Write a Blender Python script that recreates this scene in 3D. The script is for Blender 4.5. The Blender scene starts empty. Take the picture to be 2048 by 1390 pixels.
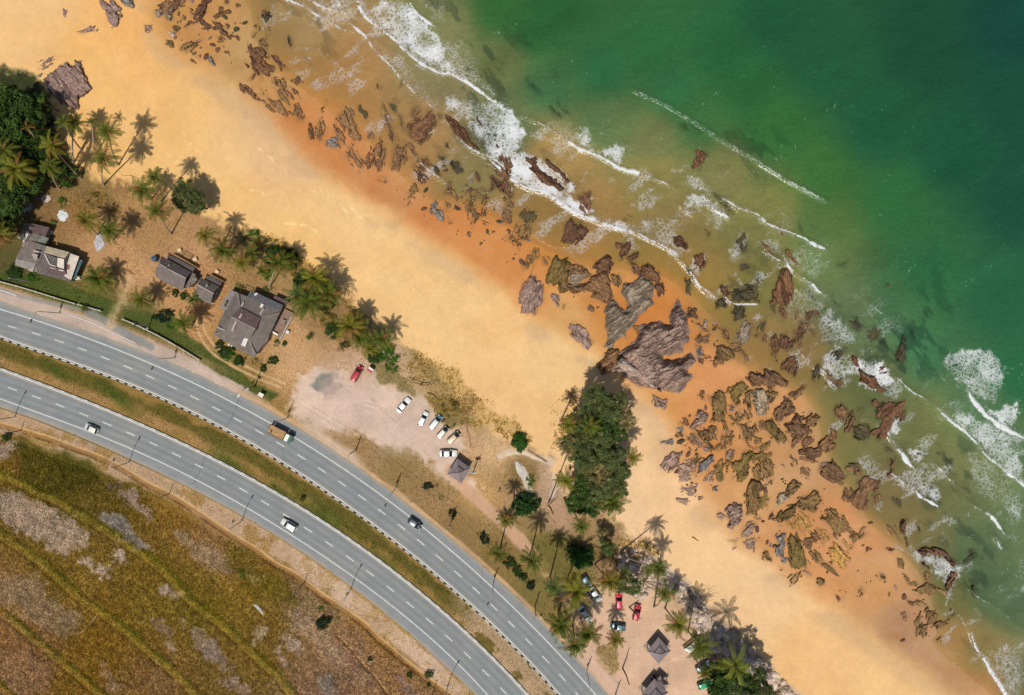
import bpy, bmesh, math, random
import numpy as np
from mathutils import Vector, Matrix
random.seed(7); RNG = np.random.default_rng(11)
SC = bpy.context.scene; COL = SC.collection
# ------------------------------------------------------------------ camera, sky, sun, exposure
H = 183.0; S = 0.125                      # camera height (m), ground metres per photo pixel
cam = bpy.data.cameras.new('camera'); cam.sensor_width = 36; cam.lens = 36 * H / (2048 * S); cam.clip_end = 20000
cam_o = bpy.data.objects.new('camera', cam); COL.objects.link(cam_o); cam_o.location = (0, 0, H); SC.camera = cam_o
ELEV = math.radians(65); SX, SY = -0.33, -0.94
wd = bpy.data.worlds.new('World'); SC.world = wd; wd.use_nodes = True
sky = wd.node_tree.nodes.new('ShaderNodeTexSky'); sky.sky_type = 'NISHITA'; sky.sun_disc = False
sky.sun_elevation = ELEV; sky.sun_rotation = math.atan2(SX, SY); sky.dust_density = 1.5
bg = wd.node_tree.nodes['Background']; bg.inputs['Strength'].default_value = 0.085
wd.node_tree.links.new(sky.outputs[0], bg.inputs['Color'])
sun = bpy.data.lights.new('sun', 'SUN'); sun.energy = 4.2; sun.angle = math.radians(0.53); sun.color = (1, 0.955, 0.9)
sun_o = bpy.data.objects.new('sun', sun); COL.objects.link(sun_o)
sun_o.rotation_euler = Vector((-SX * math.cos(ELEV), -SY * math.cos(ELEV), -math.sin(ELEV))).to_track_quat('-Z', 'Y').to_euler()
SC.view_settings.view_transform = 'Standard'; SC.view_settings.look = 'None'; SC.view_settings.exposure = 0; SC.view_settings.gamma = 1
GAIN = np.array([1.37, 1.38, 1.50])       # light on flat ground per unit albedo / pi

def P(u, v, z=0.0):
    k = S * (1 - z / H); return ((u - 1024) * k, (695 - v) * k, z)
def s2l(c):
    c = np.asarray(c, float) / 255.0
    return np.where(c <= 0.04045, c / 12.92, ((c + 0.055) / 1.055) ** 2.4)
def C(r, g, b): return tuple(np.clip(s2l((r, g, b)) / GAIN, 0.003, 0.85)) + (1,)
CROPS = dict(F=(0, 0, 1), T0=(0, 0, 2.996), T1=(500, 0, 2.996), T2=(1000, 0, 2.996), T3=(1520, 0, 2.996), K1=(620, 160, 4.6325), K3=(1360, 740, 6.318),
  K4=(300, 0, 5.791), K5=(1400, 960, 5.791), M1=(980, 420, 3.659), M2=(1400, 420, 3.659), M3=(1300, 760, 3.31), M4=(1700, 700, 4.089), M5=(1650, 1000, 3.565),
  C4=(0, 560, 3.94), C5=(0, 820, 3.861), C6=(0, 1100, 4.452), C7=(400, 760, 3.861), C8=(400, 1060, 3.657), N1=(960, 960, 4.632), N2=(1060, 1120, 5.147),
  N3=(1240, 1000, 3.564), H1=(20, 430, 9.269), H2=(300, 490, 10.69), H3=(420, 560, 8.178), V1=(780, 780, 6.95), V2=(1280, 1240, 9.267), S1=(580, 560, 4.343), G1=(1000, 760, 4.345), L1=(440, 720, 7.72))
def X(crop, s):
    x0, y0, k = CROPS[crop]
    return [(x0 + float(a) / k, y0 + float(b) / k) for a, b in (p.split(',') for p in s.split())]
# ------------------------------------------------------------------ noise and fields (numpy)
_T = np.random.default_rng(3).random((257, 257))
def vnoise(x, y, seed=0):
    x = x + seed * 17.31; y = y + seed * 9.77
    xi = np.floor(x).astype(int); yi = np.floor(y).astype(int); fx = x - xi; fy = y - yi
    fx = fx * fx * (3 - 2 * fx); fy = fy * fy * (3 - 2 * fy); xi %= 256; yi %= 256
    a = _T[xi, yi]; b = _T[xi + 1, yi]; c = _T[xi, yi + 1]; d = _T[xi + 1, yi + 1]
    return (a * (1 - fx) + b * fx) * (1 - fy) + (c * (1 - fx) + d * fx) * fy
def fbm(x, y, o=4, seed=0):
    t = 0; a = 0.5; n = 0
    for i in range(o): t = t + a * vnoise(x * 2 ** i, y * 2 ** i, seed + i * 3); n += a; a *= 0.55
    return t / n
def sst(a, b, x): t = np.clip((x - a) / (b - a), 0, 1); return t * t * (3 - 2 * t)
def line_d(pts, U, V, signed=False):
    best = np.full(U.shape, 1e9); sg = np.zeros(U.shape)
    for (x0, y0), (x1, y1) in zip(pts[:-1], pts[1:]):
        dx, dy = x1 - x0, y1 - y0; L = dx * dx + dy * dy + 1e-9
        t = np.clip(((U - x0) * dx + (V - y0) * dy) / L, 0, 1)
        ex = U - x0 - t * dx; ey = V - y0 - t * dy; d = ex * ex + ey * ey
        m = d < best
        if signed: sg = np.where(m, np.sign(dy * (U - x0) - dx * (V - y0)), sg)
        best = np.where(m, d, best)
    best = np.sqrt(best)
    return best * sg if signed else best
def poly_sd(pts, U, V):            # positive inside
    p = list(pts) + [pts[0]]; d = line_d(p, U, V); ins = np.zeros(U.shape, bool)
    for (x0, y0), (x1, y1) in zip(p[:-1], p[1:]):
        if y0 == y1: continue
        ins ^= ((y0 > V) != (y1 > V)) & (U < (x1 - x0) * (V - y0) / (y1 - y0) + x0)
    return np.where(ins, d, -d)
def smooth(pts, n=6):
    q = [pts[0]] + list(pts) + [pts[-1]]; o = []
    for i in range(1, len(q) - 2):
        p0, p1, p2, p3 = (np.array(q[i + k], float) for k in (-1, 0, 1, 2))
        for j in range(n):
            t = j / n; o.append(tuple(0.5 * (2 * p1 + (p2 - p0) * t + (2 * p0 - 5 * p1 + 4 * p2 - p3) * t * t + (3 * p1 - p0 - 3 * p2 + p3) * t ** 3)))
    return o + [tuple(pts[-1])]
# ------------------------------------------------------------------ objects
def tag(o, label=None, cat=None, group=None, kind=None):
    for k, v in (('label', label), ('category', cat), ('group', group), ('kind', kind)):
        if v: o[k] = v
    return o
def empty(name, loc=(0, 0, 0), rz=0, sc=1):
    o = bpy.data.objects.new(name, None); COL.objects.link(o); o.location = loc; o.rotation_euler = (0, 0, rz); o.scale = (sc, sc, sc); o.empty_display_size = 0.3
    return o
def link(name, me, parent=None, mats=(), loc=(0, 0, 0), rz=0, sc=1):
    o = bpy.data.objects.new(name, me); COL.objects.link(o); o.parent = parent; o.location = loc; o.rotation_euler = (0, 0, rz)
    o.scale = sc if isinstance(sc, tuple) else (sc, sc, sc)
    for m in mats:
        if m.name not in me.materials: me.materials.append(m)
    return o
def mesh(name, v, f, smooth_=False):
    me = bpy.data.meshes.new(name); me.from_pydata([tuple(map(float, p)) for p in v], [], f); me.update()
    if smooth_: me.polygons.foreach_set('use_smooth', [True] * len(me.polygons))
    return me
def fast_mesh(name, V, F, smooth_=False):   # numpy V (n,3), F (m,k)
    me = bpy.data.meshes.new(name); n, m, k = len(V), len(F), F.shape[1]
    me.vertices.add(n); me.vertices.foreach_set('co', V.astype(np.float32).ravel())
    me.loops.add(m * k); me.loops.foreach_set('vertex_index', F.astype(np.int32).ravel())
    me.polygons.add(m); me.polygons.foreach_set('loop_start', np.arange(0, m * k, k, dtype=np.int32))
    me.polygons.foreach_set('use_smooth', np.full(m, smooth_)); me.update(calc_edges=True); return me
def attr(me, name, A):
    if A.ndim == 1:
        a = me.attributes.new(name, 'FLOAT', 'POINT'); a.data.foreach_set('value', A.astype(np.float32))
    else:
        a = me.color_attributes.new(name, 'FLOAT_COLOR', 'POINT'); B = np.ones((len(A), 4), np.float32); B[:, :3] = A; a.data.foreach_set('color', B.ravel())
class MB:
    def __init__(s): s.v = []; s.f = []
    def box(s, cx, cy, cz, lx, ly, lz, rz=0, tx=1, ty=1):
        c, n = math.cos(rz), math.sin(rz); b = len(s.v)
        for z, kx, ky in ((-.5, 1, 1), (.5, tx, ty)):
            for x, y in ((-.5, -.5), (.5, -.5), (.5, .5), (-.5, .5)):
                X_, Y_ = x * lx * kx, y * ly * ky; s.v.append((cx + X_ * c - Y_ * n, cy + X_ * n + Y_ * c, cz + z * lz))
        s.f += [tuple(b + i for i in q) for q in ((3, 2, 1, 0), (4, 5, 6, 7), (0, 1, 5, 4), (1, 2, 6, 5), (2, 3, 7, 6), (3, 0, 4, 7))]; return s
    def tube(s, pts, rad, n=7, cap=True):
        b = len(s.v); m = len(pts); pts = [Vector(p) for p in pts]
        for i, p in enumerate(pts):
            d = (pts[min(i + 1, m - 1)] - pts[max(i - 1, 0)]).normalized(); a = d.orthogonal().normalized() if i == 0 else (a - d * a.dot(d)).normalized()
            c = d.cross(a); r = rad[i] if hasattr(rad, '__len__') else rad
            for k in range(n): t = 2 * math.pi * k / n; q = p + (a * math.cos(t) + c * math.sin(t)) * r; s.v.append(tuple(q))
        for i in range(m - 1):
            for k in range(n): s.f.append((b + i * n + k, b + i * n + (k + 1) % n, b + (i + 1) * n + (k + 1) % n, b + (i + 1) * n + k))
        if cap: s.f.append(tuple(b + k for k in reversed(range(n)))); s.f.append(tuple(b + (m - 1) * n + k for k in range(n)))
        return s
    def prism(s, poly, z0, z1):
        """poly of (x,y) or (x,y,z) tops; z0 bottom offset"""
        b = len(s.v); n = len(poly)
        ar = sum(poly[i][0] * poly[(i + 1) % n][1] - poly[(i + 1) % n][0] * poly[i][1] for i in range(n))
        if ar < 0: poly = poly[::-1]
        for p in poly: s.v.append((p[0], p[1], z0 if len(p) == 2 else p[2] + z0))
        for p in poly: s.v.append((p[0], p[1], z1 if len(p) == 2 else p[2] + z1))
        s.f.append(tuple(b + i for i in reversed(range(n)))); s.f.append(tuple(b + n + i for i in range(n)))
        for i in range(n): j = (i + 1) % n; s.f.append((b + i, b + j, b + n + j, b + n + i))
        return s
    def build(s, name, m, parent=None, bev=0, **k):
        me = mesh(name, s.v, s.f)
        if bev:
            bm = bmesh.new(); bm.from_mesh(me); bmesh.ops.bevel(bm, geom=bm.edges[:], offset=bev, segments=2, affect='EDGES', clamp_overlap=True); bm.to_mesh(me); bm.free()
        return link(name, me, parent, (m,), **k)
def copy_tree(o, parent=None):
    c = o.copy(); COL.objects.link(c); c.parent = parent
    for ch in list(o.children): copy_tree(ch, c)
    return c
# ------------------------------------------------------------------ materials
class NT:
    def __init__(s, name):
        s.m = bpy.data.materials.new(name); s.m.use_nodes = True; s.t = s.m.node_tree; s.t.nodes.clear(); s.out = s.n('OutputMaterial')
    def n(s, typ, **k):
        nd = s.t.nodes.new('ShaderNode' + typ)
        for a, b in k.items():
            if hasattr(nd, a): setattr(nd, a, b)
            else: s.set(nd, a, b)
        return nd
    def set(s, nd, key, val):
        key = int(key[1:]) if key[0] == 'i' and key[1:].isdigit() else key.replace('_', ' ')
        i = nd.inputs[key]
        if hasattr(val, 'is_output') or isinstance(val, bpy.types.NodeSocket): s.t.links.new(val, i)
        else: i.default_value = val
    def math(s, op, a, b=0.0, c=None, clamp=False):
        nd = s.t.nodes.new('ShaderNodeMath'); nd.operation = op; nd.use_clamp = clamp
        for i, q in enumerate((a, b) + (() if c is None else (c,))): s.set(nd, 'i%d' % i, q)
        return nd.outputs[0]
    def mix(s, fac, a, b, mode='MIX'):
        nd = s.t.nodes.new('ShaderNodeMix'); nd.data_type = 'RGBA'; nd.blend_type = mode
        s.set(nd, 'i0', fac); s.set(nd, 'i6', a); s.set(nd, 'i7', b); return nd.outputs[2]
    def noise(s, scale, vec=None, detail=3, dist=0.0, rough=0.5):
        nd = s.t.nodes.new('ShaderNodeTexNoise'); nd.inputs['Scale'].default_value = scale; nd.inputs['Detail'].default_value = detail; nd.inputs['Distortion'].default_value = dist; nd.inputs['Roughness'].default_value = rough
        if vec is not None: s.t.links.new(vec, nd.inputs['Vector'])
        return nd.outputs['Fac']
    def attr(s, name): nd = s.t.nodes.new('ShaderNodeAttribute'); nd.attribute_name = name; return nd
    def ramp(s, fac, *st):
        nd = s.t.nodes.new('ShaderNodeValToRGB'); cr = nd.color_ramp
        while len(cr.elements) < len(st): cr.elements.new(0.5)
        for e, (p, c) in zip(cr.elements, st): e.position = p; e.color = c if len(c) == 4 else tuple(c) + (1,)
        s.set(nd, 'i0', fac); return nd.outputs[0]
    def coord(s, kind='Object', scale=None, rot=None):
        o = s.n('TexCoord').outputs[kind]
        if scale or rot:
            mp = s.n('Mapping'); s.set(mp, 'Vector', o)
            if scale: mp.inputs['Scale'].default_value = scale
            if rot: mp.inputs['Rotation'].default_value = rot
            o = mp.outputs[0]
        return o
    def pos(s): return s.n('NewGeometry').outputs['Position']
    def bump(s, h, strength=0.5, dist=0.1):
        nd = s.n('Bump'); nd.inputs['Strength'].default_value = strength; nd.inputs['Distance'].default_value = dist; s.set(nd, 'Height', h); return nd.outputs[0]
    def bsdf(s, col, rough=0.8, spec=0.3, normal=None, metal=0.0, coat=0.0):
        b = s.n('BsdfPrincipled'); s.set(b, 'Base_Color', col); s.set(b, 'Roughness', rough); s.set(b, 'Specular_IOR_Level', spec); b.inputs['Metallic'].default_value = metal
        b.inputs['Coat Weight'].default_value = coat
        if normal is not None: s.set(b, 'Normal', normal)
        return b.outputs[0]
    def done(s, sh): s.t.links.new(sh, s.out.inputs['Surface']); return s.m
def simple(name, c, rough=0.7, spec=0.3, var=0.12, scale=3.0, bump=0.0, metal=0.0, coat=0.0):
    t = NT(name); co = t.coord(); f = t.noise(scale, co, 4)
    k = t.math('MULTIPLY_ADD', f, 2 * var, 1 - var); col = t.mix(1.0, c, t.n('CombineColor', i0=k, i1=k, i2=k).outputs[0], 'MULTIPLY')
    return t.done(t.bsdf(col, rough, spec, t.bump(t.noise(scale * 4, co, 3), bump, 0.05) if bump else None, metal, coat))
# ------------------------------------------------------------------ curves of the coast and the roads (photo pixels)
WATER = smooth([(300, -600), (380, -260), (470, -60), (500, 20), (535, 120), (640, 200), (740, 285), (800, 345), (860, 395), (905, 400), (980, 430), (1050, 470), (1110, 505), (1180, 530), (1290, 540), (1345, 560), (1395, 600),
  (1440, 650), (1475, 720), (1560, 760), (1620, 800), (1640, 850), (1650, 900), (1690, 960), (1730, 1030), (1790, 1085), (1830, 1130), (1860, 1190), (1875, 1250), (1875, 1290), (1920, 1330), (1990, 1390), (2200, 1560), (2700, 2100)], 4)
DRY = smooth([(60, -700), (230, -200), (300, -10), (330, 70), (400, 125), (470, 170), (560, 245), (640, 330), (740, 400), (850, 465), (940, 530), (1030, 590), (1085, 640), (1150, 672), (1205, 700), (1250, 760), (1300, 800),
  (1345, 850), (1350, 900), (1385, 960), (1430, 1030), (1500, 1095), (1570, 1140), (1680, 1215), (1790, 1300), (1880, 1370), (2100, 1560), (2600, 2200)], 4)
DUNE = smooth([(-900, 100), (-200, 120), (0, 140), (85, 170), (112, 250), (125, 320), (190, 352), (255, 372), (330, 385), (400, 430), (470, 455), (545, 490), (600, 545), (655, 575), (700, 605), (745, 640), (800, 690), (850, 730), (905, 775),
  (940, 830), (980, 850), (1010, 880), (1060, 900), (1105, 915), (1130, 985), (1200, 1020), (1245, 1060), (1262, 1110), (1310, 1125), (1370, 1165), (1420, 1215), (1480, 1275), (1530, 1340), (1590, 1395), (1800, 1600), (2400, 2300)], 4)
def road_fn(pts, deg=5):
    a = np.array(pts, float); xm, xs = 600.0, 600.0; c = np.polyfit((a[:, 0] - xm) / xs, a[:, 1], deg); lo, hi = -20.0, max(a[-1, 0], 1100.0) + 25
    f = lambda x: np.polyval(c, (np.asarray(x, float) - xm) / xs)
    sl, sh = f(lo + 15) - f(lo), f(hi) - f(hi - 15)
    def g(x):
        x = np.asarray(x, float)
        return np.where(x < lo, f(lo) + (x - lo) * sl / 15, np.where(x > hi, f(hi) + (x - hi) * sh / 15, f(np.clip(x, lo, hi))))
    return g
UN = road_fn([(0, 603), (70, 622), (155, 655), (239, 687), (315, 715), (381, 738), (431, 762), (485, 796), (553, 834), (607, 862), (659, 892), (711, 926), (763, 967), (801, 1001), (860, 1045), (960, 1128), (1003, 1167), (1046, 1208), (1099, 1258), (1138, 1297), (1177, 1341), (1215, 1388)])
UNL = road_fn([(0, 619), (76, 641), (157, 669), (228, 698), (299, 727), (381, 763), (470, 807), (550, 851), (592, 876), (659, 918), (724, 965), (788, 1010), (860, 1066), (960, 1151), (1014, 1202), (1070, 1259), (1099, 1288), (1138, 1330), (1192, 1390)])
UD = road_fn([(25, 654), (71, 667), (118, 683), (164, 699), (211, 717), (258, 735), (304, 755), (349, 776), (395, 798), (441, 821), (485, 845), (530, 871), (574, 897), (618, 924), (661, 952), (704, 981), (746, 1011), (788, 1042), (830, 1074), (910, 1141), (990, 1217), (1028, 1254), (1068, 1295), (1107, 1336), (1144, 1376)])
USL = road_fn([(0, 673), (76, 697), (140, 722), (228, 755), (305, 787), (381, 821), (457, 859), (530, 901), (607, 949), (659, 985), (711, 1022), (763, 1060), (814, 1101), (837, 1117), (892, 1164), (960, 1224), (999, 1260), (1060, 1323), (1089, 1355), (1120, 1390)])
LNL = road_fn([(0, 740), (76, 766), (152, 796), (228, 829), (305, 863), (391, 901), (452, 930), (504, 959), (555, 989), (607, 1022), (665, 1060), (711, 1089), (755, 1120), (837, 1183), (892, 1231), (960, 1294), (1000, 1334), (1054, 1390)])
LD = road_fn([(25, 778), (72, 794), (119, 811), (167, 829), (214, 848), (261, 867), (308, 888), (405, 936), (447, 958), (493, 984), (538, 1010), (581, 1037), (626, 1066), (668, 1095), (711, 1124), (753, 1156), (795, 1189), (836, 1223), (877, 1258), (917, 1294), (955, 1329), (1010, 1385)])
LSL = road_fn([(0, 797), (76, 825), (152, 854), (228, 883), (272, 901), (400, 963), (452, 992), (504, 1022), (555, 1054), (607, 1087), (646, 1111), (701, 1148), (755, 1189), (837, 1256), (892, 1305), (960, 1374), (976, 1390)])
LS = road_fn([(0, 814), (51, 832), (127, 860), (221, 901), (400, 983), (465, 1022), (517, 1053), (568, 1084), (591, 1094), (646, 1130), (701, 1171), (755, 1215), (837, 1285), (892, 1333), (950, 1388)])
# ------------------------------------------------------------------ the grid shared by ground and water
def axis(lo, hi, step, tail=(14, 40, 90, 180, 350, 700, 1400, 3000, 7000, 14000, 28000)):
    m = np.arange(lo, hi + step, step); return np.concatenate([[lo - t for t in tail[::-1]], m, [m[-1] + t for t in tail]])
AU = axis(-60, 2108, 2.4); AV = axis(-60, 1450, 2.4); NU, NV = len(AU), len(AV)
U, V = np.meshgrid(AU, AV); XM, YM = (U - 1024) * S, (695 - V) * S
n_big = fbm(XM / 16, YM / 16, 4, 1); n_mid = fbm(XM / 4, YM / 4, 4, 2); n_sm = fbm(XM / 1.1, YM / 1.1, 3, 5)
warp = (fbm(XM / 6, YM / 6, 4, 8) - .5) * 30; warp2 = (fbm(XM / 2.2, YM / 2.2, 3, 9) - .5) * 16
WD = line_d(WATER, U, V, True); WD = WD * (1 if line_d(WATER, np.array([[1900.]]), np.array([[300.]]), True)[0, 0] > 0 else -1)
DD = line_d(DRY, U, V, True); DD *= (1 if line_d(DRY, np.array([[1900.]]), np.array([[300.]]), True)[0, 0] > 0 else -1)
UDN = line_d(DUNE, U, V, True); UDN *= (1 if line_d(DUNE, np.array([[1900.]]), np.array([[300.]]), True)[0, 0] > 0 else -1)
def ctrl(s, sig=34.0, p=2.0):
    a = np.array([[float(q) for q in r.split(',')] for r in s.split()]); W = 0; out = 0
    cu, cv = np.meshgrid(np.linspace(AU[11], AU[-12], 180), np.linspace(AV[11], AV[-12], 124)); cu = cu + 22 * (fbm(cu / 90, cv / 90, 3, 4) - .5); cv = cv + 22 * (fbm(cu / 90, cv / 90, 3, 6) - .5)
    for r in a:
        w = 1.0 / ((cu - r[0]) ** 2 + (cv - r[1]) ** 2 + sig ** 2) ** p; W = W + w; out = out + w[..., None] * r[2:]
    g = out / W[..., None]
    x = np.clip((U - AU[11]) / (AU[-12] - AU[11]) * 179, 0, 178.999); y = np.clip((V - AV[11]) / (AV[-12] - AV[11]) * 123, 0, 122.999)
    i = x.astype(int); j = y.astype(int); fx = (x - i)[..., None]; fy = (y - j)[..., None]
    return (g[j, i] * (1 - fx) + g[j, i + 1] * fx) * (1 - fy) + (g[j + 1, i] * (1 - fx) + g[j + 1, i + 1] * fx) * fy
DRYC = ctrl('50,50,232,190,130 300,250,233,188,122 450,400,234,192,128 700,450,236,196,138 900,600,233,194,135 1100,700,233,196,140 200,120,234,186,116 60,0,232,192,138 250,60,230,176,108 850,750,234,194,134 1000,800,230,188,132 1040,640,234,190,130 1330,950,235,196,148 1260,1000,234,198,155 1500,1200,233,196,148 1650,1300,233,188,130 1800,1380,235,192,132 1400,1100,234,196,146 560,300,226,186,138 800,500,236,196,136 600,500,234,192,126')
WETC = ctrl('340,30,212,155,90 400,100,212,150,88 480,120,198,150,90 520,200,208,146,82 560,280,218,140,76 640,330,218,142,80 740,380,212,138,80 800,400,212,148,92 850,440,220,140,78 950,470,224,145,78 1050,540,226,146,78 1120,520,212,140,66 1150,640,226,165,95 1300,640,218,135,62 1200,600,216,140,70 1330,800,226,156,88 1450,1000,224,162,102 1420,900,222,148,84 1500,850,214,148,90 1620,920,206,150,98 1620,1150,226,154,92 1700,950,204,148,96 1700,1050,220,148,92 1750,1200,218,156,98 1850,1330,196,142,98 1950,1390,204,148,98 1420,760,224,146,84 1480,620,170,128,72 1750,1330,205,165,120 1800,1250,190,140,100 1900,1300,200,150,100')
SEAC = ctrl('520,60,165,132,80 600,60,172,138,86 560,140,186,138,76 700,130,180,132,72 700,250,188,136,74 850,250,176,132,74 800,330,184,136,80 900,60,120,122,74 900,160,130,120,76 1000,130,98,108,60 1020,250,100,112,66 950,380,150,132,80 980,430,176,130,70 1100,300,168,132,66 1150,330,165,130,66 1200,400,172,132,66 1130,420,165,128,66 1150,480,178,132,66 1300,280,110,116,66 1220,250,95,115,66 1300,350,142,128,62 1350,450,150,126,66 1350,520,162,128,60 1450,350,118,116,62 1480,450,126,122,60 1550,430,120,120,58 1400,560,165,132,64 1550,550,132,124,58 1650,520,95,116,64 1700,620,90,112,70 1600,700,152,122,68 1530,700,162,126,68 1750,760,108,116,64 1700,900,132,126,70 1650,860,140,126,72 1850,850,110,116,60 1800,1050,142,122,72 1760,1000,140,120,70 1900,950,114,116,64 1950,1100,92,116,72 1900,1200,122,118,64 1860,1100,128,120,72 1980,1180,84,112,70 1960,1300,150,128,70 1900,1280,176,134,76 1980,1370,178,136,84 2040,1350,124,122,80 2040,1050,90,112,70 2040,1200,80,108,68 '
  '1000,20,52,104,48 1080,60,44,100,50 1100,180,60,106,60 1200,150,42,106,60 1200,240,80,110,64 1300,100,44,106,56 1350,180,46,106,60 1450,100,38,100,54 1550,50,30,88,54 1550,250,50,106,50 1650,150,32,90,54 1650,350,56,106,48 1650,450,78,110,54 1750,250,30,90,58 1800,400,45,106,55 1850,100,27,78,54 1850,550,42,106,60 1900,300,26,85,58 2030,50,22,72,58 2040,200,24,78,58 2040,400,26,80,60 2000,600,38,100,64 1800,600,62,110,64 1850,700,60,116,70 2030,750,40,106,64 1950,800,80,116,74 2040,880,85,116,74 1500,180,40,100,50 1100,0,40,96,48 1400,240,58,108,56 1960,960,106,116,66', 26)
LANDC = ctrl('30,250,50,58,30 30,370,60,66,34 80,400,140,105,62 150,415,166,120,74 150,380,140,112,60 200,500,192,142,96 300,450,176,132,82 270,540,198,148,102 400,500,192,142,98 470,480,150,118,70 500,540,162,124,76 30,560,90,84,42 100,590,82,86,38 200,590,112,100,46 290,640,88,92,42 340,600,206,152,100 380,620,196,142,90 420,560,188,136,88 600,680,206,156,106 650,650,152,116,74 640,620,150,118,74 560,770,202,152,104 600,740,206,160,114 520,780,150,114,58 560,815,156,122,62 480,760,150,120,66 660,770,204,170,148 700,810,216,184,166 800,860,216,188,174 760,790,212,178,156 850,760,192,156,112 920,820,154,122,72 900,860,206,166,132 930,890,206,162,122 960,850,212,172,130 1000,900,216,176,130 960,990,204,158,98 1040,950,158,124,78 1040,930,156,122,76 1080,980,186,152,126 1105,950,192,162,134 1120,1040,194,150,122 1060,1060,156,128,76 1100,1100,116,106,50 1170,1050,166,132,88 1150,1130,122,102,50 1250,1140,150,116,80 1210,1220,212,170,130 1300,1210,216,174,122 1250,1280,212,172,142 1340,1300,214,172,146 1200,1330,208,166,142 1400,1330,206,162,130 1360,1380,212,170,140 1500,1350,122,102,80 1310,1150,170,140,120 '
  '800,930,152,122,70 860,980,160,126,80 920,1050,150,118,70 1000,1120,140,112,60 1060,1200,130,112,55 1100,1240,136,114,60 720,880,165,126,80 '
  '150,910,90,80,30 250,980,106,86,36 60,930,122,96,44 350,1000,134,102,46 450,1080,150,114,74 480,1120,146,112,66 400,1200,116,96,36 300,1180,122,98,40 100,1150,122,98,42 200,1300,126,96,36 50,1200,152,116,76 60,1330,142,106,70 500,1180,136,110,44 550,1250,126,100,44 600,1230,142,116,90 700,1300,152,120,94 750,1250,152,116,60 650,1360,142,112,88 450,1350,126,100,50 820,1360,150,116,80 300,1370,132,100,58 150,1380,128,98,40', 30)
# masks between road curves
def band(fa, fb, grow=0.0):          # >0 inside, in px (vertical distance times slope factor)
    a = fa(U); b = fb(U); return np.minimum(V - a + grow, b - V + grow) * 0.85
B_UP = band(UN, lambda x: USL(x) + 4); B_LO = band(lambda x: LNL(x) - 4, LS); B_MED = band(lambda x: USL(x) + 4, lambda x: LNL(x) - 4)
SOUTH = (V - LS(U)) * 0.82; NORTH = (UN(U) - V) * 0.85
# ------------------------------------------------------------------ ground colour (what the surface itself is), in photo sRGB
col = LANDC.copy(); gty = np.full(U.shape, .42)        # gty: how tufty / rough the ground is
def lay(c, m, op=1.0, g=None):
    global gty
    m = np.clip(m, 0, 1) * op
    if not hasattr(c, 'shape'): c = np.array(c, float)
    col[:] = col * (1 - m[..., None]) + c * m[..., None]
    if g is not None: gty = gty * (1 - m) + g * m
def poly(cr, s, c, f=6, amp=1.0, op=1.0, g=None, thr=0.0):
    pts = X(cr, s); a = np.array(pts); u0, u1 = np.searchsorted(AU, [a[:, 0].min() - 50, a[:, 0].max() + 50]); v0, v1 = np.searchsorted(AV, [a[:, 1].min() - 50, a[:, 1].max() + 50])
    sl = (slice(v0, v1), slice(u0, u1)); sd = poly_sd(pts, U[sl], V[sl]) + (warp[sl] * .5 + warp2[sl]) * amp + thr
    if amp > 1.05: sd = sd + (n_sm[sl] - .5) * 26 * (sd < 40)
    m = np.zeros(U.shape); m[sl] = sst(-f, f, sd); lay(c, m, op, g)
def stroke(pts, w, c, f=2.0, amp=.25, op=1.0, g=None):
    pts = smooth(pts, 4) if len(pts) > 2 else pts; a = np.array(pts); u0, u1 = np.searchsorted(AU, [a[:, 0].min() - 60, a[:, 0].max() + 60]); v0, v1 = np.searchsorted(AV, [a[:, 1].min() - 60, a[:, 1].max() + 60])
    sl = (slice(v0, v1), slice(u0, u1)); d = line_d(pts, U[sl], V[sl]) + warp2[sl] * amp; m = np.zeros(U.shape); m[sl] = 1 - sst(w - f, w + f, d); lay(c, m, op, g)
# field south of the roads
RIDGES = [X('C5', '-300,400 0,500 150,560 300,640 450,700 600,800 750,880 900,980 1050,1080 1200,1180 1330,1300') + X('C6', '1600,350 1750,490 1900,600 2048,720') + X('C8', '350,860 450,960 560,1060 680,1207 900,1450'),
  X('C5', '-300,800 0,960 150,1060 300,1160 450,1290') + X('C6', '700,410 850,520 1000,620 1150,740 1300,870 1450,1000 1600,1130 1750,1291 2000,1500'),
  X('C6', '-200,400 0,540 150,650 300,780 420,880 550,1000 700,1110 900,1291 1100,1450'), X('C6', '-100,1130 0,1210 100,1291 300,1450')]
WID = (9, 9, 7, 6)
grey = (178, 160, 152)
for s_, c_ in (('0,620 100,640 250,700 420,770 560,860 700,950 690,1080 560,1060 500,1130 400,1090 330,1000 200,960 50,890 -40,870', grey), ('920,620 1040,620 1080,720 1200,810 1180,850 1060,780 950,680', (165, 145, 140)), ('740,800 800,780 960,850 1050,950 1150,1020 1210,1090 1050,1050 950,970 850,890', (148, 140, 142)),
    ('-40,230 140,250 60,340 -40,390', grey), ('860,1100 970,1090 980,1160 890,1180', grey), ('750,1220 840,1200 830,1300 770,1290', (185, 168, 160)), ('620,1160 760,1130 700,1200', grey), ('805,565 925,560 900,590 830,585', (110, 95, 85)), ('1350,920 1500,1000 1650,1060 1776,1150 1776,1290 1600,1230 1480,1130 1380,1010', (160, 138, 116))): poly('C5', s_, c_, 5, 1.1, .8, .8)
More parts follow.
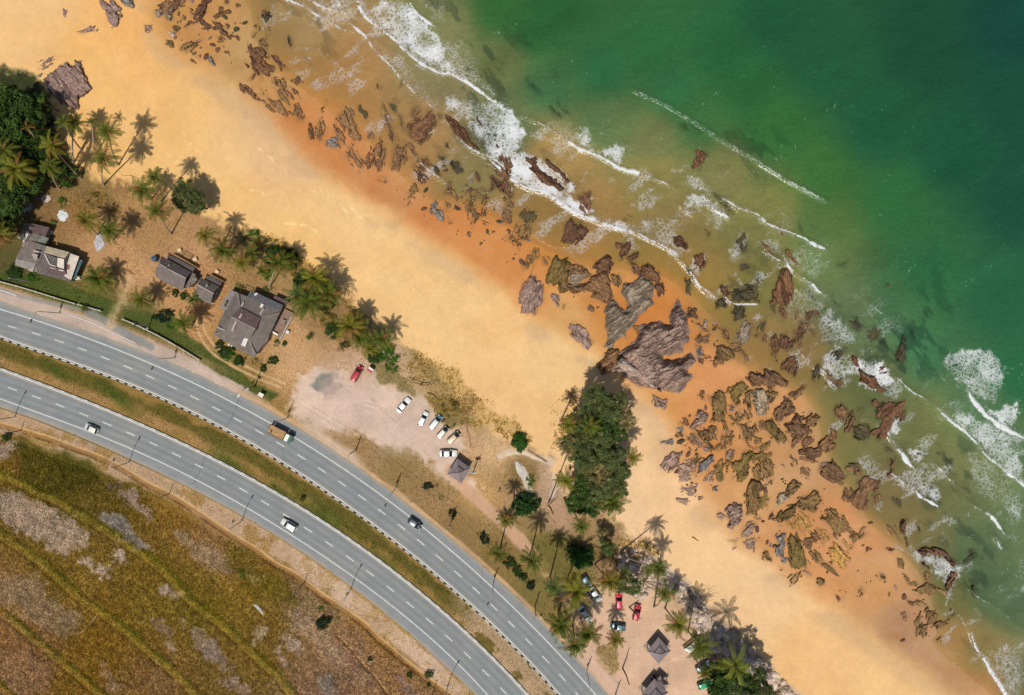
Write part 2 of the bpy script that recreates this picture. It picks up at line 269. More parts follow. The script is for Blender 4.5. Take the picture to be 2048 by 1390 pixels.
for s_, c_ in (('-30,250 350,240 450,420 700,600 680,730 560,780 350,700 150,500 -30,450', (160, 138, 116)), ('700,80 850,60 960,200 920,270 820,180', grey), ('1000,30 1120,10 1130,90', grey), ('1310,600 1450,600 1540,750 1450,740', (158, 134, 116)), ('1620,650 1800,700 1950,900 2048,1100 1900,1000 1750,880', (160, 140, 128)),
    ('850,900 1000,1080 1100,1200 950,1280 900,1100', (165, 136, 112)), ('1480,840 1570,860 1540,910', grey), ('1410,310 1480,340 1450,390', grey), ('1500,340 1600,380 1560,430', grey), ('0,880 250,900 480,1050 420,1291 150,1291 0,1150', (158, 128, 98)), ('1400,1000 1600,1180 1500,1291 1300,1200', (150, 122, 84))): poly('C6', s_, c_, 5, 1.2, .7, .8)
for s_, c_ in (('380,710 470,700 500,780 410,810', (182, 166, 148)), ('550,880 640,980 600,970', grey), ('680,580 800,600 900,750 1050,900 1080,1000 950,950 800,780 700,720', (166, 144, 124)), ('860,1050 960,1050 970,1207 870,1180', (150, 138, 132)), ('1440,1050 1600,1207 1500,1207', (160, 134, 128)), ('340,290 460,330 420,400 350,370', (166, 142, 120)),
    ('590,780 700,790 770,900 700,900', grey), ('1050,900 1200,1000 1330,1180 1250,1207 1100,1100', (160, 130, 108)), ('160,1100 300,1207 400,1207 250,1080', (165, 140, 128)), ('0,870 120,800 160,940 60,980', (150, 132, 124))): poly('C8', s_, c_, 5, 1.2, .75, .8)
poly('C5', '150,240 420,270 600,330 850,400 900,480 750,540 520,620 450,680 250,620 170,560', (88, 82, 30), 10, 1.4, .7, 1)
poly('C8', '150,60 350,120 450,280 700,450 740,520 640,560 500,480 300,420 220,250', (118, 102, 36), 8, 1.3, .6, 1)
for r_, w_ in zip(RIDGES, WID):
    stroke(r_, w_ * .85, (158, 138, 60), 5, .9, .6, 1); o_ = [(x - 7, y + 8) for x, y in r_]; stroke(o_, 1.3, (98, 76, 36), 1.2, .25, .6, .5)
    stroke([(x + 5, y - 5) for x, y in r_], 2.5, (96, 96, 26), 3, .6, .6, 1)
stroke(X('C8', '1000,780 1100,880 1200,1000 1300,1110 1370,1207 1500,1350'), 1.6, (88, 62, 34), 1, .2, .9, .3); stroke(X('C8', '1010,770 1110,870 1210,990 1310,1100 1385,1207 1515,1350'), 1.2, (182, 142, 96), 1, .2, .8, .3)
stroke(X('C6', '850,590 780,680 690,750'), 1.2, (178, 150, 118), 1, .2, .8, .3)
PATH = X('C5', '-200,80 0,115 200,168 400,230 560,290 700,340 860,410 1000,490 1150,580 1300,650 1450,740') + X('C8', '170,0 300,80 400,140 550,250 700,330 840,440 1000,550 1200,690 1300,790 1500,960 1650,1080 1820,1207 2100,1450')
lay(np.array((190, 158, 132)), sst(0, 3, SOUTH) * (1 - sst(34, 46, SOUTH + warp)), .9, .75)
lay(np.array((150, 118, 66)), sst(0, 3, SOUTH) * (1 - sst(34, 46, SOUTH + warp)) * sst(.52, .6, n_mid), .7, .85)
lay(np.array((205, 178, 158)), sst(4, 8, SOUTH) * (1 - sst(34, 46, SOUTH)) * sst(.5, .62, n_big) * sst(500, 700, U), .6, .5)
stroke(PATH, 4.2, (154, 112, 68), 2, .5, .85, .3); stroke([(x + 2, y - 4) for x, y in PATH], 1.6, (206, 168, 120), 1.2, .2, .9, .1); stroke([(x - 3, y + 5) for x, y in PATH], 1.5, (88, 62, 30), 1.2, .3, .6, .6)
# median
t_ = np.clip((V - USL(U)) / np.maximum(LNL(U) - USL(U), 1), 0, 1); mm = sst(-1, 2, B_MED)
mc = np.array((150, 118, 66)) * np.ones(U.shape + (3,)); lay(mc, mm, 1, .8)
lay(np.array((92, 84, 36)), mm * sst(.42, .6, n_big * .5 + n_mid * .5 + .32 * np.exp(-((t_ - .38) / .25) ** 2) - .12), .85, 1)
lay(np.array((186, 146, 104)), mm * np.exp(-((t_ - .1) / .06) ** 2) * sst(.4, .6, n_mid) * sst(380, 500, U), .9, .4)
lay(np.array((172, 134, 92)), mm * np.exp(-((t_ - .74) / .16) ** 2) * (1 - sst(380, 650, U + warp)) * sst(.35, .55, n_mid), .8, .8)
for a_ in ((650, 1040, 60, 22), (460, 930, 45, 16), (230, 790, 50, 12), (760, 1130, 45, 18), (110, 740, 30, 10), (560, 985, 30, 12)):
    lay(np.array((72, 84, 30)), mm * .75 * np.exp(-(((U - a_[0]) * .78 + (V - a_[1]) * .62) / a_[2]) ** 2 - (((U - a_[0]) * -.62 + (V - a_[1]) * .78) / a_[3]) ** 2) * 1.3, .9, 1)
lay(np.array((190, 160, 134)), mm * sst(880, 960, U) * sst(.45, .55, n_mid + .1), .8, .5); lay(np.array((104, 92, 44)), mm * sst(880, 960, U) * sst(.55, .6, 1 - n_mid) , .7, 1)
# north side
g_ = (78, 90, 34)
poly('F', '-60,535 60,548 180,583 235,605 222,640 150,618 76,590 -60,555', g_, 5, .8, .95, .9); poly('F', '245,612 290,630 330,640 400,690 440,718 520,768 560,790 540,800 440,760 343,690 292,662 250,642', g_, 5, .8, .9, .9)
poly('F', '600,760 640,735 700,752 760,772 830,785 880,830 930,890 905,935 960,985 905,975 860,925 820,900 760,885 690,860 640,860 590,840 580,800', (216, 186, 170), 9, 1.2, .9, .12)
stroke([(900, 940), (940, 985), (1000, 1040), (1050, 1092), (1090, 1135), (1130, 1190), (1180, 1240), (1230, 1300), (1270, 1380), (1300, 1450)], 12, (212, 164, 130), 4, .5, .95, .08)
poly('F', '1130,1190 1180,1180 1260,1160 1330,1190 1370,1250 1440,1390 1440,1500 1260,1500 1215,1390 1180,1290', (212, 172, 144), 10, 1.2, .75, .15)
poly('F', '1190,1290 1225,1290 1240,1340 1225,1350 1200,1320', (150, 122, 70), 5, 1, .8, .9)
lay(np.array((196, 170, 158)), (1 - sst(0, 5, -NORTH)) * (1 - sst(24, 30, NORTH + warp * .3 + sst(300, 560, U) * 14)) * (1 - sst(480, 560, U)), .95, .2)
lay(np.array((168, 132, 88)), sst(20, 24, NORTH + warp * .2) * (1 - sst(30, 36, NORTH)) * (1 - sst(400, 500, U)), .6, .5)
stroke([(-60, 560), (0, 580), (60, 597), (120, 610), (175, 622)], 4, (140, 138, 136), 2, .2, .8, .05); stroke([(175, 622), (215, 645), (255, 670), (300, 692)], 8, (132, 132, 132), 3, .4, .85, .05)
lay(np.array((206, 164, 122)), sst(-1, 2, NORTH) * (1 - sst(7, 11, NORTH + warp * .25)) * sst(430, 520, U), .9, .15)
lay(np.array((214, 184, 160)), sst(-1, 3, NORTH) * (1 - sst(14, 26, NORTH + warp * .3)) * sst(590, 620, U) * (1 - sst(700, 740, U)), .85, .1)
lay(np.array((214, 174, 150)), sst(-1, 3, NORTH) * (1 - sst(20, 60, NORTH + warp * .3)) * sst(1110, 1150, U), .8, .1)
stroke([(262, 560), (245, 600), (232, 625), (222, 648)], 9, (206, 170, 128), 7, 1.4, .7, .5)
stroke([(392, 640), (400, 672), (420, 702), (460, 730), (505, 752), (560, 775)], 2.2, (206, 166, 116), 1.2, .2, .9, .2); stroke([(402, 640), (412, 668), (432, 694), (470, 720), (515, 744), (570, 768)], 2.2, (206, 166, 116), 1.2, .2, .9, .2)
poly('F', '620,770 645,748 665,745 660,768 635,782', (122, 124, 118), 4, .8, .85, .1); poly('F', '640,770 670,745 680,770 650,795', (166, 144, 136), 6, 1.4, .7, .1)
for s_ in ('650,600 690,640 700,690 660,660 640,620', '700,660 760,700 800,740 830,790 800,780 740,740', '860,790 900,800 960,820 940,850 890,845 868,820', '800,680 850,700 900,740 930,790 880,770 830,740'): poly('F', s_, (128, 110, 58), 6, 1.6, .75, .9)
stroke(X('G1', '0,660 100,620 200,620 300,660 420,700 480,760 480,900 460,1000'), 6, (212, 186, 166), 3, .4, .9, .1); stroke(X('G1', '60,650 200,632 290,672 400,712'), 1.6, (232, 212, 188), 1, .2, .9, .1); stroke(X('G1', '245,612 330,660 400,706'), 1.5, (92, 66, 48), 1, .2, .8, .2)
stroke(X('V1', '1085,430 1075,560 1110,680 1120,800'), 1.0, (120, 84, 56), .8, .3, .6, .1)
poly('G1', '110,740 200,720 300,760 340,860 300,1000 200,980 120,900', (138, 112, 66), 7, 1, .8, .7)
stroke(X('G1', '140,730 190,800 220,900 260,980'), 4, (200, 184, 172), 2.5, .9, .85, .1)
poly('F', '1185,1105 1250,1120 1300,1160 1250,1180 1200,1160', (150, 116, 78), 8, 1.5, .8, .9)
poly('F', '1060,1080 1110,1060 1160,1080 1180,1150 1110,1180 1080,1130', (120, 106, 50), 8, 1.2, .85, .8)
for q_ in range(9): stroke([(640 + q_ * 14, 850 - q_ * 8), (720 + q_ * 10, 800 + q_ * 6), (830 + q_ * 5, 850 + q_ * 4), (905 + q_ * 2, 925 + q_ * 2)], .7, (196, 160, 140) if q_ % 2 else (226, 202, 188), .8, .3, .5, .1)
# beach and sea bed over the land
md = sst(-8, 12, UDN + warp * 1.1 + warp2 * 1.1 + (n_sm - .5) * 22)
sand = DRYC * np.array((1.0, .985, 1.0))
sm = fbm(XM / 9 + YM / 30, YM / 6, 4, 12); sand += ((sm - .5) * 15)[..., None] * np.array((.5, .8, 1.0))
smear = np.exp(-((DD + 26 + warp * .6) / 22) ** 2) * sst(.42, .62, fbm(XM / 14, YM / 9, 3, 14)); sand = sand * (1 - .55 * smear[..., None]) + np.array((196, 162, 128)) * .55 * smear[..., None]
wet = WETC.copy(); wm2 = fbm(XM / 10, YM / 7, 4, 15); wet += ((wm2 - .5) * 34)[..., None] * np.array((.6, 1.0, 1.2))
wet = wet * np.array((.93, .95, .98)); lw_ = wet.mean(-1, keepdims=True); wet = lw_ + (wet - lw_) * .96
k_ = sst(-30, 24, DD + warp * .8)[..., None]; beach = sand * (1 - k_) + wet * k_
k_ = sst(-26, 34, WD + warp * .8)[..., None]; beach = beach * (1 - k_) + SEAC * k_
wrack = np.zeros(U.shape)
for s_ in ('T1:0,860 100,920 160,990', 'T1:370,1140 450,1180 520,1210 580,1270', 'T1:0,1140 70,1150 90,1190', 'T1:200,1340 330,1350 400,1390', 'T0:950,900 1060,960 1040,990', 'T0:1100,800 1180,900 1300,950', 'T1:600,1240 680,1320'):
    cr_, q_ = s_.split(':'); wrack = np.maximum(wrack, (1 - sst(.5, 2.2, line_d(smooth(X(cr_, q_), 3), U, V) + warp2 * .3)) * sst(.4, .55, n_sm))
beach = beach + (wrack * 22)[..., None] * np.array((.6, 1, 1.2))
col = col * (1 - md[..., None]) + beach * md[..., None]; gty = gty * (1 - md) + .05 * md
for s_ in ('820,700 900,730 960,800 990,840 960,870 920,830 860,790 820,760', '985,830 1040,850 1060,880 1010,870', '545,480 620,530 650,575 600,560 550,520', '1250,1090 1290,1060 1310,1110 1270,1130'): poly('F', s_, (176, 142, 84), 7, 2.2, .55, .5)
land = 1 - md
for s_ in ('1236,1095 1290,1100 1335,1130 1375,1165 1440,1240 1510,1300 1560,1350 1610,1400 1500,1420 1480,1340 1400,1270 1350,1190 1300,1170 1290,1200 1250,1190 1262,1130',): poly('F', s_, (198, 174, 156), 5, .9, .85, .4)
ln_ = (NORTH > 0)[..., None] * land[..., None] * .13; lm_ = col.mean(-1, keepdims=True); col = col + ((lm_ - col) + 5) * ln_
br = 1 + (n_mid - .5) * (.06 + .12 * land) + (n_sm - .5) * .14 * (.4 + gty) + (n_big - .5) * .10 * land
fld = sst(44, 56, SOUTH)[..., None]; col = col * (1 + fld * (np.array((1.05, 1.06, 1.05)) - 1)); br = br * (1 + fld[..., 0] * .32 * (fbm(XM / .7, YM / .7, 2, 72) - .5))
col *= br[..., None]; col = np.clip(col, 4, 250)
# heights
Z = np.where(WD > 0, -1 - 0.024 * WD * S, np.minimum(0, -1 - 0.034 * WD * S)); Z = np.maximum(Z, -5.5)
Z = Z + .10 * (fbm(XM / 5, YM / 5, 3, 20) - .5) * sst(-.2, .5, md) * (1 - .6 * sst(-60, 0, WD)) + land * (.18 * (n_mid - .5) + .08 * (n_sm - .5) * gty)
fl = sst(46, 60, SOUTH); Z = Z + fl * ((n_sm - .5) * .3)
for r_, w_ in zip(RIDGES, WID):
    d_ = line_d(r_, U, V); Z += fl * .2 * np.exp(-(d_ / (w_ * .9)) ** 2); o_ = [(x - 7, y + 8) for x, y in r_]; Z -= fl * .2 * np.exp(-(line_d(o_, U, V) / 2.2) ** 2)
STAIN = np.zeros(U.shape)
near = np.maximum(B_UP, B_LO); Z = np.where(near > 2.5, -.25, np.where(near > -5, Z * .35 + .035 * (n_sm - .42) * 2, Z)); Z = np.where((B_MED > -3) & (B_MED < 3), np.minimum(Z, 0.0), Z)
def at(F, u, v):
    u = np.asarray(u, float); v = np.asarray(v, float); i = np.clip(np.searchsorted(AU, u) - 1, 0, NU - 2); j = np.clip(np.searchsorted(AV, v) - 1, 0, NV - 2)
    fx = np.clip((u - AU[i]) / (AU[i + 1] - AU[i]), 0, 1); fy = np.clip((v - AV[j]) / (AV[j + 1] - AV[j]), 0, 1)
    if F.ndim == 3: fx = fx[..., None]; fy = fy[..., None]
    return (F[j, i] * (1 - fx) + F[j, i + 1] * fx) * (1 - fy) + (F[j + 1, i] * (1 - fx) + F[j + 1, i + 1] * fx) * fy
def gz(u, v): return float(at(Z, u, v))
def G(u, v, dz=0): z = gz(u, v); return P(u, v, z + dz)
jj, ii = np.meshgrid(np.arange(NV - 1), np.arange(NU - 1), indexing='ij'); a0 = (jj * NU + ii).ravel()
QF = np.stack([a0, a0 + NU, a0 + NU + 1, a0 + 1], 1)
k = S * (1 - Z / H); VV = np.stack([(U - 1024) * k, (695 - V) * k, Z], -1).reshape(-1, 3)
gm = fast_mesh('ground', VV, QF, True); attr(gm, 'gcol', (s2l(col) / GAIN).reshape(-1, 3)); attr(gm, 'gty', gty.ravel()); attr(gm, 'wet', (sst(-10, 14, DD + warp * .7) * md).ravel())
t = NT('ground'); gc = t.attr('gcol').outputs['Color']; gt = t.attr('gty').outputs['Fac']; wt = t.attr('wet').outputs['Fac']; ps = t.pos()
n1 = t.noise(2.6, ps, 3, .6); n2 = t.noise(7.0, ps, 2); n3 = t.noise(.9, ps, 3); nn = t.math('ADD', t.math('MULTIPLY', n1, .6), t.math('MULTIPLY', n2, .4))
cc = t.math('SUBTRACT', nn, .5); amp = t.math('MULTIPLY_ADD', gt, 2.0, .46); kk = t.math('MAXIMUM', t.math('MULTIPLY_ADD', cc, amp, 1.03), .45)
kc = t.n('CombineColor', i0=kk, i1=kk, i2=kk).outputs[0]; c1 = t.mix(1.0, gc, kc, 'MULTIPLY')
warm = t.mix(t.math('MULTIPLY', t.math('MULTIPLY', t.math('GREATER_THAN', n3, .56), gt), .35), c1, t.mix(1.0, c1, (.72, .95, .6, 1), 'MULTIPLY'))
rip = t.noise(3.5, t.coord('Object', (1, 2.6, 1), (0, 0, .5)), 2)
hb = t.math('ADD', t.math('MULTIPLY', nn, t.math('MULTIPLY_ADD', gt, 1.6, .25)), t.math('MULTIPLY', rip, .25))
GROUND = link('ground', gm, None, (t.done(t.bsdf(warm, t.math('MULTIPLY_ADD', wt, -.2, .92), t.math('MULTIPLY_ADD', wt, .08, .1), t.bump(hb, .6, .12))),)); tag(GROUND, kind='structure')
# ------------------------------------------------------------------ sea: colour, cloudiness, foam
sh_ = (1 - sst(120, 420, WD))[..., None]; lm_ = SEAC.mean(-1, keepdims=True); SEAC = (SEAC + (lm_ - SEAC) * (.07 + .17 * sh_)) * (1 + .12 * sh_); foam = np.zeros(U.shape); swell = np.zeros(U.shape)
def sub(pts, pad=60):
    a = np.array(pts); u0, u1 = np.searchsorted(AU, [a[:, 0].min() - pad, a[:, 0].max() + pad]); v0, v1 = np.searchsorted(AV, [a[:, 1].min() - pad, a[:, 1].max() + pad]); return slice(v0, v1), slice(u0, u1)
def crest(cr, s, w=2.5, k=1.0, trail=0, tk=.6, up=.25):
    """a breaking edge; the foam trails off to the sea side"""
    global foam, swell
    pts = smooth(X(cr, s), 5); sl = sub(pts, 30 + trail); d = line_d(pts, U[sl], V[sl], True)
    # sea side: the side that points to up-right in the photo
    (x0, y0), (x1, y1) = pts[0], pts[-1]; sd = d if (y1 - y0) * 1 - (x1 - x0) * -1 > 0 else -d
    ta = np.minimum(np.hypot(U[sl] - pts[0][0], V[sl] - pts[0][1]), np.hypot(U[sl] - pts[-1][0], V[sl] - pts[-1][1])); ad = np.abs(d) + (n_sm[sl] - .5) * 4.5 + 1.6 * (1 - sst(0, 22, ta)); wob = 1 + (fbm(XM[sl] / 5, YM[sl] / 5, 3, 31) - .5) * 1.2
    w = w * .85; wob = np.clip(1 + (wob - 1) * 2.2, .25, 2.4); q = (1 - sst(w * .5 * wob, w * 1.5 * wob, ad)) * min(k, 1.15) * .86 * sst(.3, .52, fbm(XM[sl] / 3, YM[sl] / 3, 3, 33) + .14 * k)
    if trail: q = np.maximum(q, np.where(sd > -1, tk * np.exp(-(np.maximum(sd, 0) / (trail * .55)) ** 1.4), 0))
    foam[sl] = np.maximum(foam[sl], q); swell[sl] = np.maximum(swell[sl], up * np.exp(-(d / 6) ** 2) * min(k, 1))
def lace(cr, s, k=.6, f=9, amp=1.0):
    global foam
    pts = X(cr, s); sl = sub(pts, 40); sd = poly_sd(pts, U[sl], V[sl]) + warp2[sl] * amp + warp[sl] * .4
    q = sst(-f * 1.3, f * 1.3, sd + (n_sm[sl] - .5) * 18) * k * (.45 + 1.1 * fbm(XM[sl] / 3.2, YM[sl] / 3.2, 4, 35)); foam[sl] = np.maximum(foam[sl], q)
crest('T1', '640,0 680,90 760,160 870,240 920,300 980,350 1060,400 1140,440 1200,440 1300,490', 3.0, 1.1, 34, .72); crest('T1', '1180,430 1300,490 1380,550 1450,600 1510,625', 3.4, 1.2, 12, .7)
lace('T1', '680,60 800,0 960,0 1000,60 1130,180 1150,260 1240,440 1180,440 980,350 870,240 760,160', .74); lace('T1', '1130,240 1260,250 1350,300 1420,480 1500,600 1300,490 1180,440', .5); lace('T1', '1000,0 1200,0 1180,160 1080,120', .42)
crest('T1', '960,20 980,55 1010,90 1060,130 1110,160', 3.2, 1.2, 8, .6); crest('T1', '200,-20 220,0 290,25 350,60 400,90 440,105', 2.4, 1.0, 22, .55); crest('T1', '350,0 430,40 500,60 565,72', 2.4, 1.0, 16, .65); lace('T1', '340,0 560,0 590,40 560,70 430,40', .62); lace('T1', '180,0 350,20 500,120 700,160 600,0', .42)
crest('T1', '440,105 520,160 580,185 630,178', 1.1, .8, 20, .36); crest('T1', '600,140 640,175 700,230 740,300', 2.2, 1.0, 10, .5); crest('T1', '740,300 840,390 900,470 980,550 1040,600 1080,635', 1.3, .9, 70, .44); crest('T1', '1040,600 1080,630 1110,655', 2.6, 1.1); crest('T1', '240,285 350,290 430,300 500,360 570,410', .9, .7, 0); crest('T1', '50,130 80,170 110,190', 1.2, .8, 12, .4)
lace('T1', '120,0 220,40 200,120 80,180 60,120', .42); lace('T1', '760,330 900,300 1000,440 1120,640 1060,610 900,470', .45)
lace('T1', '1150,560 1500,600 1558,680 1558,1080 1480,1010 1400,900 1330,800 1280,700 1180,680', .62); crest('K1', '960,680 1000,740 1060,800 1130,860 1210,910 1300,960', 1.6, .95, 6, .4); crest('K1', '1350,530 1420,580 1500,640 1600,690 1700,730 1780,790 1853,860', 2.2, 1, 12, .55)
lace('T2', '0,590 90,680 150,800 120,900 250,940 380,1020 450,1120 400,1160 480,1220 560,1170 540,1290 700,1330 780,1340 800,1390 640,1350 440,1270 330,1190 180,1140 80,1090 0,1030', .8, 7); lace('T2', '-60,640 30,740 60,900 20,1000 -60,980', .74)
crest('T2', '-60,960 0,1010 80,1080 170,1130 260,1150 340,1200 440,1270 560,1320 640,1350 760,1385', 3.2, 1.2, 10, .7)
crest('M1', '740,50 800,80 900,120 1050,160 1150,210 1240,250 1330,300 1380,340', 2.0, 1.0, 30, .5); crest('M1', '1370,340 1420,400 1470,460 1520,540 1600,600 1683,640', 1.8, 1.0, 6, .4); crest('M1', '1480,470 1530,560 1580,600', 2.6, 1.15)
lace('M1', '1050,150 1080,80 1250,60 1340,200 1330,300 1200,220', .52); lace('M1', '1260,230 1340,190 1440,300 1380,350', .55); lace('M1', '1470,370 1570,330 1560,430 1500,500 1460,440', .7)
crest('M1', '1040,500 1200,540 1300,570 1400,600', .8, .6); crest('M1', '590,300 640,370 700,410 770,425', 1.0, .7, 0); crest('M1', '300,180 380,230 470,265 560,260', .8, .6)
crest('T2', '110,690 200,720 260,750 340,800 380,830', 1.8, .8, 4, .4); crest('T2', '400,840 470,890 550,920 640,960 720,1010 830,1035', 3.6, 1.25, 12, .7); lace('T2', '410,840 510,760 550,800 550,900', .72); lace('T2', '590,910 700,830 770,890 700,980', .68); crest('T2', '830,1035 900,1060 970,1090 1060,1130', 1.3, .8)
lace('T2', '480,720 600,760 760,880 720,900 560,800', .3)
crest('T2', '800,540 880,575 1000,630 1100,690 1200,750 1300,820 1400,880 1500,940 1558,970', 2.6, .62, 6, .3, .4); crest('T3', '0,980 100,1040 200,1100 300,1155 400,1205', 2.8, .8, 5, .42, .4)
lace('T2', '1080,1240 1150,1140 1280,1170 1390,1310 1330,1310 1230,1240', .7); lace('T2', '1070,1090 1200,1040 1300,1160 1150,1150', .5); crest('T2', '1080,1230 1120,1265 1160,1285', 2.4, 1.1); crest('T2', '1240,1220 1300,1270 1380,1310', 3.0, 1.2, 5, .6); crest('T2', '1330,1190 1380,1215 1430,1250 1490,1262', 3.2, 1.2, 14, .6)
lace('T2', '800,1330 1040,1290 1080,1250 1200,1390 820,1390', .4)
crest('M2', '280,0 420,30 480,90 560,130 640,160', 2.0, .95, 4, .5); crest('M2', '600,140 700,180 760,205 830,250 930,290', 2.6, 1.1, 8, .5); crest('M2', '130,10 180,40 225,70', 3.0, 1.2); lace('M2', '0,0 130,10 225,70 160,150 60,120', .55)
lace('M2', '190,300 250,220 300,120 350,160 330,260 260,420 240,400', .5); lace('M2', '400,230 600,200 620,330 500,320', .45); crest('M2', '470,290 500,320 560,360 620,380', 1.8, .95)
crest('M2', '600,310 640,400 690,460 770,510 830,560 890,610 940,630', 2.2, 1.05, 10, .5); crest('M2', '625,370 650,420 690,455', 3.6, 1.25); crest('M2', '780,520 830,550 860,590 895,612', 3.4, 1.25, 10, .6); crest('M2', '670,535 710,580 765,610', 1.8, 1); lace('M2', '700,430 940,370 960,430 850,520', .42); lace('M2', '540,640 800,520 960,600 900,760 840,900 700,900', .4)
crest('M2', '140,580 165,625 190,640 230,680 330,690 440,690', 1.8, 1.0, 5, .5); crest('M2', '150,570 175,553 205,570', 1.2, .9)
lace('M2', '850,760 960,720 1060,820 1180,900 1200,1000 1020,1000 900,980 850,860', .52); lace('M2', '830,1140 920,1060 1000,980 1100,1080 1300,1090 1420,1200 1380,1300 1280,1290 1200,1260 1130,1180 1060,1240 960,1260', .6); crest('M2', '850,1160 900,1180 950,1250 1000,1310', 2.2, 1.0, 8, .5); crest('M2', '720,1040 780,1090 830,1140', 1.3, .8)
lace('M2', '1270,1120 1340,1100 1400,1180 1430,1260 1330,1300 1260,1240', .82, 5); lace('M2', '1200,1270 1300,1310 1280,1330 1210,1300', .85, 4); lace('M2', '1140,1120 1200,1130 1200,1160', .8, 4)
crest('M2', '1210,670 1260,700 1320,750 1380,785', 1.6, .75, 7, .36); crest('M2', '1400,820 1480,860', 1.2, .5); crest('M4', '380,220 450,290 520,350 580,380 650,435', 2.0, .9, 5, .4); crest('M4', '710,480 780,540 860,610 930,660 1030,760 1100,850 1180,920 1250,980', 2.6, 1.1, 20, .55); crest('M4', '1180,915 1250,980 1320,1030 1423,1105 1600,1200', 3.8, 1.25, 24, .75)
lace('M4', '790,530 880,470 1000,520 1100,580 1423,700 1423,1090 1180,920 1030,760 930,660', .64); crest('M4', '975,360 1030,440 1100,520 1200,600 1300,660 1400,710 1600,850', 4.6, 1.35, 14, .8); lace('M4', '1050,410 1180,480 1380,420 1380,520 1340,650 1200,600', .72); lace('M4', '770,60 950,-10 1130,0 1290,150 1260,270 1200,440 1050,400 900,290 780,200', .62, 7); lace('M4', '700,180 780,120 780,260 700,230', .4)
lace('M4', '740,500 780,420 960,370 1000,470 860,520', .42); lace('M4', '950,800 1130,850 1300,1040 1423,1120 1423,1390 1250,1300 1000,1180', .42)
crest('M4', '290,640 340,740 400,820 450,880 500,950 545,990', 3.0, 1.1, 14, .6); crest('M4', '420,830 460,900 520,970', 4.2, 1.3, 10, .7); lace('M4', '320,560 420,540 420,640 400,740 320,680', .66); lace('M4', '430,830 560,800 620,860 560,960 480,900', .62); lace('M4', '560,900 700,880 720,1000 540,1010', .45)
crest('M4', '690,930 740,980 800,1050 850,1090', 3.0, 1.15, 8, .5); crest('M4', '525,1130 580,1200 650,1240 725,1285', 3.4, 1.2, 8, .6); lace('M4', '530,1110 650,1060 740,1120 770,1220 730,1285 600,1200', .62); crest('M4', '340,1010 390,1050 440,1090', 2.4, 1.0, 10, .5); crest('M4', '880,1170 950,1240 1050,1300 1130,1350', 1.4, .8, 4, .3); crest('M4', '1110,1335 1160,1360 1190,1385', 3.2, 1.15, 6, .6)
lace('M4', '70,180 120,90 250,90 340,200 380,300 320,340 200,250 150,300', .66); lace('M4', '0,-60 160,-20 200,60 100,80', .42)
crest('M5', '250,90 290,170 350,230 420,290 480,320 560,360 600,390', 1.6, .85, 26, .42); lace('M5', '580,390 700,330 860,370 980,500 920,640 880,720 850,600 780,520 680,440', .6); crest('M5', '600,390 640,420 680,440', 2.6, 1); lace('M5', '760,500 830,510 860,590 800,570', .72, 5); crest('M5', '870,650 890,700 880,745', 2.4, 1.05)
crest('M5', '890,740 950,820 1010,880 1040,950', 1.2, .7, 10, .35); crest('M5', '1040,950 1070,1040 1110,1100', 3.0, 1.15, 14, .6); crest('M5', '1130,1130 1180,1220 1240,1310 1290,1390 1350,1480', 3.6, 1.25, 26, .75); lace('M5', '1150,1080 1290,1040 1380,1000 1419,1060 1419,1390 1290,1390', .5); lace('M5', '1210,1050 1320,1000 1330,1100 1240,1120', .6)
crest('M5', '1160,90 1210,150 1275,240', 3.0, 1.15, 10, .6); crest('M5', '1215,270 1235,310 1255,345', 2.4, 1.0, 14, .55); lace('M5', '1250,250 1380,230 1419,300 1300,300', .5); lace('M5', '1280,0 1419,0 1419,230 1300,200', .46); crest('M5', '1000,0 1080,50 1160,100', 1.4, .8); crest('M5', '950,590 1100,700 1240,780 1340,870 1395,915', 1.3, .7, 6, .3); crest('M5', '1090,770 1120,820', 1.6, .9)
crest('M5', '740,980 780,1060 840,1100 920,1170 980,1260 1060,1330 1150,1375', 1.1, .75, 5, .3); crest('M5', '830,1040 900,1110 950,1190 1020,1290', .9, .7, 20, .3); lace('M5', '850,1000 940,1100 900,1110', .45); lace('M5', '800,80 870,100 880,300 820,330', .36)
sp = sst(.60, .72, fbm((XM * .8 + YM * .6) / 9, (YM * .8 - XM * .6) / 3, 3, 41)) * sst(60, 140, WD) * (1 - .75 * sst(380, 760, WD)) * (vnoise(XM * 1.9, YM * 1.9, 43) > .83); foam = np.maximum(foam, sp * .52)
foam = np.maximum(foam, .54 * sst(-8, 20, WD) * (1 - sst(170, 330, WD)) * sst(.50, .70, fbm((XM * .84 + YM * .54) / 9, (YM * .84 - XM * .54) / 4, 4, 44)))
SEAD = SEAC * (1 + ((fbm((XM * .84 + YM * .54) / 22, (YM * .84 - XM * .54) / 5, 4, 45) - .5) * .16 + (fbm(XM / 3, YM / 3, 4, 46) - .5) * .16 * (1 - sst(100, 300, WD)) + (n_big - .5) * .18 * (1 - sst(150, 500, WD))))[..., None]
reef = sst(.54, .68, fbm((XM * .6 - YM * .8) / 6, (YM * .6 + XM * .8) / 2.6, 5, 47)) * sst(.48, .62, fbm(XM / 26, YM / 26, 2, 48)) * sst(10, 60, WD) * (1 - sst(260, 420, WD)); SEAD = SEAD * (1 - .30 * reef[..., None] * np.array((1, .85, .7)))
op = np.clip(.12 + WD / 260.0, .0, .97) * sst(-10, 20, WD + warp * .4); op = np.maximum(op, .0)
ZW = -1.0 + .03 * fbm(XM / 2, YM / 2, 2, 50) + swell * sst(-10, 30, WD) + .10 * (fbm((XM * .84 + YM * .54) / 10, (YM * .84 - XM * .54) / 2.4, 3, 51) - .5) * sst(20, 200, WD)
ZW = np.where(WD < 6, np.minimum(ZW, np.maximum(-1.0, Z + .02)), ZW)
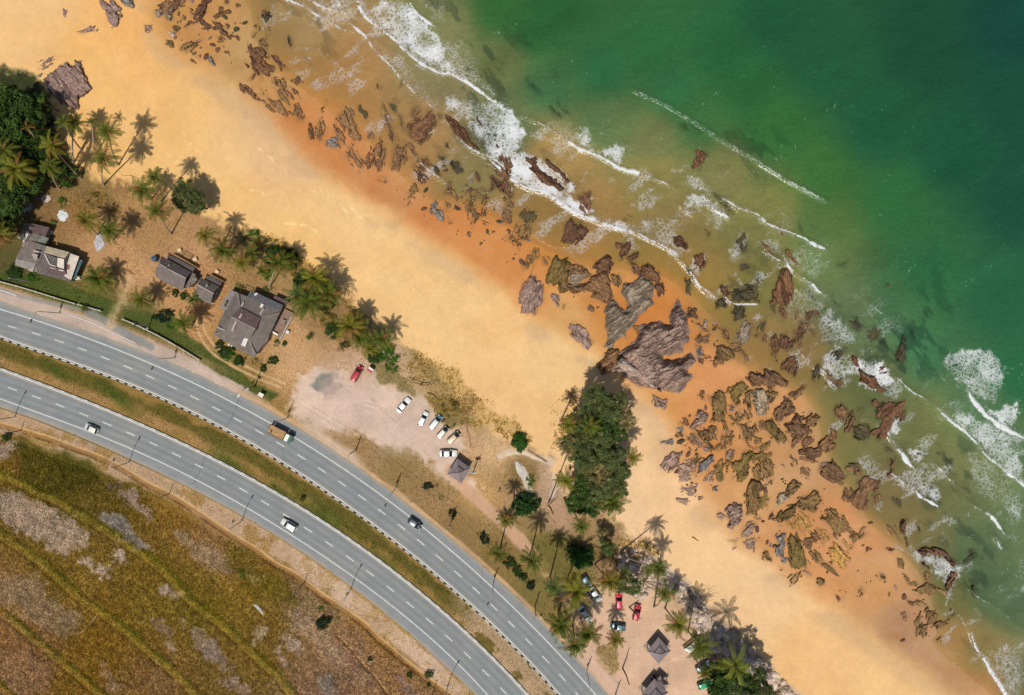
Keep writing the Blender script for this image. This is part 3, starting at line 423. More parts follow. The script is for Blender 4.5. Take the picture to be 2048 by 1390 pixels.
ok = (WD > -26) ; fk = ok.ravel()[QF].all(1); k = S * (1 - ZW / H); VV = np.stack([(U - 1024) * k, (695 - V) * k, ZW], -1).reshape(-1, 3)
F_ = QF[fk]; used = np.unique(F_); rm = np.full(len(VV), -1); rm[used] = np.arange(len(used))
sm_ = fast_mesh('sea', VV[used], rm[F_], True); attr(sm_, 'wcol', (s2l(np.clip(SEAD, 0, 255)) / GAIN).reshape(-1, 3)[used]); attr(sm_, 'wop', op.ravel()[used]); attr(sm_, 'foam', foam.ravel()[used])
t = NT('sea'); ps = t.pos(); wc = t.attr('wcol').outputs['Color']; wo = t.attr('wop').outputs['Fac']; fo = t.attr('foam').outputs['Fac']
dn = t.n('TexNoise', Scale=.7, Detail=4.0); t.t.links.new(ps, dn.inputs['Vector']); dv = t.n('VectorMath', operation='MULTIPLY_ADD'); t.t.links.new(dn.outputs['Color'], dv.inputs[0]); dv.inputs[1].default_value = (1.9, 1.9, 0); t.t.links.new(ps, dv.inputs[2])
def vor(sc, vec):
    v = t.n('TexVoronoi', feature='DISTANCE_TO_EDGE', Scale=sc); t.t.links.new(vec, v.inputs['Vector']); return v.outputs['Distance']
e1 = t.math('SUBTRACT', 1, t.math('MULTIPLY', vor(1.05, dv.outputs[0]), 2.4), clamp=True); e2 = t.math('SUBTRACT', 1, t.math('MULTIPLY', vor(2.3, dv.outputs[0]), 2.6), clamp=True)
fn = t.noise(5.0, ps, 3); lc = t.math('ADD', t.math('ADD', t.math('MULTIPLY', e1, .50), t.math('MULTIPLY', e2, .40)), t.math('MULTIPLY', fn, .20))
ff = t.math('MULTIPLY', t.math('SUBTRACT', t.math('ADD', lc, t.math('MULTIPLY', fo, .98)), 1.08), 2.2, clamp=True)
ff = t.math('MULTIPLY', ff, t.math('MULTIPLY_ADD', fo, 1.05, -.06, clamp=True))
wv = t.noise(1.3, t.coord('Object', (1, 2.2, 1), (0, 0, .65)), 4, .5); hb = t.math('ADD', t.math('MULTIPLY', wv, .7), t.math('MULTIPLY', t.noise(4.0, ps, 3), .3)); nb = t.bump(hb, .55, .16)
sw = t.noise(.22, t.coord('Object', (1, 3.0, 1), (0, 0, .62)), 3, 1.2); wk = t.math('ADD', t.math('MULTIPLY_ADD', t.math('SUBTRACT', hb, .5), .85, 1.0), t.math('MULTIPLY_ADD', sw, .34, -.17)); wcc = t.mix(1.0, wc, t.n('CombineColor', i0=wk, i1=wk, i2=wk).outputs[0], 'MULTIPLY')
body = t.n('BsdfDiffuse', Color=wcc); t.t.links.new(nb, body.inputs['Normal']); tr = t.n('BsdfTransparent', Color=(.93, .95, .9, 1))
m1 = t.n('MixShader'); t.t.links.new(wo, m1.inputs[0]); t.t.links.new(tr.outputs[0], m1.inputs[1]); t.t.links.new(body.outputs[0], m1.inputs[2])
gl = t.n('BsdfGlossy', Color=(1, 1, 1, 1), Roughness=.16); t.t.links.new(nb, gl.inputs['Normal']); fr = t.n('Fresnel', IOR=1.33); t.t.links.new(nb, fr.inputs['Normal'])
m2 = t.n('MixShader'); t.t.links.new(fr.outputs[0], m2.inputs[0]); t.t.links.new(m1.outputs[0], m2.inputs[1]); t.t.links.new(gl.outputs[0], m2.inputs[2])
fd = t.n('BsdfDiffuse', Color=(.62, .63, .62, 1)); t.t.links.new(t.bump(t.math('ADD', lc, fn), .5, .15), fd.inputs['Normal'])
m3 = t.n('MixShader'); t.t.links.new(t.math('MULTIPLY', ff, .93), m3.inputs[0]); t.t.links.new(m2.outputs[0], m3.inputs[1]); t.t.links.new(fd.outputs[0], m3.inputs[2])
t.done(m3.outputs[0]); SEA = link('sea', sm_, None, (t.m,)); tag(SEA, kind='structure'); SEA_USED = used
# ------------------------------------------------------------------ roads
def road(name, fa, fb, la, ld, lb, m):
    """carriageway with the wear of its traffic: la, ld, lb are the edge line, lane dashes and edge line"""
    xs = np.arange(-1500, 2600, 6.0); n = 41; T = np.linspace(0, 1, n)[None]; A = fa(xs)[:, None]; B = fb(xs)[:, None]; Y = A + (B - A) * T; Xg = np.repeat(xs[:, None], n, 1)
    a, d, b = la(xs)[:, None], ld(xs)[:, None], lb(xs)[:, None]; l1 = np.abs((Y - a) / (d - a) - .5); l2 = np.abs((Y - d) / (b - d) - .5)
    w = np.where((Y > a) & (Y < d), np.exp(-((l1 - .24) / .10) ** 2), 0) + np.where((Y > d) & (Y < b), np.exp(-((l2 - .24) / .10) ** 2), 0); e = np.minimum(Y - A, B - Y)
    k = S * (1 - .03 / H); V3 = np.stack([(Xg - 1024) * k, (695 - Y) * k, np.full(Y.shape, .03)], -1).reshape(-1, 3); J, I = np.meshgrid(np.arange(len(xs) - 1), np.arange(n - 1), indexing='ij'); b0 = (J * n + I).ravel()
    me = fast_mesh(name, V3, np.stack([b0, b0 + 1, b0 + n + 1, b0 + n], 1)); attr(me, 'wear', w.ravel()); attr(me, 'dusty', (1 - sst(0, 11, e + (fbm(Xg / 12, Y / 12, 3, 80) - .5) * 12)).ravel()); return link(name, me, None, (m,))
def ribbon(name, fa, fb, m, x0=-1500, x1=2600, step=8, z=.03, parent=None):
    xs = np.arange(x0, x1, step, dtype=float); v = []; f = []
    for i, x in enumerate(xs):
        v += [P(x, float(fa(x)), z), P(x, float(fb(x)), z)]
        if i: b = 2 * i; f.append((b - 2, b - 1, b + 1, b))
    return link(name, mesh(name, v, f), parent, (m,))
t = NT('asphalt'); ps = t.pos(); base = C(140, 144, 147)
a1 = t.noise(.25, ps, 5); a2 = t.noise(9, ps, 3); kx = t.math('ADD', t.math('MULTIPLY_ADD', a1, .34, .83), t.math('MULTIPLY_ADD', a2, .2, -.1)); ac = t.mix(1.0, base, t.n('CombineColor', i0=kx, i1=kx, i2=kx).outputs[0], 'MULTIPLY')
st = t.noise(.7, t.coord('Object', (.35, 2.2, 1), (0, 0, .6)), 3); ac = t.mix(t.math('MULTIPLY', t.math('SUBTRACT', st, .45, clamp=True), 1.2), ac, C(122, 126, 132)); ac = t.mix(t.math('MULTIPLY', t.math('SUBTRACT', t.noise(.12, ps, 4), .5, clamp=True), 1.4, clamp=True), ac, C(166, 160, 154))
ac = t.mix(t.math('MULTIPLY', t.attr('wear').outputs['Fac'], t.math('MULTIPLY_ADD', t.noise(.35, ps, 4), .7, .15)), ac, C(118, 120, 124)); ac = t.mix(t.math('MULTIPLY', t.attr('dusty').outputs['Fac'], .6), ac, C(176, 162, 146)); ck = t.n('TexVoronoi', feature='DISTANCE_TO_EDGE', Scale=.16); t.t.links.new(t.coord('Object'), ck.inputs['Vector']); ac = t.mix(t.math('MULTIPLY', t.math('LESS_THAN', ck.outputs['Distance'], .009), .14), ac, C(96, 96, 98)); ASPH = t.done(t.bsdf(ac, .88, .25, t.bump(a2, .2, .03)))
tag(road('road_northern', UN, lambda x: USL(x) + 3, UNL, UD, USL, ASPH), kind='structure'); tag(road('road_southern', lambda x: LNL(x) - 3, LS, LNL, LD, LSL, ASPH), kind='structure')
t = NT('road_paint'); pc = t.mix(t.math('MULTIPLY', t.math('GREATER_THAN', t.noise(5, t.pos(), 3), .55), .6), C(222, 222, 218), C(160, 162, 163)); PAINT = t.done(t.bsdf(pc, .7, .3))
def curve_pts(f, x0, x1, step=4):
    xs = np.arange(x0, x1, step, dtype=float); return [(x, float(f(x))) for x in xs]
def strip(mb, pts, w, z, off=0.0):
    """flat strip along photo-pixel points, w and off in px"""
    b = len(mb.v); n = len(pts)
    for i, (x, y) in enumerate(pts):
        x0, y0 = pts[max(i - 1, 0)]; x1, y1 = pts[min(i + 1, n - 1)]; L = math.hypot(x1 - x0, y1 - y0); nx, ny = -(y1 - y0) / L, (x1 - x0) / L
        mb.v += [P(x + nx * (off - w / 2), y + ny * (off - w / 2), z), P(x + nx * (off + w / 2), y + ny * (off + w / 2), z)]
        if i: q = b + 2 * i; mb.f.append((q - 2, q - 1, q + 1, q))
m_ = MB()
for f_, w_ in ((UNL, 1.95), (USL, 1.85), (LNL, 1.95), (LSL, 1.85)): strip(m_, curve_pts(f_, -900, 1900), w_, .036)
def walk(f, x, px):
    while px > 0: s_ = 1.0; nx = x + s_ * .5; px -= math.hypot(.5, float(f(nx) - f(x))); x = nx
    return x
for f_, xs0 in ((UD, 16), (LD, 16)):
    x = xs0; 
    while x < 1300:
        e = walk(f_, x, 18.5); strip(m_, curve_pts(f_, x, e + .1, (e - x) / 4.001), 1.9, .037); x = walk(f_, e, 29.8 if f_ is UD else 31.5)
    x = xs0 - 44.5
    while x > -400: strip(m_, curve_pts(f_, x, x + 17.5, 4.3), 1.9, .037); x -= 46
strip(m_, X('C4', '-60,65 0,80 60,98 130,125'), 1.8, .05); strip(m_, X('C4', '535,268 650,310 760,352 860,402'), 1.6, .12); strip(m_, X('C4', '935,435 1000,465 1075,500'), 1.6, .12); strip(m_, X('C4', '880,410 910,425'), 1.6, .12)
tag(m_.build('road_markings', PAINT), kind='structure')
m_ = MB(); strip(m_, [(478, 797), (470, 820), (460, 842), (447, 857)], 2.2, .0335); strip(m_, [(483, 800), (473, 826), (462, 850)], .8, .0335); strip(m_, [(412, 908), (405, 930), (397, 948), (386, 968)], 2.4, .0335)
strip(m_, [(553, 836), (555, 845), (553, 853)], .8, .0335); strip(m_, curve_pts(lambda x: UD(x) - 6, 430, 560), 1.2, .0335); strip(m_, curve_pts(lambda x: LD(x) + 6, 100, 360), .9, .0335); strip(m_, curve_pts(lambda x: UD(x) - 5.5, 640, 1000), .8, .0335)
tag(m_.build('road_repair', simple('dark_patch', C(118, 122, 128), .9)), kind='structure')
KW, KB, KG = simple('kerb_white', C(218, 218, 214), .8), simple('kerb_black', C(52, 50, 48), .8), simple('kerb_grey', C(176, 176, 172), .85, var=.25)
def kerb(name, f, off, segs):
    mbs = {}; x = -700.0; i = 0
    while x < 1500:
        L, mt = segs[i % len(segs)]; e = walk(f, x, L); (x0, y0), (x1, y1) = (x, float(f(x))), (e, float(f(e))); l = math.hypot(x1 - x0, y1 - y0); nx, ny = -(y1 - y0) / l, (x1 - x0) / l
        ps_ = [P(a + nx * o, b + ny * o, 0) for a, b, o in ((x0, y0, off), (x1, y1, off), (x1, y1, off + 1.9), (x0, y0, off + 1.9))]; mbs.setdefault(mt.name, (MB(), mt))[0].prism([p[:2] for p in ps_], -.1, .16); x = e; i += 1
    vs, fs, mi, ml = [], [], [], []
    for q, (b_, mt) in enumerate(mbs.values()): n_ = len(vs); vs += b_.v; fs += [tuple(n_ + j for j in f2) for f2 in b_.f]; mi += [q] * len(b_.f); ml.append(mt)
    me = mesh(name, vs, fs); o = link(name, me, None, ml); me.polygons.foreach_set('material_index', mi); tag(o, kind='structure')
kerb('kerb_striped', USL, 2.6, ((10.5, KW), (6.5, KB))); kerb('kerb_pale', LNL, -4.4, ((8, KW), (7, KG), (9, KG)))
m_ = MB(); strip(m_, curve_pts(LNL, -700, 1500), 1.5, .02, -5.4); strip(m_, curve_pts(USL, -700, 1500), 1.2, .02, 5.2); tag(m_.build('gutter_edge', simple('dark_soil', C(62, 50, 38), .95)), kind='structure')
# ------------------------------------------------------------------ rocks
def rock_mat(name, c1, c2, c3, rough=.85):
    c1, c2, c3 = (tuple(min(.8, x * k_) for x, k_ in zip(c_, (1.42, 1.40, 1.30))) + (1,) for c_ in (c1, c2, c3))
    t = NT(name); lv = t.coord('Object', (.45, 1.5, 1)); ob = t.coord('Object')
    a = t.noise(1.1, lv, 5, 1.9, .6); b = t.noise(2.6, ob, 4, .5); e = t.noise(.35, ob, 3)
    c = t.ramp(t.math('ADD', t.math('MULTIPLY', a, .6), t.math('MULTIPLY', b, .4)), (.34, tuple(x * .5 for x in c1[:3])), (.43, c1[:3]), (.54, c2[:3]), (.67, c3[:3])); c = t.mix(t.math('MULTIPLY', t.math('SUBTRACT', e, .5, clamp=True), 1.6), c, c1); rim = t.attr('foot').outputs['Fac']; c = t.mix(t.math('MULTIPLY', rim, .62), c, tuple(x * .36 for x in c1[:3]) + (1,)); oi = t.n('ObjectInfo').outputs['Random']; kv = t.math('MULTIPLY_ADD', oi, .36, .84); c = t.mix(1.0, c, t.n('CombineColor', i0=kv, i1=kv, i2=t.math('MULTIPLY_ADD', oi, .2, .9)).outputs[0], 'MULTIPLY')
    return t.done(t.bsdf(c, rough, .25, t.bump(t.math('ADD', a, b), .35, .2)))
RM = dict(b=rock_mat('rock_brown', C(96, 70, 52), C(128, 96, 70), C(160, 124, 90)), r=rock_mat('rock_red_brown', C(84, 58, 44), C(110, 78, 58), C(140, 106, 80)), p=rock_mat('rock_purple', C(112, 90, 84), C(152, 126, 120), C(188, 164, 154)),
  o=rock_mat('rock_olive_brown', C(96, 74, 48), C(124, 98, 64), C(154, 124, 84)), l=rock_mat('rock_green_olive', C(92, 76, 42), C(118, 98, 58), C(146, 122, 76)), h=rock_mat('rock_headland', C(124, 102, 96), C(154, 130, 124), C(190, 166, 158)), g=rock_mat('rock_grey', C(118, 104, 92), C(152, 136, 122), C(186, 170, 154)),
  s=rock_mat('rock_blue_grey', C(94, 88, 90), C(126, 120, 122), C(166, 160, 158)), y=rock_mat('rock_yellow', C(128, 96, 54), C(176, 134, 80), C(206, 160, 104)), k=rock_mat('rock_pink', C(176, 156, 150), C(200, 180, 174), C(216, 198, 190)),
  d=rock_mat('rock_drowned', C(60, 58, 44), C(78, 70, 50), C(96, 84, 60)))
CNAME = dict(h='purple-brown', b='brown', r='red-brown', p='purple-grey', o='olive-brown', l='greenish', g='grey', s='blue-grey', y='yellow-brown', k='pale pink', d='dark sunken')
ROCKS = []
def rk(cr, kind, h, frag, ang, s, label=None, base=0.0):
    """frag: how far the outcrop is broken into pieces; ang: bedding direction, degrees clockwise from right in the photo"""
    pts = X(cr, s); a = np.array(pts); cu, cv = a.mean(0); h = h * .72 if (gz(cu, cv) < -1.3 and h < 1.4) else h; u0, v0 = a.min(0) - 7; u1, v1 = a.max(0) + 7
    big = (u1 - u0) * (v1 - v0); st = 1.25 if big < 2600 else (1.5 if big < 9000 else 1.8)
    gu, gv = np.meshgrid(np.arange(u0, u1, st), np.arange(v0, v1, st)); n = len(ROCKS) + 1
    xm, ym = gu * S, gv * S; th = math.radians(ang); al = xm * math.cos(th) + ym * math.sin(th); ac = -xm * math.sin(th) + ym * math.cos(th)
    sd = poly_sd(pts, gu, gv) * S
    edge = (fbm(al / 2.0, ac / 1.0, 4, n % 40) - .5) * (1.3 if big < 1200 else 2.3); ridg = 1 - np.abs(2 * fbm(al / 3.4, ac / .95, 4, (n * 7) % 50 + 3) - 1); fine = fbm(al / .9, ac / .35, 3, n % 30 + 9)
    q = sd + (.36 if big < 900 else (.5 if h < 2 else .05)) + edge * (1 if h < 2 else .6) - frag * 2.0 * np.clip(.62 - (fbm(al / 1.9, ac / .8, 3, n % 37 + 60)), 0, 1) * 2.0
    sl = sub(pts, 12); us_, vs_ = U[sl] * S, V[sl] * S; al2 = us_ * math.cos(th) + vs_ * math.sin(th); ac2 = -us_ * math.sin(th) + vs_ * math.cos(th)
    STAIN[sl] = np.maximum(STAIN[sl], sst(-1.2, .8, poly_sd(pts, U[sl], V[sl]) * S) * sst(.42, .66, fbm(al2 / 2.4, ac2 / .7, 4, n % 40 + 2)) * (.75 if h < 2 else .3))
    cs_ = 1 if big < 3500 else 1.9; crk = 1 - np.abs(2 * fbm(al / 2.8 / cs_, ac / .8 / cs_, 4, (n * 3) % 60 + 5) - 1); q = q - (.3 + frag * 3.3) * sst(.84 - frag * .35, .99, crk) * (1 if h < 1.5 else .25)
    prof = sst(-.05, .45 + h * .35, q); hh = h * prof * (.55 + .45 * ridg * ridg) + .12 * (fine - .5) * np.minimum(h, 1) * prof + .25 * h * sst(.5, 4, q)
    if h > 1.5: hh = h * prof * (.6 + .28 * ridg) + prof * h * .35 * (fbm(xm / 5, ym / 5, 3, n + 70) - .3) + .10 * (fine - .5) * prof - .5 * prof * sst(.8, .97, crk)
    g0 = at(Z, gu, gv); zz = np.where(q > 0, g0 + base + hh, g0 - .35)
    inn = q > -.02; f = inn[:-1, :-1] | inn[1:, :-1] | inn[1:, 1:] | inn[:-1, 1:]
    nv, nu = gu.shape; J, I = np.nonzero(f); b0 = J * nu + I; F = np.stack([b0, b0 + nu, b0 + nu + 1, b0 + 1], 1)
    if len(F) < 3: return
    ox, oy, _ = P(cu, cv, 0); oz = gz(cu, cv); k = S * (1 - zz / H); Xw = (gu - 1024) * k - ox; Yw = (695 - gv) * k - oy; c, s_ = math.cos(-th), math.sin(-th)
    V3 = np.stack([Xw * c + Yw * s_, -Xw * s_ + Yw * c, zz - oz], -1).reshape(-1, 3); us = np.unique(F); rm = np.full(len(V3), -1); rm[us] = np.arange(len(us))
    nm = 'rock_outcrop' if big > 700 else 'rock'
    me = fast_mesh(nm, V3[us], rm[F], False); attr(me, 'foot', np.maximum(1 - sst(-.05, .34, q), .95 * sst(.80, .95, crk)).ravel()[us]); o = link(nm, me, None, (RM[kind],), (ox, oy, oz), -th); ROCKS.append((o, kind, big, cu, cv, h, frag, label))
LITTLE = dict(b=.5)
def rks(cr, block):
    for ln in block.strip().split(';'):
        w = ln.split(); kind, h, frag, ang = w[0], float(w[1]), float(w[2]), float(w[3]); lab = None
        if '|' in ln: ln, lab = ln.split('|'); w = ln.split(); lab = lab.strip()
        rk(cr, kind, h, frag, ang, ' '.join(w[4:]), lab)
rks('K4', '''r .7 .42 50 1150,570 1230,540 1330,540 1400,600 1380,650 1330,720 1420,800 1380,900 1330,920 1200,840 1080,800 1120,700 | large shattered red-brown outcrop in thin flakes at the head of the wet sand;
r .4 .1 50 1420,650 1500,680 1600,800 1540,780 1450,700; b .4 .1 50 1350,770 1430,760 1440,830 1390,850; b .6 .35 55 1470,880 1530,870 1570,940 1600,1000 1650,1140 1560,1120 1420,1000 1400,920; o .4 .3 55 1420,1020 1550,1080 1640,1240 1560,1190;
b .5 .35 50 1200,990 1300,1060 1360,1130 1470,1180 1560,1260 1640,1320 1590,1350 1480,1290 1340,1130 1250,1060; b .5 .1 45 1310,1180 1380,1210 1440,1290 1350,1240; r .4 .3 45 1050,980 1110,1000 1210,1080 1280,1160 1170,1100 1080,1070 1040,1020;
r .3 .1 60 1640,930 1700,970 1760,960 1720,900; r .3 .5 60 1650,1020 1740,1050 1750,1120 1660,1090; b .5 .3 70 1680,1200 1740,1280 1770,1390 1700,1390 1690,1300; r .7 .1 -60 560,90 620,10 680,20 640,120 590,200 550,170;
r .4 .3 -30 110,70 240,0 420,0 370,60 290,90 250,150 150,130; g 1.2 0 -50 205,110 270,80 290,110 240,160; g 1.2 0 50 180,170 230,170 260,240 220,250; g 1.0 0 20 70,130 130,125 145,165 90,185; r .4 .2 -70 330,140 370,180 350,250 310,270 340,200;
r .4 .35 30 480,120 560,230 640,280 720,320 620,310 560,250 500,240; r .5 .1 40 720,240 790,270 900,390 1020,440 930,430 830,340 760,300; o .4 .15 45 780,340 840,350 900,410 850,420 800,390; r .5 .1 40 780,420 860,460 830,490 790,460;
o .5 .2 -30 350,520 420,490 590,440 580,500 480,560 410,610 360,570; s .7 0 50 660,680 700,665 740,740 690,720; r .5 .1 -40 730,180 800,140 860,140 800,180 740,210; r .3 .4 -30 380,280 460,230 500,260 400,330; r .5 0 60 875,285 915,295 895,335;
d .8 .1 -50 1300,180 1370,150 1410,190 1340,240; k 1.0 0 10 225,370 270,370 280,400 240,415 | pale rounded boulder on the sand below the broken grey boulders; o .5 0 40 280,310 330,330 310,370; b .4 0 0 800,90 830,95 830,130 800,125; b .4 0 0 1000,50 1040,55 1040,80 1000,80; b .5 0 0 880,0 910,10 900,40 870,30; b .3 .2 -40 1180,390 1240,380 1230,430 1190,435; r .3 .3 40 490,660 550,660 530,730 480,700; o .5 .1 30 190,460 260,470 260,540 210,520''')
rks('T0', '''p .7 .15 60 600,0 640,30 690,0 720,50 700,80 730,100 690,155 650,110 620,50; s .8 0 30 725,0 790,0 790,45 750,30; p .3 .2 -20 470,190 575,150 575,190 545,205 500,190; p .2 .45 80 385,60 415,60 415,110 390,100; p .4 0 20 865,155 905,155 905,185 870,190;
p 1.0 .06 50 260,470 400,380 430,400 480,370 500,430 540,530 470,590 455,665 400,630 320,580 | broad purple-grey rock slab on dry sand beside the dark forest; p .25 .5 -30 235,380 290,350 340,370 300,400 260,420 245,460; b .4 .2 -40 960,60 1000,10 1100,0 1040,60 1000,90''')
rks('K1', '''r .3 .3 -70 120,250 150,200 130,290 100,310; b .4 .4 -75 50,400 110,360 140,470 95,545 45,500; r .5 .1 70 0,400 40,450 30,540 0,560;
b .6 .42 65 225,420 270,310 330,260 400,300 440,430 460,550 400,560 340,500 320,640 270,560 260,470; s .5 .3 30 150,560 220,520 270,590 240,650 160,600; b .4 .42 60 290,640 400,600 470,700 520,780 460,850 380,760 300,690; d .5 .4 70 460,240 530,290 510,370 460,310;
b .5 .4 65 680,200 720,270 750,400 830,470 800,600 760,520 700,430 670,280; b .3 .1 75 830,320 860,400 870,470 845,420; d .4 .1 60 740,220 800,240 790,300 750,270; r .3 .1 -60 780,190 820,160 810,210; r .4 .1 80 620,0 650,0 655,90 600,70; r .4 .1 -75 830,50 850,20 850,70 830,90; b .3 .2 70 540,480 580,500 580,540 545,530;
r .8 .22 -40 940,390 1080,320 1120,260 1220,330 1150,450 1090,540 1020,600 960,540 930,460 | red-brown outcrop jutting above the shallow pool near the second foam line; b .6 .32 -80 580,610 650,540 700,640 690,780 640,830 590,780; b .5 .28 -75 790,590 870,640 910,740 830,790 790,830 745,820 770,700; b .4 0 60 920,590 960,650 990,700 950,670;
r .5 .38 50 960,800 1000,760 1090,830 1090,920 1020,970 950,920; r .4 .2 50 1000,740 1080,720 1110,790 1050,800; d .5 .1 50 1130,780 1200,800 1200,880 1150,850; d .6 .1 60 1300,760 1380,760 1420,850 1360,860; d .5 0 0 1200,710 1260,720 1250,760 1210,750; d .6 0 80 1240,570 1290,580 1290,640 1240,630;
r 1.6 .12 50 1260,330 1330,350 1450,450 1500,560 1560,640 1450,590 1350,510 1300,420 | long red-brown reef ridge awash in white surf; r 1.5 .1 50 1540,340 1580,380 1620,440 1570,420; r 1.5 .1 40 1720,580 1780,610 1770,660 1720,620; b .6 .32 60 1240,1010 1310,930 1360,1000 1400,1080 1360,1120 1290,1060 1250,1080;
b .3 .4 -50 900,1040 960,1080 930,1140 900,1170; s .7 .15 60 1120,1190 1160,1130 1170,1190 1240,1200 1240,1280 1190,1290 1130,1240 | dark blue-grey rock pair on bare orange wet sand; o .4 .1 70 1250,1120 1300,1160 1270,1210; b .3 .5 30 1310,1140 1400,1150 1400,1220 1330,1200; b .3 .2 40 1270,1260 1310,1330 1290,1340;
o .6 .3 -70 1460,1110 1530,1110 1560,1200 1620,1100 1640,1160 1570,1300 1510,1340 1470,1250; r .8 .2 50 1680,910 1780,940 1853,900 1853,1060 1750,1030; b .5 .3 80 1800,1180 1853,1160 1853,1300 1820,1320; b .3 .55 30 1580,1270 1660,1290 1640,1350 1590,1330; o .3 .5 30 1460,1010 1640,1010 1620,1080 1500,1090; b .3 .4 0 620,920 720,900 700,950 640,950''')
rks('T2', '''r 1.9 .1 42 150,930 200,950 300,1060 380,1130 360,1150 260,1090 180,1010 | long red-brown rock ridge inside the thickest white surf; r 1.7 .15 50 260,950 330,990 400,1060 450,1120 400,1090 320,1020; r 1.0 .25 60 0,900 60,960 80,1040 20,1080 0,1050; b .7 .25 70 20,1100 80,1110 70,1230 30,1200;
r 1.5 .1 75 1180,900 1250,920 1200,1010 1160,1000 | lone dark rock breaking the green water beyond the surf; d 1.0 .1 40 1070,750 1140,740 1190,790 1110,780; d .8 .3 60 300,640 350,610 410,680 340,710; r .9 .2 60 470,1170 540,1150 570,1200 510,1290 470,1230; b .5 .2 80 20,1260 60,1250 60,1330 30,1320; r .5 .3 30 740,1290 780,1300 750,1320; r 1.3 .2 40 1270,1150 1350,1180 1390,1290 1330,1230; r .5 .2 60 830,1170 870,1160 860,1200; r .5 .3 -50 630,1260 660,1260 660,1290''')
rks('M1', '''r 1.0 .04 -50 545,220 540,160 570,80 600,50 640,110 660,80 700,150 690,190 620,245 | tall red-brown rock in shallow water with two humped ends; o .5 .25 -60 180,180 200,110 260,120 290,100 300,170 260,220 235,220; b .5 .2 70 100,20 150,20 140,90 110,70; d .6 .35 -60 200,20 350,0 340,60 260,80;
r .9 .1 -60 940,250 1010,240 1010,290 960,360 940,320; r .6 0 -40 1000,350 1040,320 1080,310 1080,345 1030,360; o .5 .32 -70 240,400 290,320 330,280 350,310 300,450 250,440; o .4 .3 60 380,340 430,350 430,410 390,400; l 1.3 .03 -70 415,480 470,360 560,350 580,400 560,500 470,540 420,530 | mossy olive rock with banded sides at the edge of the wet sand;
b .9 .12 30 570,400 680,420 740,470 680,480 620,490 570,460; g 1.0 0 10 595,480 640,460 710,480 670,520 600,550; o .9 0 70 520,510 560,490 580,550 560,590 520,580; r 1.3 .03 -40 770,390 870,340 905,380 880,440 830,480 790,460; b 1.4 .05 40 585,560 700,530 770,480 850,480 880,600 890,680 830,680 750,640 790,590 720,570 640,610 600,600;
o .7 .05 80 900,480 950,460 960,520 930,555 905,530; b .9 .05 60 1020,370 1090,390 1090,460 1050,470; r 1.1 .04 50 1080,460 1130,390 1180,410 1250,500 1240,540 1180,510 1100,480; g 2.6 .03 -35 960,600 970,540 1040,530 1110,470 1190,510 1210,560 1190,640 1210,690 1100,770 1060,830 1000,900 1000,950 960,930 870,1020 830,1000 860,900 830,800 840,700 900,640 990,740 1000,680 | large pale-topped grey rock with curved layers beside the headland;
r .8 .05 70 1210,560 1260,540 1275,590 1230,630; p 1.1 .1 -60 225,620 260,530 310,470 370,520 385,600 370,660 330,770 240,740 | isolated purple-grey rock where dry sand meets wet; p .5 .05 60 455,620 500,640 500,700 470,660; p .5 0 50 710,705 750,720 740,745 720,735; p .3 0 0 525,690 550,700 535,720;
p .6 .14 48 560,840 640,820 690,860 750,970 700,1010 620,940 | flat purple rock slab alone on the pale dry sand; h 4.6 .0 -30 940,1040 1060,960 1100,840 1160,820 1240,810 1310,840 1310,740 1370,650 1410,700 1450,780 1460,940 1400,1040 1310,1070 1260,1060 1290,1100 1400,1080 1470,1045 1510,1100 1440,1170 1500,1220 1440,1280 1390,1350 1240,1320 1080,1290 940,1200 870,1180 940,1120 | huge purple-brown headland rock, the largest on the beach;
b 1.6 .1 -40 790,1140 870,1030 930,1030 940,1100 880,1180 820,1190; o .5 .1 0 1050,860 1090,850 1080,890; r .6 .1 40 1440,720 1500,720 1520,790 1460,790; b .5 0 0 1560,870 1620,880 1600,910; b .6 0 0 1540,930 1590,930 1590,970 1550,960; s .5 .1 70 1510,990 1540,1000 1550,1060 1520,1080; b .4 .1 0 1550,1070 1610,1070 1600,1095; b .4 0 0 1530,1090 1560,1090 1560,1120 1530,1115;
r 1.7 0 40 1345,200 1390,200 1440,250 1430,285 1380,260 | smooth oval rock ringed by a thin line of white foam; r 1.2 .15 -70 1490,350 1560,320 1580,360 1540,440 1500,400; d .7 .35 80 1430,420 1480,440 1480,620 1430,600; r 1.0 .1 20 1570,140 1630,160 1600,190''')
rk('M1', 'k', 2.6, .0, 40, '935,1110 980,1080 1080,1140 1130,1200 1250,1330 1100,1240 940,1140', 'pale pink rock rib rising from the inland flank of the headland', 3.4)
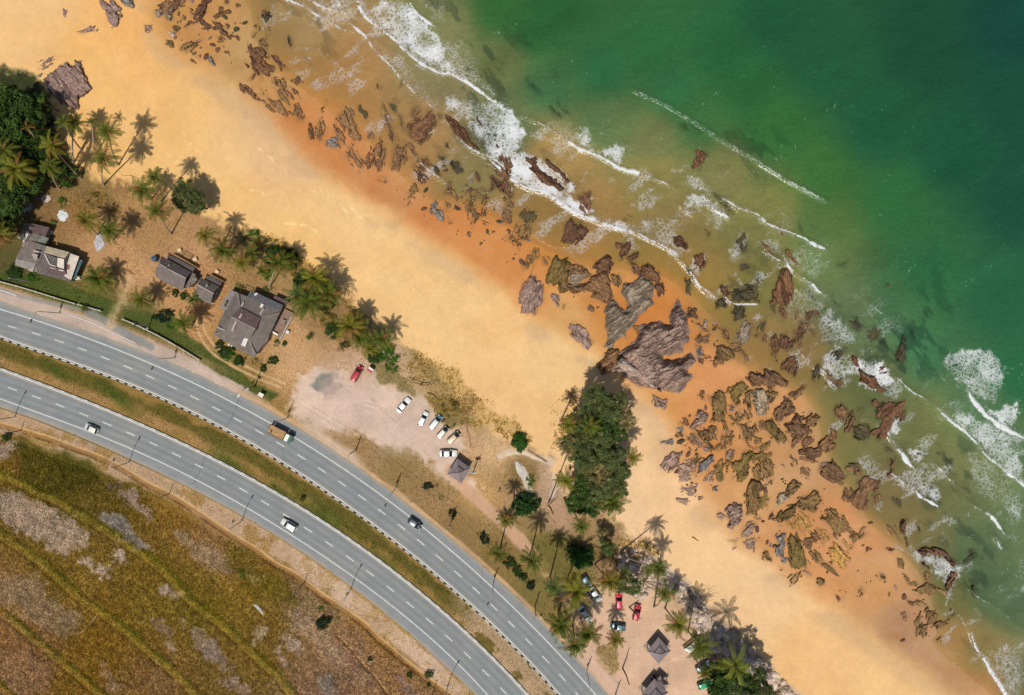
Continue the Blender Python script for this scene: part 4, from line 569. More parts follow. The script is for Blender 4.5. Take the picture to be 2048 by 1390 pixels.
rks('M2', '''r 1.6 .05 75 570,500 590,430 640,430 680,500 695,620 640,700 580,690 520,680 540,590 | tall wedge-shaped red-brown rock standing in the shallows; r 1.6 .0 50 610,310 640,295 700,340 710,390 650,360; r 1.3 .1 50 460,240 490,260 540,330 500,320; r 1.2 0 60 155,560 200,560 210,610 180,640; d .9 .1 60 120,640 190,640 190,700 120,720;
d 1.0 .25 0 240,570 330,560 400,540 400,670 330,680 240,660; d .9 .2 -80 410,500 440,480 430,680 410,660; d .8 .15 -60 240,700 330,700 330,770 260,810 240,770; r 1.3 .05 80 570,710 620,700 640,760 600,800; r .9 .05 80 680,740 720,750 710,810 680,800; r 1.2 0 80 770,740 830,740 820,800 780,810; r 1.2 0 0 840,730 880,740 870,780 840,770;
r 1.0 .12 -65 700,860 740,810 790,830 760,900 740,970 690,960; r .9 .1 60 800,870 850,880 840,920; r .8 .1 80 510,930 560,900 570,960 540,1030 510,1000; r .8 .15 -60 600,910 640,900 660,960 700,930 690,1010 570,1030; g .9 .05 -60 270,900 340,820 380,840 350,940 300,970 265,960; b .5 .15 50 110,840 180,870 220,970 190,940; b .5 .1 0 235,975 290,980 310,1030 260,1040;
o .9 0 40 120,1010 160,990 240,1040 240,1080 150,1115 120,1080; b .4 .1 60 310,1030 350,1100 330,1110; r .8 .2 -60 590,1140 650,1070 720,1060 690,1210 600,1170; r 1.7 .08 45 1090,1090 1150,1080 1200,1170 1260,1220 1300,1270 1380,1320 1330,1335 1250,1280 1180,1240 1150,1160 | red reef ridge streaked with foam far out by the green water;
r 1.2 .3 -20 1280,1180 1340,1120 1400,1180 1320,1200; d 1.0 .3 -50 930,1060 1000,1000 1060,1010 1010,1100; d .8 .3 -60 820,1180 870,1130 900,1180 840,1260; d 1.0 .2 50 1080,800 1160,780 1210,850 1140,890; d 1.2 .2 -60 1220,890 1300,850 1340,900 1260,960; d 1.4 .1 -70 1440,1000 1480,920 1530,940 1500,1100 1440,1110; d .8 .1 60 1310,960 1360,940 1360,990;
d .9 0 0 290,400 340,400 350,430 310,440; d .9 .1 -50 1010,400 1070,370 1060,420; d 1.2 .25 -70 260,230 330,150 340,320 280,300; d 1.2 .1 80 710,90 740,80 740,150; d 1.5 .1 0 1350,530 1400,530 1380,570; r 1.2 .1 30 570,140 620,160 620,190 590,185; b .7 .2 -40 640,1350 700,1320 760,1280 700,1370''')
rks('K3', '''o .9 .12 75 350,430 400,390 430,300 500,260 570,290 570,420 560,560 520,640 390,650 390,520; l .8 .08 -55 620,300 640,230 710,200 790,130 830,230 780,230 750,350 750,420 700,410 640,370 | pointed green-stained rock among the brown outcrops; s .6 .1 0 620,450 660,430 710,470 660,520 630,510; o .7 .1 75 810,400 820,310 860,270 885,350 890,500 860,600 840,480;
o .5 .35 60 620,560 700,570 760,500 840,480 880,600 840,680 740,680 650,680; p 1.2 .03 -35 140,730 170,640 240,520 340,540 330,620 290,700 180,755 | folded purple-grey rock at the landward edge of the outcrop field; o .7 .2 60 240,780 340,740 460,740 460,840 400,900 450,1020 380,1010 320,900 250,850; p .4 .32 35 160,860 230,900 330,920 440,1010 350,1000 240,960;
o .5 .3 -75 530,650 590,680 600,800 660,840 620,940 590,980 530,980 520,850 550,760; o .6 .2 70 760,700 860,680 900,720 950,690 1000,760 930,800 900,870 870,920 780,860; o .6 0 30 940,850 1030,860 1030,920 960,910; b 1.2 .05 45 870,100 880,40 960,30 1050,60 1080,10 1140,50 1220,30 1370,150 1330,195 1250,180 1180,215 1080,200 1000,150 960,200 900,160 | long brown humped outcrop at the edge of the shallows;
g 1.3 .03 65 905,290 980,235 1040,240 1080,330 1110,450 1060,540 1000,540 940,430 | slate-grey wedge of layered rock; o .9 .08 55 1080,290 1130,230 1240,290 1190,370 1110,440 1090,350; b 1.0 .1 -50 1190,570 1200,500 1270,460 1370,360 1420,430 1430,520 1350,600 1280,650 1220,620; b .5 .25 -50 1400,330 1500,240 1580,190 1520,310 1420,360;
l .9 .08 55 1060,650 1130,600 1180,640 1240,730 1320,800 1360,920 1300,920 1150,850 1080,760 | greenish outcrop drawn out into long parallel ribs; b 1.1 .06 35 1350,700 1430,660 1470,570 1510,650 1600,720 1640,770 1560,830 1480,850 1360,780; b .6 .1 -60 1430,900 1500,820 1530,870 1430,960; b .8 .12 -30 1520,600 1560,570 1600,600 1640,520 1700,570 1769,590 1740,640 1690,700 1620,700; b .6 .03 -45 1540,920 1640,840 1680,860 1580,970;
b .9 .03 -15 1510,1030 1660,970 1700,1010 1769,940 1769,1060 1690,1105 1580,1080; s 1.0 .02 -40 200,1300 260,1180 330,1160 400,1090 410,1150 330,1220 260,1300 205,1330 | smooth blue-grey rock lying aslant above the purple shelf; p .3 .4 0 0,1200 150,1150 220,1180 180,1320 100,1390 0,1390; p .5 .1 -60 330,1390 370,1270 430,1290 400,1390; o .5 .36 -60 480,1150 660,1010 660,1150 610,1280 520,1330 440,1270;
l .8 .12 -60 690,1150 780,1110 800,1040 900,1010 1040,1060 1040,1160 940,1170 900,1100 880,1300 800,1390 660,1370; o .7 .12 75 950,1180 1030,1170 1040,1390 960,1370 940,1290; o .6 .25 60 1060,1160 1110,1110 1220,1180 1190,1380 1100,1390 1050,1280; b .3 .5 50 60,850 200,760 260,860 200,1000 120,1000; o .3 .4 60 870,960 1060,980 960,1010; b .25 0 30 1530,1110 1740,1160 1600,1135; b .25 0 40 1250,1170 1310,1210 1280,1190''')
rks('M3', '''b .8 .1 80 1220,200 1260,150 1300,200 1290,270 1250,280; b .8 .15 -60 1290,280 1340,210 1360,260 1340,330 1290,340; d .7 .3 20 1340,360 1390,290 1480,300 1450,380 1370,390; b 1.0 .03 40 1140,590 1210,535 1260,590 1270,660 1210,680 1145,640 | rounded brown rock split by a pale seam near the pool; b .7 .05 20 1285,570 1380,555 1380,620 1310,610;
b .8 .06 -65 1365,680 1450,645 1520,680 1500,720 1440,740 1430,850 1380,850 1270,790 1270,760 1340,770 1370,720 | forked brown outcrop beside the swash line; b .8 0 80 1200,330 1240,340 1230,390 1200,370; b .9 .03 -50 1165,380 1200,370 1220,430 1160,470 1120,440; p .8 .05 -45 75,570 150,480 210,480 170,560 100,610; s .4 0 -20 75,410 150,390 145,420; p .3 .32 0 210,700 300,690 300,780 250,790 210,740; p .5 .05 10 180,790 240,790 240,830 190,815;
s .8 0 0 405,700 445,700 440,730 415,730; p .4 0 0 320,770 345,775 325,790; p .5 .12 40 20,100 100,130 90,185 30,160; s .5 0 0 180,320 215,310 215,340; d .5 .4 70 1600,780 1655,790 1655,850; b .5 .2 70 1480,740 1530,760 1510,830 1480,810; p .4 .35 40 170,560 300,550 290,660 200,650; r .3 .3 70 180,290 240,250 260,300''')
rks('K5', '''o 1.3 .05 -80 520,180 560,100 600,0 720,0 720,100 700,280 640,390 560,390 520,270 | high ribbed olive-brown rock standing upright in rows; l .4 .25 -80 730,150 800,110 800,200 770,320 710,310; p 1.0 .12 -25 305,350 380,270 450,270 470,330 500,390 450,480 350,550 330,440 | blocky purple rock with a dark diagonal cleft; p .5 0 0 205,400 240,380 280,410 240,450;
p .5 .18 -50 490,600 560,500 640,490 640,560 530,650 490,660; p .4 .22 -50 515,740 660,600 650,680 630,830 550,790; p .3 .3 0 640,430 690,430 690,510 650,500; s .8 .08 -80 870,650 990,620 970,800 950,890 880,820 830,770 870,740 920,750 | forked blue-purple rock at the landward end of the outcrops; s .6 0 40 945,905 995,910 980,970 950,950;
l 1.1 .06 75 1030,680 1100,620 1180,720 1210,880 1240,990 1160,1010 1060,1000 1030,850 | tall mossy slab with vertical ribs nearest the dry sand; p .4 .1 50 1195,1020 1240,1010 1280,1100 1220,1060; g .8 0 60 890,180 980,110 1010,150 1000,210 910,270; o .7 .12 -30 1000,60 1080,10 1150,30 1150,90 1060,160 1010,180;
l .9 .05 -30 890,420 1060,290 1140,260 1120,330 1060,410 1000,450 920,460; o .7 .18 -30 1150,220 1310,130 1370,150 1420,260 1350,340 1240,350 1160,310; y .4 .34 55 960,460 1080,430 1160,380 1290,420 1300,540 1260,690 1150,560 1050,520; o .6 .2 45 1385,450 1500,330 1620,400 1760,570 1700,600 1560,600 1450,490;
y .3 .34 50 1340,640 1350,540 1450,590 1530,660 1440,740; y .3 .38 50 1640,650 1720,690 1780,780 1700,830 1640,750; o .5 0 -50 1740,660 1790,610 1840,640 1780,720; y .6 .14 55 1520,800 1560,740 1630,780 1720,920 1680,1010 1600,960 1530,880 | yellowish ribbed rock low on the orange sand; o .4 .3 50 1250,830 1340,820 1420,900 1500,960 1600,1080 1500,1050 1400,980 1330,980; b .3 .3 80 920,530 940,520 930,590; p .3 .4 0 340,700 460,640 420,720 380,730; p .3 .3 -50 360,790 410,750 420,780 380,830; y .3 .4 50 900,1030 950,1010 960,1120 920,1060''')
rks('M4', '''d .9 .15 20 0,930 60,930 80,980 40,1010; d .7 .3 70 120,960 190,950 180,1000; r 1.2 .2 40 520,820 590,830 600,870 540,860; r 1.0 .15 -75 330,900 370,880 350,1000 320,1020; r 1.3 .1 -50 180,410 240,440 300,420 450,410 440,560 370,580 310,660 300,720 230,730 170,680 230,600 220,520 | big red rock mass washed by foam on its seaward end; r .8 .2 0 270,770 340,770 340,820 290,830; d .8 .3 20 20,620 120,600 180,680 120,760 30,720; d .7 .3 30 780,880 860,870 830,920''')
rks('M5', '''r 1.2 .1 -80 540,150 580,140 555,230 540,220; d .9 .2 80 650,170 670,180 665,240; r .9 .1 80 570,250 590,330 575,330; r 1.2 .25 30 680,350 750,340 860,360 880,400 940,440 920,480 840,400 740,380 700,430 740,490 700,470 | crescent of red rock around a foamy pool; r .9 .1 -60 900,520 930,530 880,640 850,620; o .4 0 70 515,420 545,425 555,480 530,470; o .3 .25 30 560,520 600,570 660,590 640,630 580,580;
o .5 .05 -30 640,640 720,590 790,620 770,660 690,675; o .4 .2 20 780,610 830,630 860,670; o .3 .25 20 570,710 640,710 710,710 700,750 640,740; o .5 .2 -70 640,880 690,790 670,870 720,900 750,990 660,970 | branching olive rock ridge on the wet sand by the last pool; o .5 .2 -40 720,750 790,820 800,870 870,870 900,780 910,820 870,890 790,930 750,890; d .8 .25 -40 1030,360 1080,370 1060,420 980,450; d .8 .2 0 1110,390 1130,400 1120,430; d .9 .2 70 1040,560 1070,600 1060,690 1040,640;
r .5 .2 -50 780,1000 830,970 830,1030; r .5 .25 30 430,330 490,350 470,370; r .3 .2 -60 290,340 330,340 300,380; r .3 .3 -60 230,630 270,620 280,690 240,660; r .3 .2 60 80,680 110,700 100,740''')
rf = random.Random(31); ctr = np.array([(q[3], q[4]) for q in ROCKS])
for cr, s, n, ks in (('F', '1380,800 1480,740 1640,800 1660,900 1720,1000 1740,1080 1700,1160 1560,1190 1480,1060 1400,980 1350,900', 26, 'oobblp'), ('F', '1420,600 1560,500 1680,560 1760,700 1740,860 1660,940 1600,800 1480,720', 10, 'rrdbd'), ('F', '640,170 860,200 1000,300 1060,420 1040,530 960,500 840,420 700,340', 14, 'bbrro'), ('F', '390,20 560,30 640,200 560,240 470,120', 6, 'rrb'), ('F', '1680,980 1900,1080 1950,1200 1900,1320 1800,1260', 4, 'brd'), ('F', '1620,640 1820,600 1840,760 1760,820', 2, 'dd')):
    pts = X(cr, s); a_, b_ = np.array(pts).min(0), np.array(pts).max(0); m = 0; tr = 0
    while m < n and tr < 3000:
        tr += 1; u, v = rf.uniform(a_[0], b_[0]), rf.uniform(a_[1], b_[1])
        if poly_sd(pts, np.array([[u]]), np.array([[v]]))[0, 0] < 4 or np.hypot(ctr[:, 0] - u, ctr[:, 1] - v).min() < 17: continue
        th = math.radians(rf.uniform(45, 85) if rf.random() < .7 else rf.uniform(-70, -40)); l, w_ = rf.uniform(8, 17), rf.uniform(3.5, 8); k_r = [rf.uniform(.7, 1.25) for _ in range(8)]
        rk('F', rf.choice(ks), rf.uniform(.25, .6) + (.3 if gz(u, v) < -1.1 else 0), rf.uniform(.1, .42), math.degrees(th), ' '.join('%.1f,%.1f' % (u + k_r[i] * (l * math.cos(i * .785) * math.cos(th) - w_ * math.sin(i * .785) * math.sin(th)), v + k_r[i] * (l * math.cos(i * .785) * math.sin(th) + w_ * math.sin(i * .785) * math.cos(th))) for i in range(8))); ctr = np.vstack([ctr, (u, v)]); m += 1
# brown weed, silt and crushed shell left round the outcrops: a stain of the sand itself
st_ = (STAIN * sst(-60, -10, DD))[..., None]; col = col * (1 - .7 * st_) + np.array((116, 92, 62)) * .7 * st_; GC = GROUND.data.color_attributes['gcol']; B4 = np.ones((NU * NV, 4), np.float32); B4[:, :3] = (s2l(col) / GAIN).reshape(-1, 3); GC.data.foreach_set('color', B4.ravel())
SEAD = SEAD * (1 - .5 * (STAIN * (1 - .7 * sst(150, 500, WD)))[..., None]); B4 = np.ones((len(SEA_USED), 4), np.float32); B4[:, :3] = (s2l(np.clip(SEAD, 0, 255)) / GAIN).reshape(-1, 3)[SEA_USED]; SEA.data.color_attributes['wcol'].data.foreach_set('color', B4.ravel())
# small loose stones: counted ones, sharing six meshes
def stone_mesh(seed):
    bm = bmesh.new(); bmesh.ops.create_icosphere(bm, subdivisions=2, radius=.5); r = random.Random(seed); sx, sy = r.uniform(1.0, 1.6), r.uniform(.6, .9)
    for v in bm.verts: n = .72 + .5 * float(vnoise(np.array([v.co.x * 3 + seed * 5 + 9.]), np.array([v.co.y * 3 + v.co.z * 2 + 9.]), seed)[0]); v.co = Vector((v.co.x * sx * n, v.co.y * sy * n, v.co.z * .75 * n + .12))
    me = bpy.data.meshes.new('stone'); bm.to_mesh(me); bm.free(); return me
STONES = [stone_mesh(i) for i in range(6)]
ROCKP = [(np.array([r[3], r[4]])) for r in ROCKS]
def stones(regions, mk, name, label, cat, group, lo, hi, n):
    tot = 0; pr = []
    for cr, s, w in regions: pts = X(cr, s); a = np.array(pts); pr.append((pts, a.min(0), a.max(0), w))
    ws = [p[3] for p in pr]; ms = {}
    while tot < n:
        pts, a, b, w = random.choices(pr, ws)[0]; u, v = random.uniform(a[0], b[0]), random.uniform(a[1], b[1])
        if poly_sd(pts, np.array([[u]]), np.array([[v]]))[0, 0] < 0 or float(vnoise(np.array([u / 14.]), np.array([v / 14.]), 77)[0]) < .42: continue
        mt = RM[random.choice(mk)]; i = random.randrange(6); key = (i, mt.name)
        if key not in ms: me = STONES[i].copy(); me.materials.append(mt); ms[key] = me
        s = lo + (hi - lo) * random.random() ** 2.2; o = link(name, ms[key], None, (), G(u, v, -.05 * s), random.uniform(0, 6.28), (s, s, s * random.uniform(.6, 1))); tag(o, label, cat, group); tot += 1
stones([('F', '390,60 480,10 540,20 560,60 520,110 450,60', 3), ('F', '320,0 400,0 430,60 470,130 400,120 350,90 300,50', 4), ('F', '560,180 620,230 700,360 790,400 720,370 620,280', 2), ('F', '780,380 900,380 1000,400 1040,470 1000,500 900,470 820,420', 4), ('F', '880,280 990,330 1050,450 960,420 880,360', 3),
  ('F', '990,410 1070,410 1060,530 1020,540 980,460', 3), ('F', '1090,540 1180,560 1200,620 1130,620', 1), ('F', '1380,640 1440,640 1440,740 1400,700', 3), ('F', '1330,820 1420,780 1440,860 1400,1000 1350,960', 4), ('F', '1420,760 1600,800 1640,960 1500,980', 3), ('F', '1440,970 1560,960 1720,1000 1760,1060 1700,1150 1560,1180 1500,1060', 3), ('F', '1640,1130 1760,1120 1900,1300 1800,1320 1690,1200', 2), ('F', '1540,640 1700,760 1740,1060 1680,1060 1600,900 1480,740', 2)],
  'bbrropd', 'stone', 'small dark stone scattered on the wet sand between the outcrops', 'stone', 'small stones scattered over the wet sand', .4, 1.6, 297)
BOUL = [('F', '1236,1095 1275,1100 1330,1135 1368,1165 1340,1185 1300,1150 1290,1200 1262,1190 1275,1150 1240,1130', 3), ('F', '1355,1160 1400,1200 1440,1245 1500,1300 1540,1350 1500,1370 1440,1310 1390,1260 1370,1215', 5), ('F', '1540,1335 1600,1395 1560,1420 1500,1400', 2)]
stones(BOUL, 'kkkg', 'boulder', 'pale angular boulder dumped with many others along the sea bank', 'boulder', 'boulders of the sea bank', 1.1, 2.7, 298)
# ------------------------------------------------------------------ grass, creepers (nobody could count them)
def tufts(name, n, dens, hgt, wid, blades, seed, label, m, jit=.25, bright=1.0):
    r = np.random.default_rng(seed); out_u, out_v = [], []; c = 0
    while c < n:
        u = r.uniform(-30, 2078, n * 3); v = r.uniform(-30, 1420, n * 3); k = r.random(n * 3) < at(dens, u, v); out_u.append(u[k]); out_v.append(v[k]); c += int(k.sum())
    u = np.concatenate(out_u)[:n]; v = np.concatenate(out_v)[:n]; z = at(Z, u, v); k = S * (1 - z / H); x = (u - 1024) * k; y = (695 - v) * k; cc = at(COLL, u, v) * bright
    V_, C_ = [], []
    for b in range(blades):
        a = r.uniform(0, 6.283, n); h = hgt * r.uniform(.5, 1.2, n); l = hgt * r.uniform(.3, 1.1, n); w = wid * r.uniform(.6, 1.3, n); px, py = np.cos(a + 1.57) * w, np.sin(a + 1.57) * w
        tx = x + np.cos(a) * l; ty = y + np.sin(a) * l
        V_ += [np.stack([x - px, y - py, z - .02], 1), np.stack([x + px, y + py, z - .02], 1), np.stack([tx, ty, z + h], 1)]; q = cc * (1 + r.uniform(-jit, jit, (n, 1))); C_ += [q, q, q * 1.05]
    VA = np.stack(V_, 1).reshape(-1, 3); CA = np.stack(C_, 1).reshape(-1, 3); F = np.arange(len(VA)).reshape(-1, 3)
    me = fast_mesh(name, VA, F); attr(me, 'tint', np.clip(CA, .004, .9)); o = link(name, me, None, (m,)); tag(o, label, name.split('_')[-1], None, 'stuff')
COLL = s2l(col) / GAIN
t = NT('blades'); ac = t.attr('tint').outputs['Color']; d1 = t.n('BsdfDiffuse', Color=ac); d2 = t.n('BsdfTranslucent', Color=ac); mx = t.n('MixShader'); mx.inputs[0].default_value = .3; t.t.links.new(d1.outputs[0], mx.inputs[1]); t.t.links.new(d2.outputs[0], mx.inputs[2]); BLADE = t.done(mx.outputs[0])
offr = 1 - sst(-7, -3, np.maximum(B_UP, B_LO))
ctm = np.array((1, .9, .7))
fieldm = sst(48, 56, SOUTH + warp * .3) * sst(.2, .6, gty)
tufts('field_grass', 62000, fieldm * (.35 + .65 * n_mid), .42, .09, 4, 21, 'ochre reeds and tussock grass covering the field below the road', BLADE, .4, 1.75)
verge = np.clip(land * (gty > .38) * (1 - fieldm) * offr * (1 - (NORTH < 0) * (B_MED < 2) * (SOUTH < 3)), 0, 1) * sst(.3, .55, n_mid)
tufts('verge_grass', 42000, verge, .22, .06, 3, 22, 'short dry grass on the road verges, the median strip and round the houses', BLADE, .3, 1.35)
crp = np.zeros(U.shape)
for cr, s_ in (('F', '800,690 850,700 905,735 940,780 985,800 975,840 930,830 880,790 830,765 805,730'), ('F', '985,830 1040,850 1060,885 1010,880'), ('F', '520,470 590,500 640,540 660,575 600,560 540,510'), ('F', '640,570 690,600 735,640 700,640 650,610'), ('F', '860,795 900,800 965,820 960,850 900,850 868,825'), ('F', '1105,800 1150,780 1150,860 1110,900'), ('F', '1240,1070 1300,1080 1330,1120 1260,1130'), ('F', '640,600 690,640 700,690 660,670'), ('F', '150,380 210,375 240,420 180,440 130,430')):
    crp = np.maximum(crp, sst(-6, 6, poly_sd(X(cr, s_), U, V) + warp * .7 + warp2) * sst(.40, .62, n_sm * .6 + n_mid * .4))
COLL = (s2l(np.ones_like(col) * np.array((150, 124, 66)) * (.8 + .4 * n_big)[..., None]) / GAIN)
tufts('beach_creeper', 4800, crp, .22, .13, 4, 23, 'olive and dry brown creeper spreading over the sand behind the beach', BLADE, .5, 1.9)
COLL = s2l(np.ones_like(col) * np.array((226, 214, 196))) / GAIN
lit = np.zeros(U.shape)
for cr, s_ in (('F', '150,370 215,365 235,400 190,410 140,400'), ('F', '70,395 105,390 110,400 80,410'), ('F', '540,490 580,500 580,515'), ('F', '1130,1130 1180,1120 1200,1150'), ('F', '1260,1110 1310,1140 1300,1160 1270,1140'), ('F', '560,700 620,640 600,620')): lit = np.maximum(lit, sst(-8, 4, poly_sd(X(cr, s_), U, V) + warp))
tufts('scattered_litter', 420, np.maximum(lit, .02 * land * (NORTH > 30)) * (land > .5), .16, .16, 3, 25, 'white scraps of litter strewn on the ground under the palms', BLADE, .2)
# ------------------------------------------------------------------ trees and palms
def leaf_mat(name, tr=.3):
    t = NT(name); ac = t.attr('tint').outputs['Color']; d1 = t.bsdf(ac, .6, .15); d2 = t.n('BsdfTranslucent', Color=ac); mx = t.n('MixShader'); mx.inputs[0].default_value = tr
    t.t.links.new(d1, mx.inputs[1]); t.t.links.new(d2.outputs[0], mx.inputs[2]); return t.done(mx.outputs[0])
LEAF, FROND = leaf_mat('leaves', .25), leaf_mat('palm_leaf', .22)
BARK = simple('bark', C(128, 104, 82), .95, .1, .3, 5, .5); PALMBARK = simple('palm_bark', C(172, 152, 132), .95, .1, .25, 6, .5); DEADWOOD = simple('dead_wood', C(96, 74, 58), .95, .1, .3, 5)
def crown_mesh(name, c, seed, ncl=60, nl=70, leaf=.34, slim=.55, rad=1.0, hgt=.8, wisp=0, flat=.45, cl=.24, lobe=1.0):
    """unit crown (radius about 3 m before scaling); leaf clumps filling an uneven dome"""
    r = np.random.default_rng(seed); R = 3.0 * rad; V_, C_ = [], []; c = np.array(c[:3]); lob = r.uniform(0, 6.28, 5); la = r.uniform(.06, .2, 5) * lobe
    for i in range(ncl):
        a = r.uniform(0, 6.283); el = math.asin(r.uniform(-.25, 1) ); rr = R * (1 + sum(la[q] * math.sin((q + 1) * a + lob[q]) for q in range(5))) * r.uniform(.55 - .25 * (lobe < .5), .95)
        cx, cy, cz = rr * math.cos(el) * math.cos(a), rr * math.cos(el) * math.sin(a), R * hgt * (.2 + .9 * math.sin(el)) * r.uniform(.75, 1.1); cr = R * cl * r.uniform(.6, 1.35); n = int(nl * r.uniform(.6, 1.3)); tone = r.uniform(.62, 1.4)
        d = r.normal(size=(n, 3)); d /= np.linalg.norm(d, axis=1)[:, None]; p = np.array((cx, cy, cz)) + d * cr * r.uniform(.35, 1.0, (n, 1)) * np.array((1, 1, .75))
        ax = r.normal(size=(n, 3)) * np.array((1, 1, flat)) + d * .5
        if wisp: ax += np.array((0, 0, -.6)) + np.array((cx, cy, 0)) / R * .8
        ax /= np.linalg.norm(ax, axis=1)[:, None]; up = d + r.normal(size=(n, 3)) * .5 + np.array((0, 0, .7)); sd = np.cross(ax, up); sd /= np.linalg.norm(sd, axis=1)[:, None] + 1e-6
        L = leaf * r.uniform(.6, 1.4, (n, 1)); W = L * slim * .5; q = [p - ax * L * .5, p + sd * W, p + ax * L * .5, p - sd * W]; V_.append(np.stack(q, 1).reshape(-1, 3))
        cc = c * tone * r.uniform(.7, 1.35, (n, 1)) * np.array((1 + r.uniform(-.12, .18), 1, 1)); C_.append(np.repeat(cc, 4, 0))
    V3 = np.concatenate(V_); me = fast_mesh(name, V3, np.arange(len(V3)).reshape(-1, 4)); attr(me, 'tint', np.clip(np.concatenate(C_), .004, .8)); me.materials.append(LEAF); return me
CM = dict(forest=[crown_mesh('crown', C(72, 98, 40), 100 + i, 80, 70, .36) for i in range(3)], cas=[crown_mesh('crown', C(104, 116, 66), 110 + i, 120, 60, .62, .16, 1.0, .9, 1, .6, .2) for i in range(3)], casl=[crown_mesh('crown', C(156, 142, 92), 118, 70, 45, .62, .14, 1.0, .9, 1, .6, .2)],
  shrub=[crown_mesh('foliage', C(56, 84, 34), 120 + i, 70, 90, .22, .6, .98, .55, 0, .4, .2) for i in range(2)], dark=[crown_mesh('foliage', C(44, 66, 40), 123, 75, 90, .26, .6, .98, .65, 0, .4, .2)], bright=[crown_mesh('foliage', C(78, 122, 38), 125 + i, 40, 60, .24, .6, 1, .5, 0, .4, .26) for i in range(2)],
  round=[crown_mesh('foliage', C(62, 104, 38), 140, 150, 80, .2, .6, 1.0, .6, 0, .4, .17, .15), crown_mesh('foliage', C(50, 84, 36), 141, 150, 80, .22, .6, 1.0, .62, 0, .4, .17, .15)], olive=[crown_mesh('foliage', C(140, 122, 62), 128, 40, 40, .24, .4, 1, .25, 0, .4, .26)], brown=[crown_mesh('foliage', C(164, 128, 88), 129, 34, 26, .28, .25, 1, .25, 0, .4, .26)])
def img_base(u, v, h): k = 1 - h / H; return 1024 + (u - 1024) * k, 695 + (v - 695) * k      # ground point under a treetop seen at (u, v)
LAB = []        # things whose label still has to be worked out: (object, head, tail, category, group, u, v)
TREE_N = {}
def tree(kind, u, v, r, h, head, cat, group=None, name='tree', trunk=True):
    bu, bv = img_base(u, v, h * .8); z = gz(bu, bv); x, y, _ = P(bu, bv, z); l = CM[kind]; me = l[TREE_N.get(kind, 0) % len(l)]; TREE_N[kind] = TREE_N.get(kind, 0) + 1
    o = empty(name, (x, y, z)); s = r * S / 3.0; hz = max(h - 3 * s * .9, 0.05); c = link('crown' if trunk else 'foliage', me, o, (), (0, 0, hz), random.uniform(0, 6.28), (s, s, s * random.uniform(.9, 1.15)))
    if trunk:
        b = MB(); b.tube([(0, 0, -.3), (.1, .05, hz * .5), (0, 0, hz + 1.2 * s)], [.24, .19, .08], 7)
        for q in range(5): a = q * 1.256 + u; b.tube([(0, 0, hz * .55 + q * .15), (math.cos(a) * .9 * s, math.sin(a) * .9 * s, hz + .6 * s), (math.cos(a) * 1.9 * s, math.sin(a) * 1.9 * s, hz + 1.3 * s)], [.11, .07, .03], 5)
        b.build('trunk', BARK, o)
    LAB.append((o, head, cat, group, u, v)); return o
def palm_crown(seed, nf, dead=0.0, c=(88, 104, 34), length=3.3, top=.4):
    r = random.Random(seed); V_, F_, C_ = [], [], []; g = np.array(C(*c)[:3]); yl = np.array(C(132, 120, 44)[:3]); br = np.array(C(146, 100, 56)[:3])
    for i in range(nf):
        a = 2.399963 * i + r.uniform(-.25, .25); q = i / nf; el = math.radians(72 - 92 * q + r.uniform(-9, 9)); L = length * (.62 + .5 * min(1, q * 2.2)) * r.uniform(.82, 1.18); isd = r.random() < dead or (q > .93 and r.random() < .5)
        base = br if isd else g * (1 - .45 * q) + yl * .45 * q; base = base * r.uniform(.8, 1.25); n = 14; p = Vector((0, 0, 0)); pts = [p.copy()]; e = el; tw = r.uniform(-.25, .25)
        for k in range(n): a2 = a + tw * k / n; e2 = e - (1.35 if isd else 1.05 + .55 * q) * (k / n) ** 1.25 * 1.25; p = p + Vector((math.cos(a2) * math.cos(e2), math.sin(a2) * math.cos(e2), math.sin(e2))) * (L / n); pts.append(p.copy())
        for k in range(1, n + 1):
            d = (pts[k] - pts[k - 1]).normalized(); s = d.cross(Vector((0, 0, 1))); s = s.normalized() if s.length > .05 else Vector((-math.sin(a), math.cos(a), 0)); up = s.cross(d); w = .045 * (1 - .6 * k / n)
            b = len(V_); V_ += [tuple(pts[k - 1] - s * w), tuple(pts[k - 1] + s * w), tuple(pts[k] + s * w * .9), tuple(pts[k] - s * w * .9)]; F_.append((b, b + 1, b + 2, b + 3)); C_ += [tuple(yl * .8 if not isd else br)] * 4
            if k < 2: continue
            ll = .82 * math.sin(math.pi * min(1, .18 + .82 * (k / (n + .6)))) ** .6 * (.8 if isd else 1)
            for sg in (-1, 1):
                for sub_ in (0, .5):
                    o = pts[k - 1].lerp(pts[k], sub_); t = o + s * sg * ll * .62 + d * ll * .75 + Vector((0, 0, -ll * r.uniform(.25, .6))) + up * .05; m = o.lerp(t, .4) + Vector((0, 0, .04)); wd_ = d * .05; b = len(V_)
                    V_ += [tuple(o - wd_), tuple(m + wd_), tuple(t), tuple(m - wd_ * 1.2)]; F_.append((b, b + 1, b + 2, b + 3)); cc = tuple(base * r.uniform(.75, 1.3)); C_ += [cc] * 4
    me = mesh('crown', V_, F_); attr(me, 'tint', np.clip(np.array(C_), .004, .8)); me.materials.append(FROND); return me
PC = [palm_crown(i, 28, .06) for i in range(4)]; PCY = [palm_crown(10, 27, .1, (122, 124, 38)), palm_crown(11, 26, .12, (130, 124, 42))]; PCB = [palm_crown(14, 20, .05, (66, 104, 46)), palm_crown(15, 22, 0, (62, 98, 48))]; PCD = [palm_crown(17, 7, 1.0)]; PCT = [palm_crown(19, 14, .1)]
PCL = [palm_crown(23, 11, .0, (118, 134, 46), 3.6)]
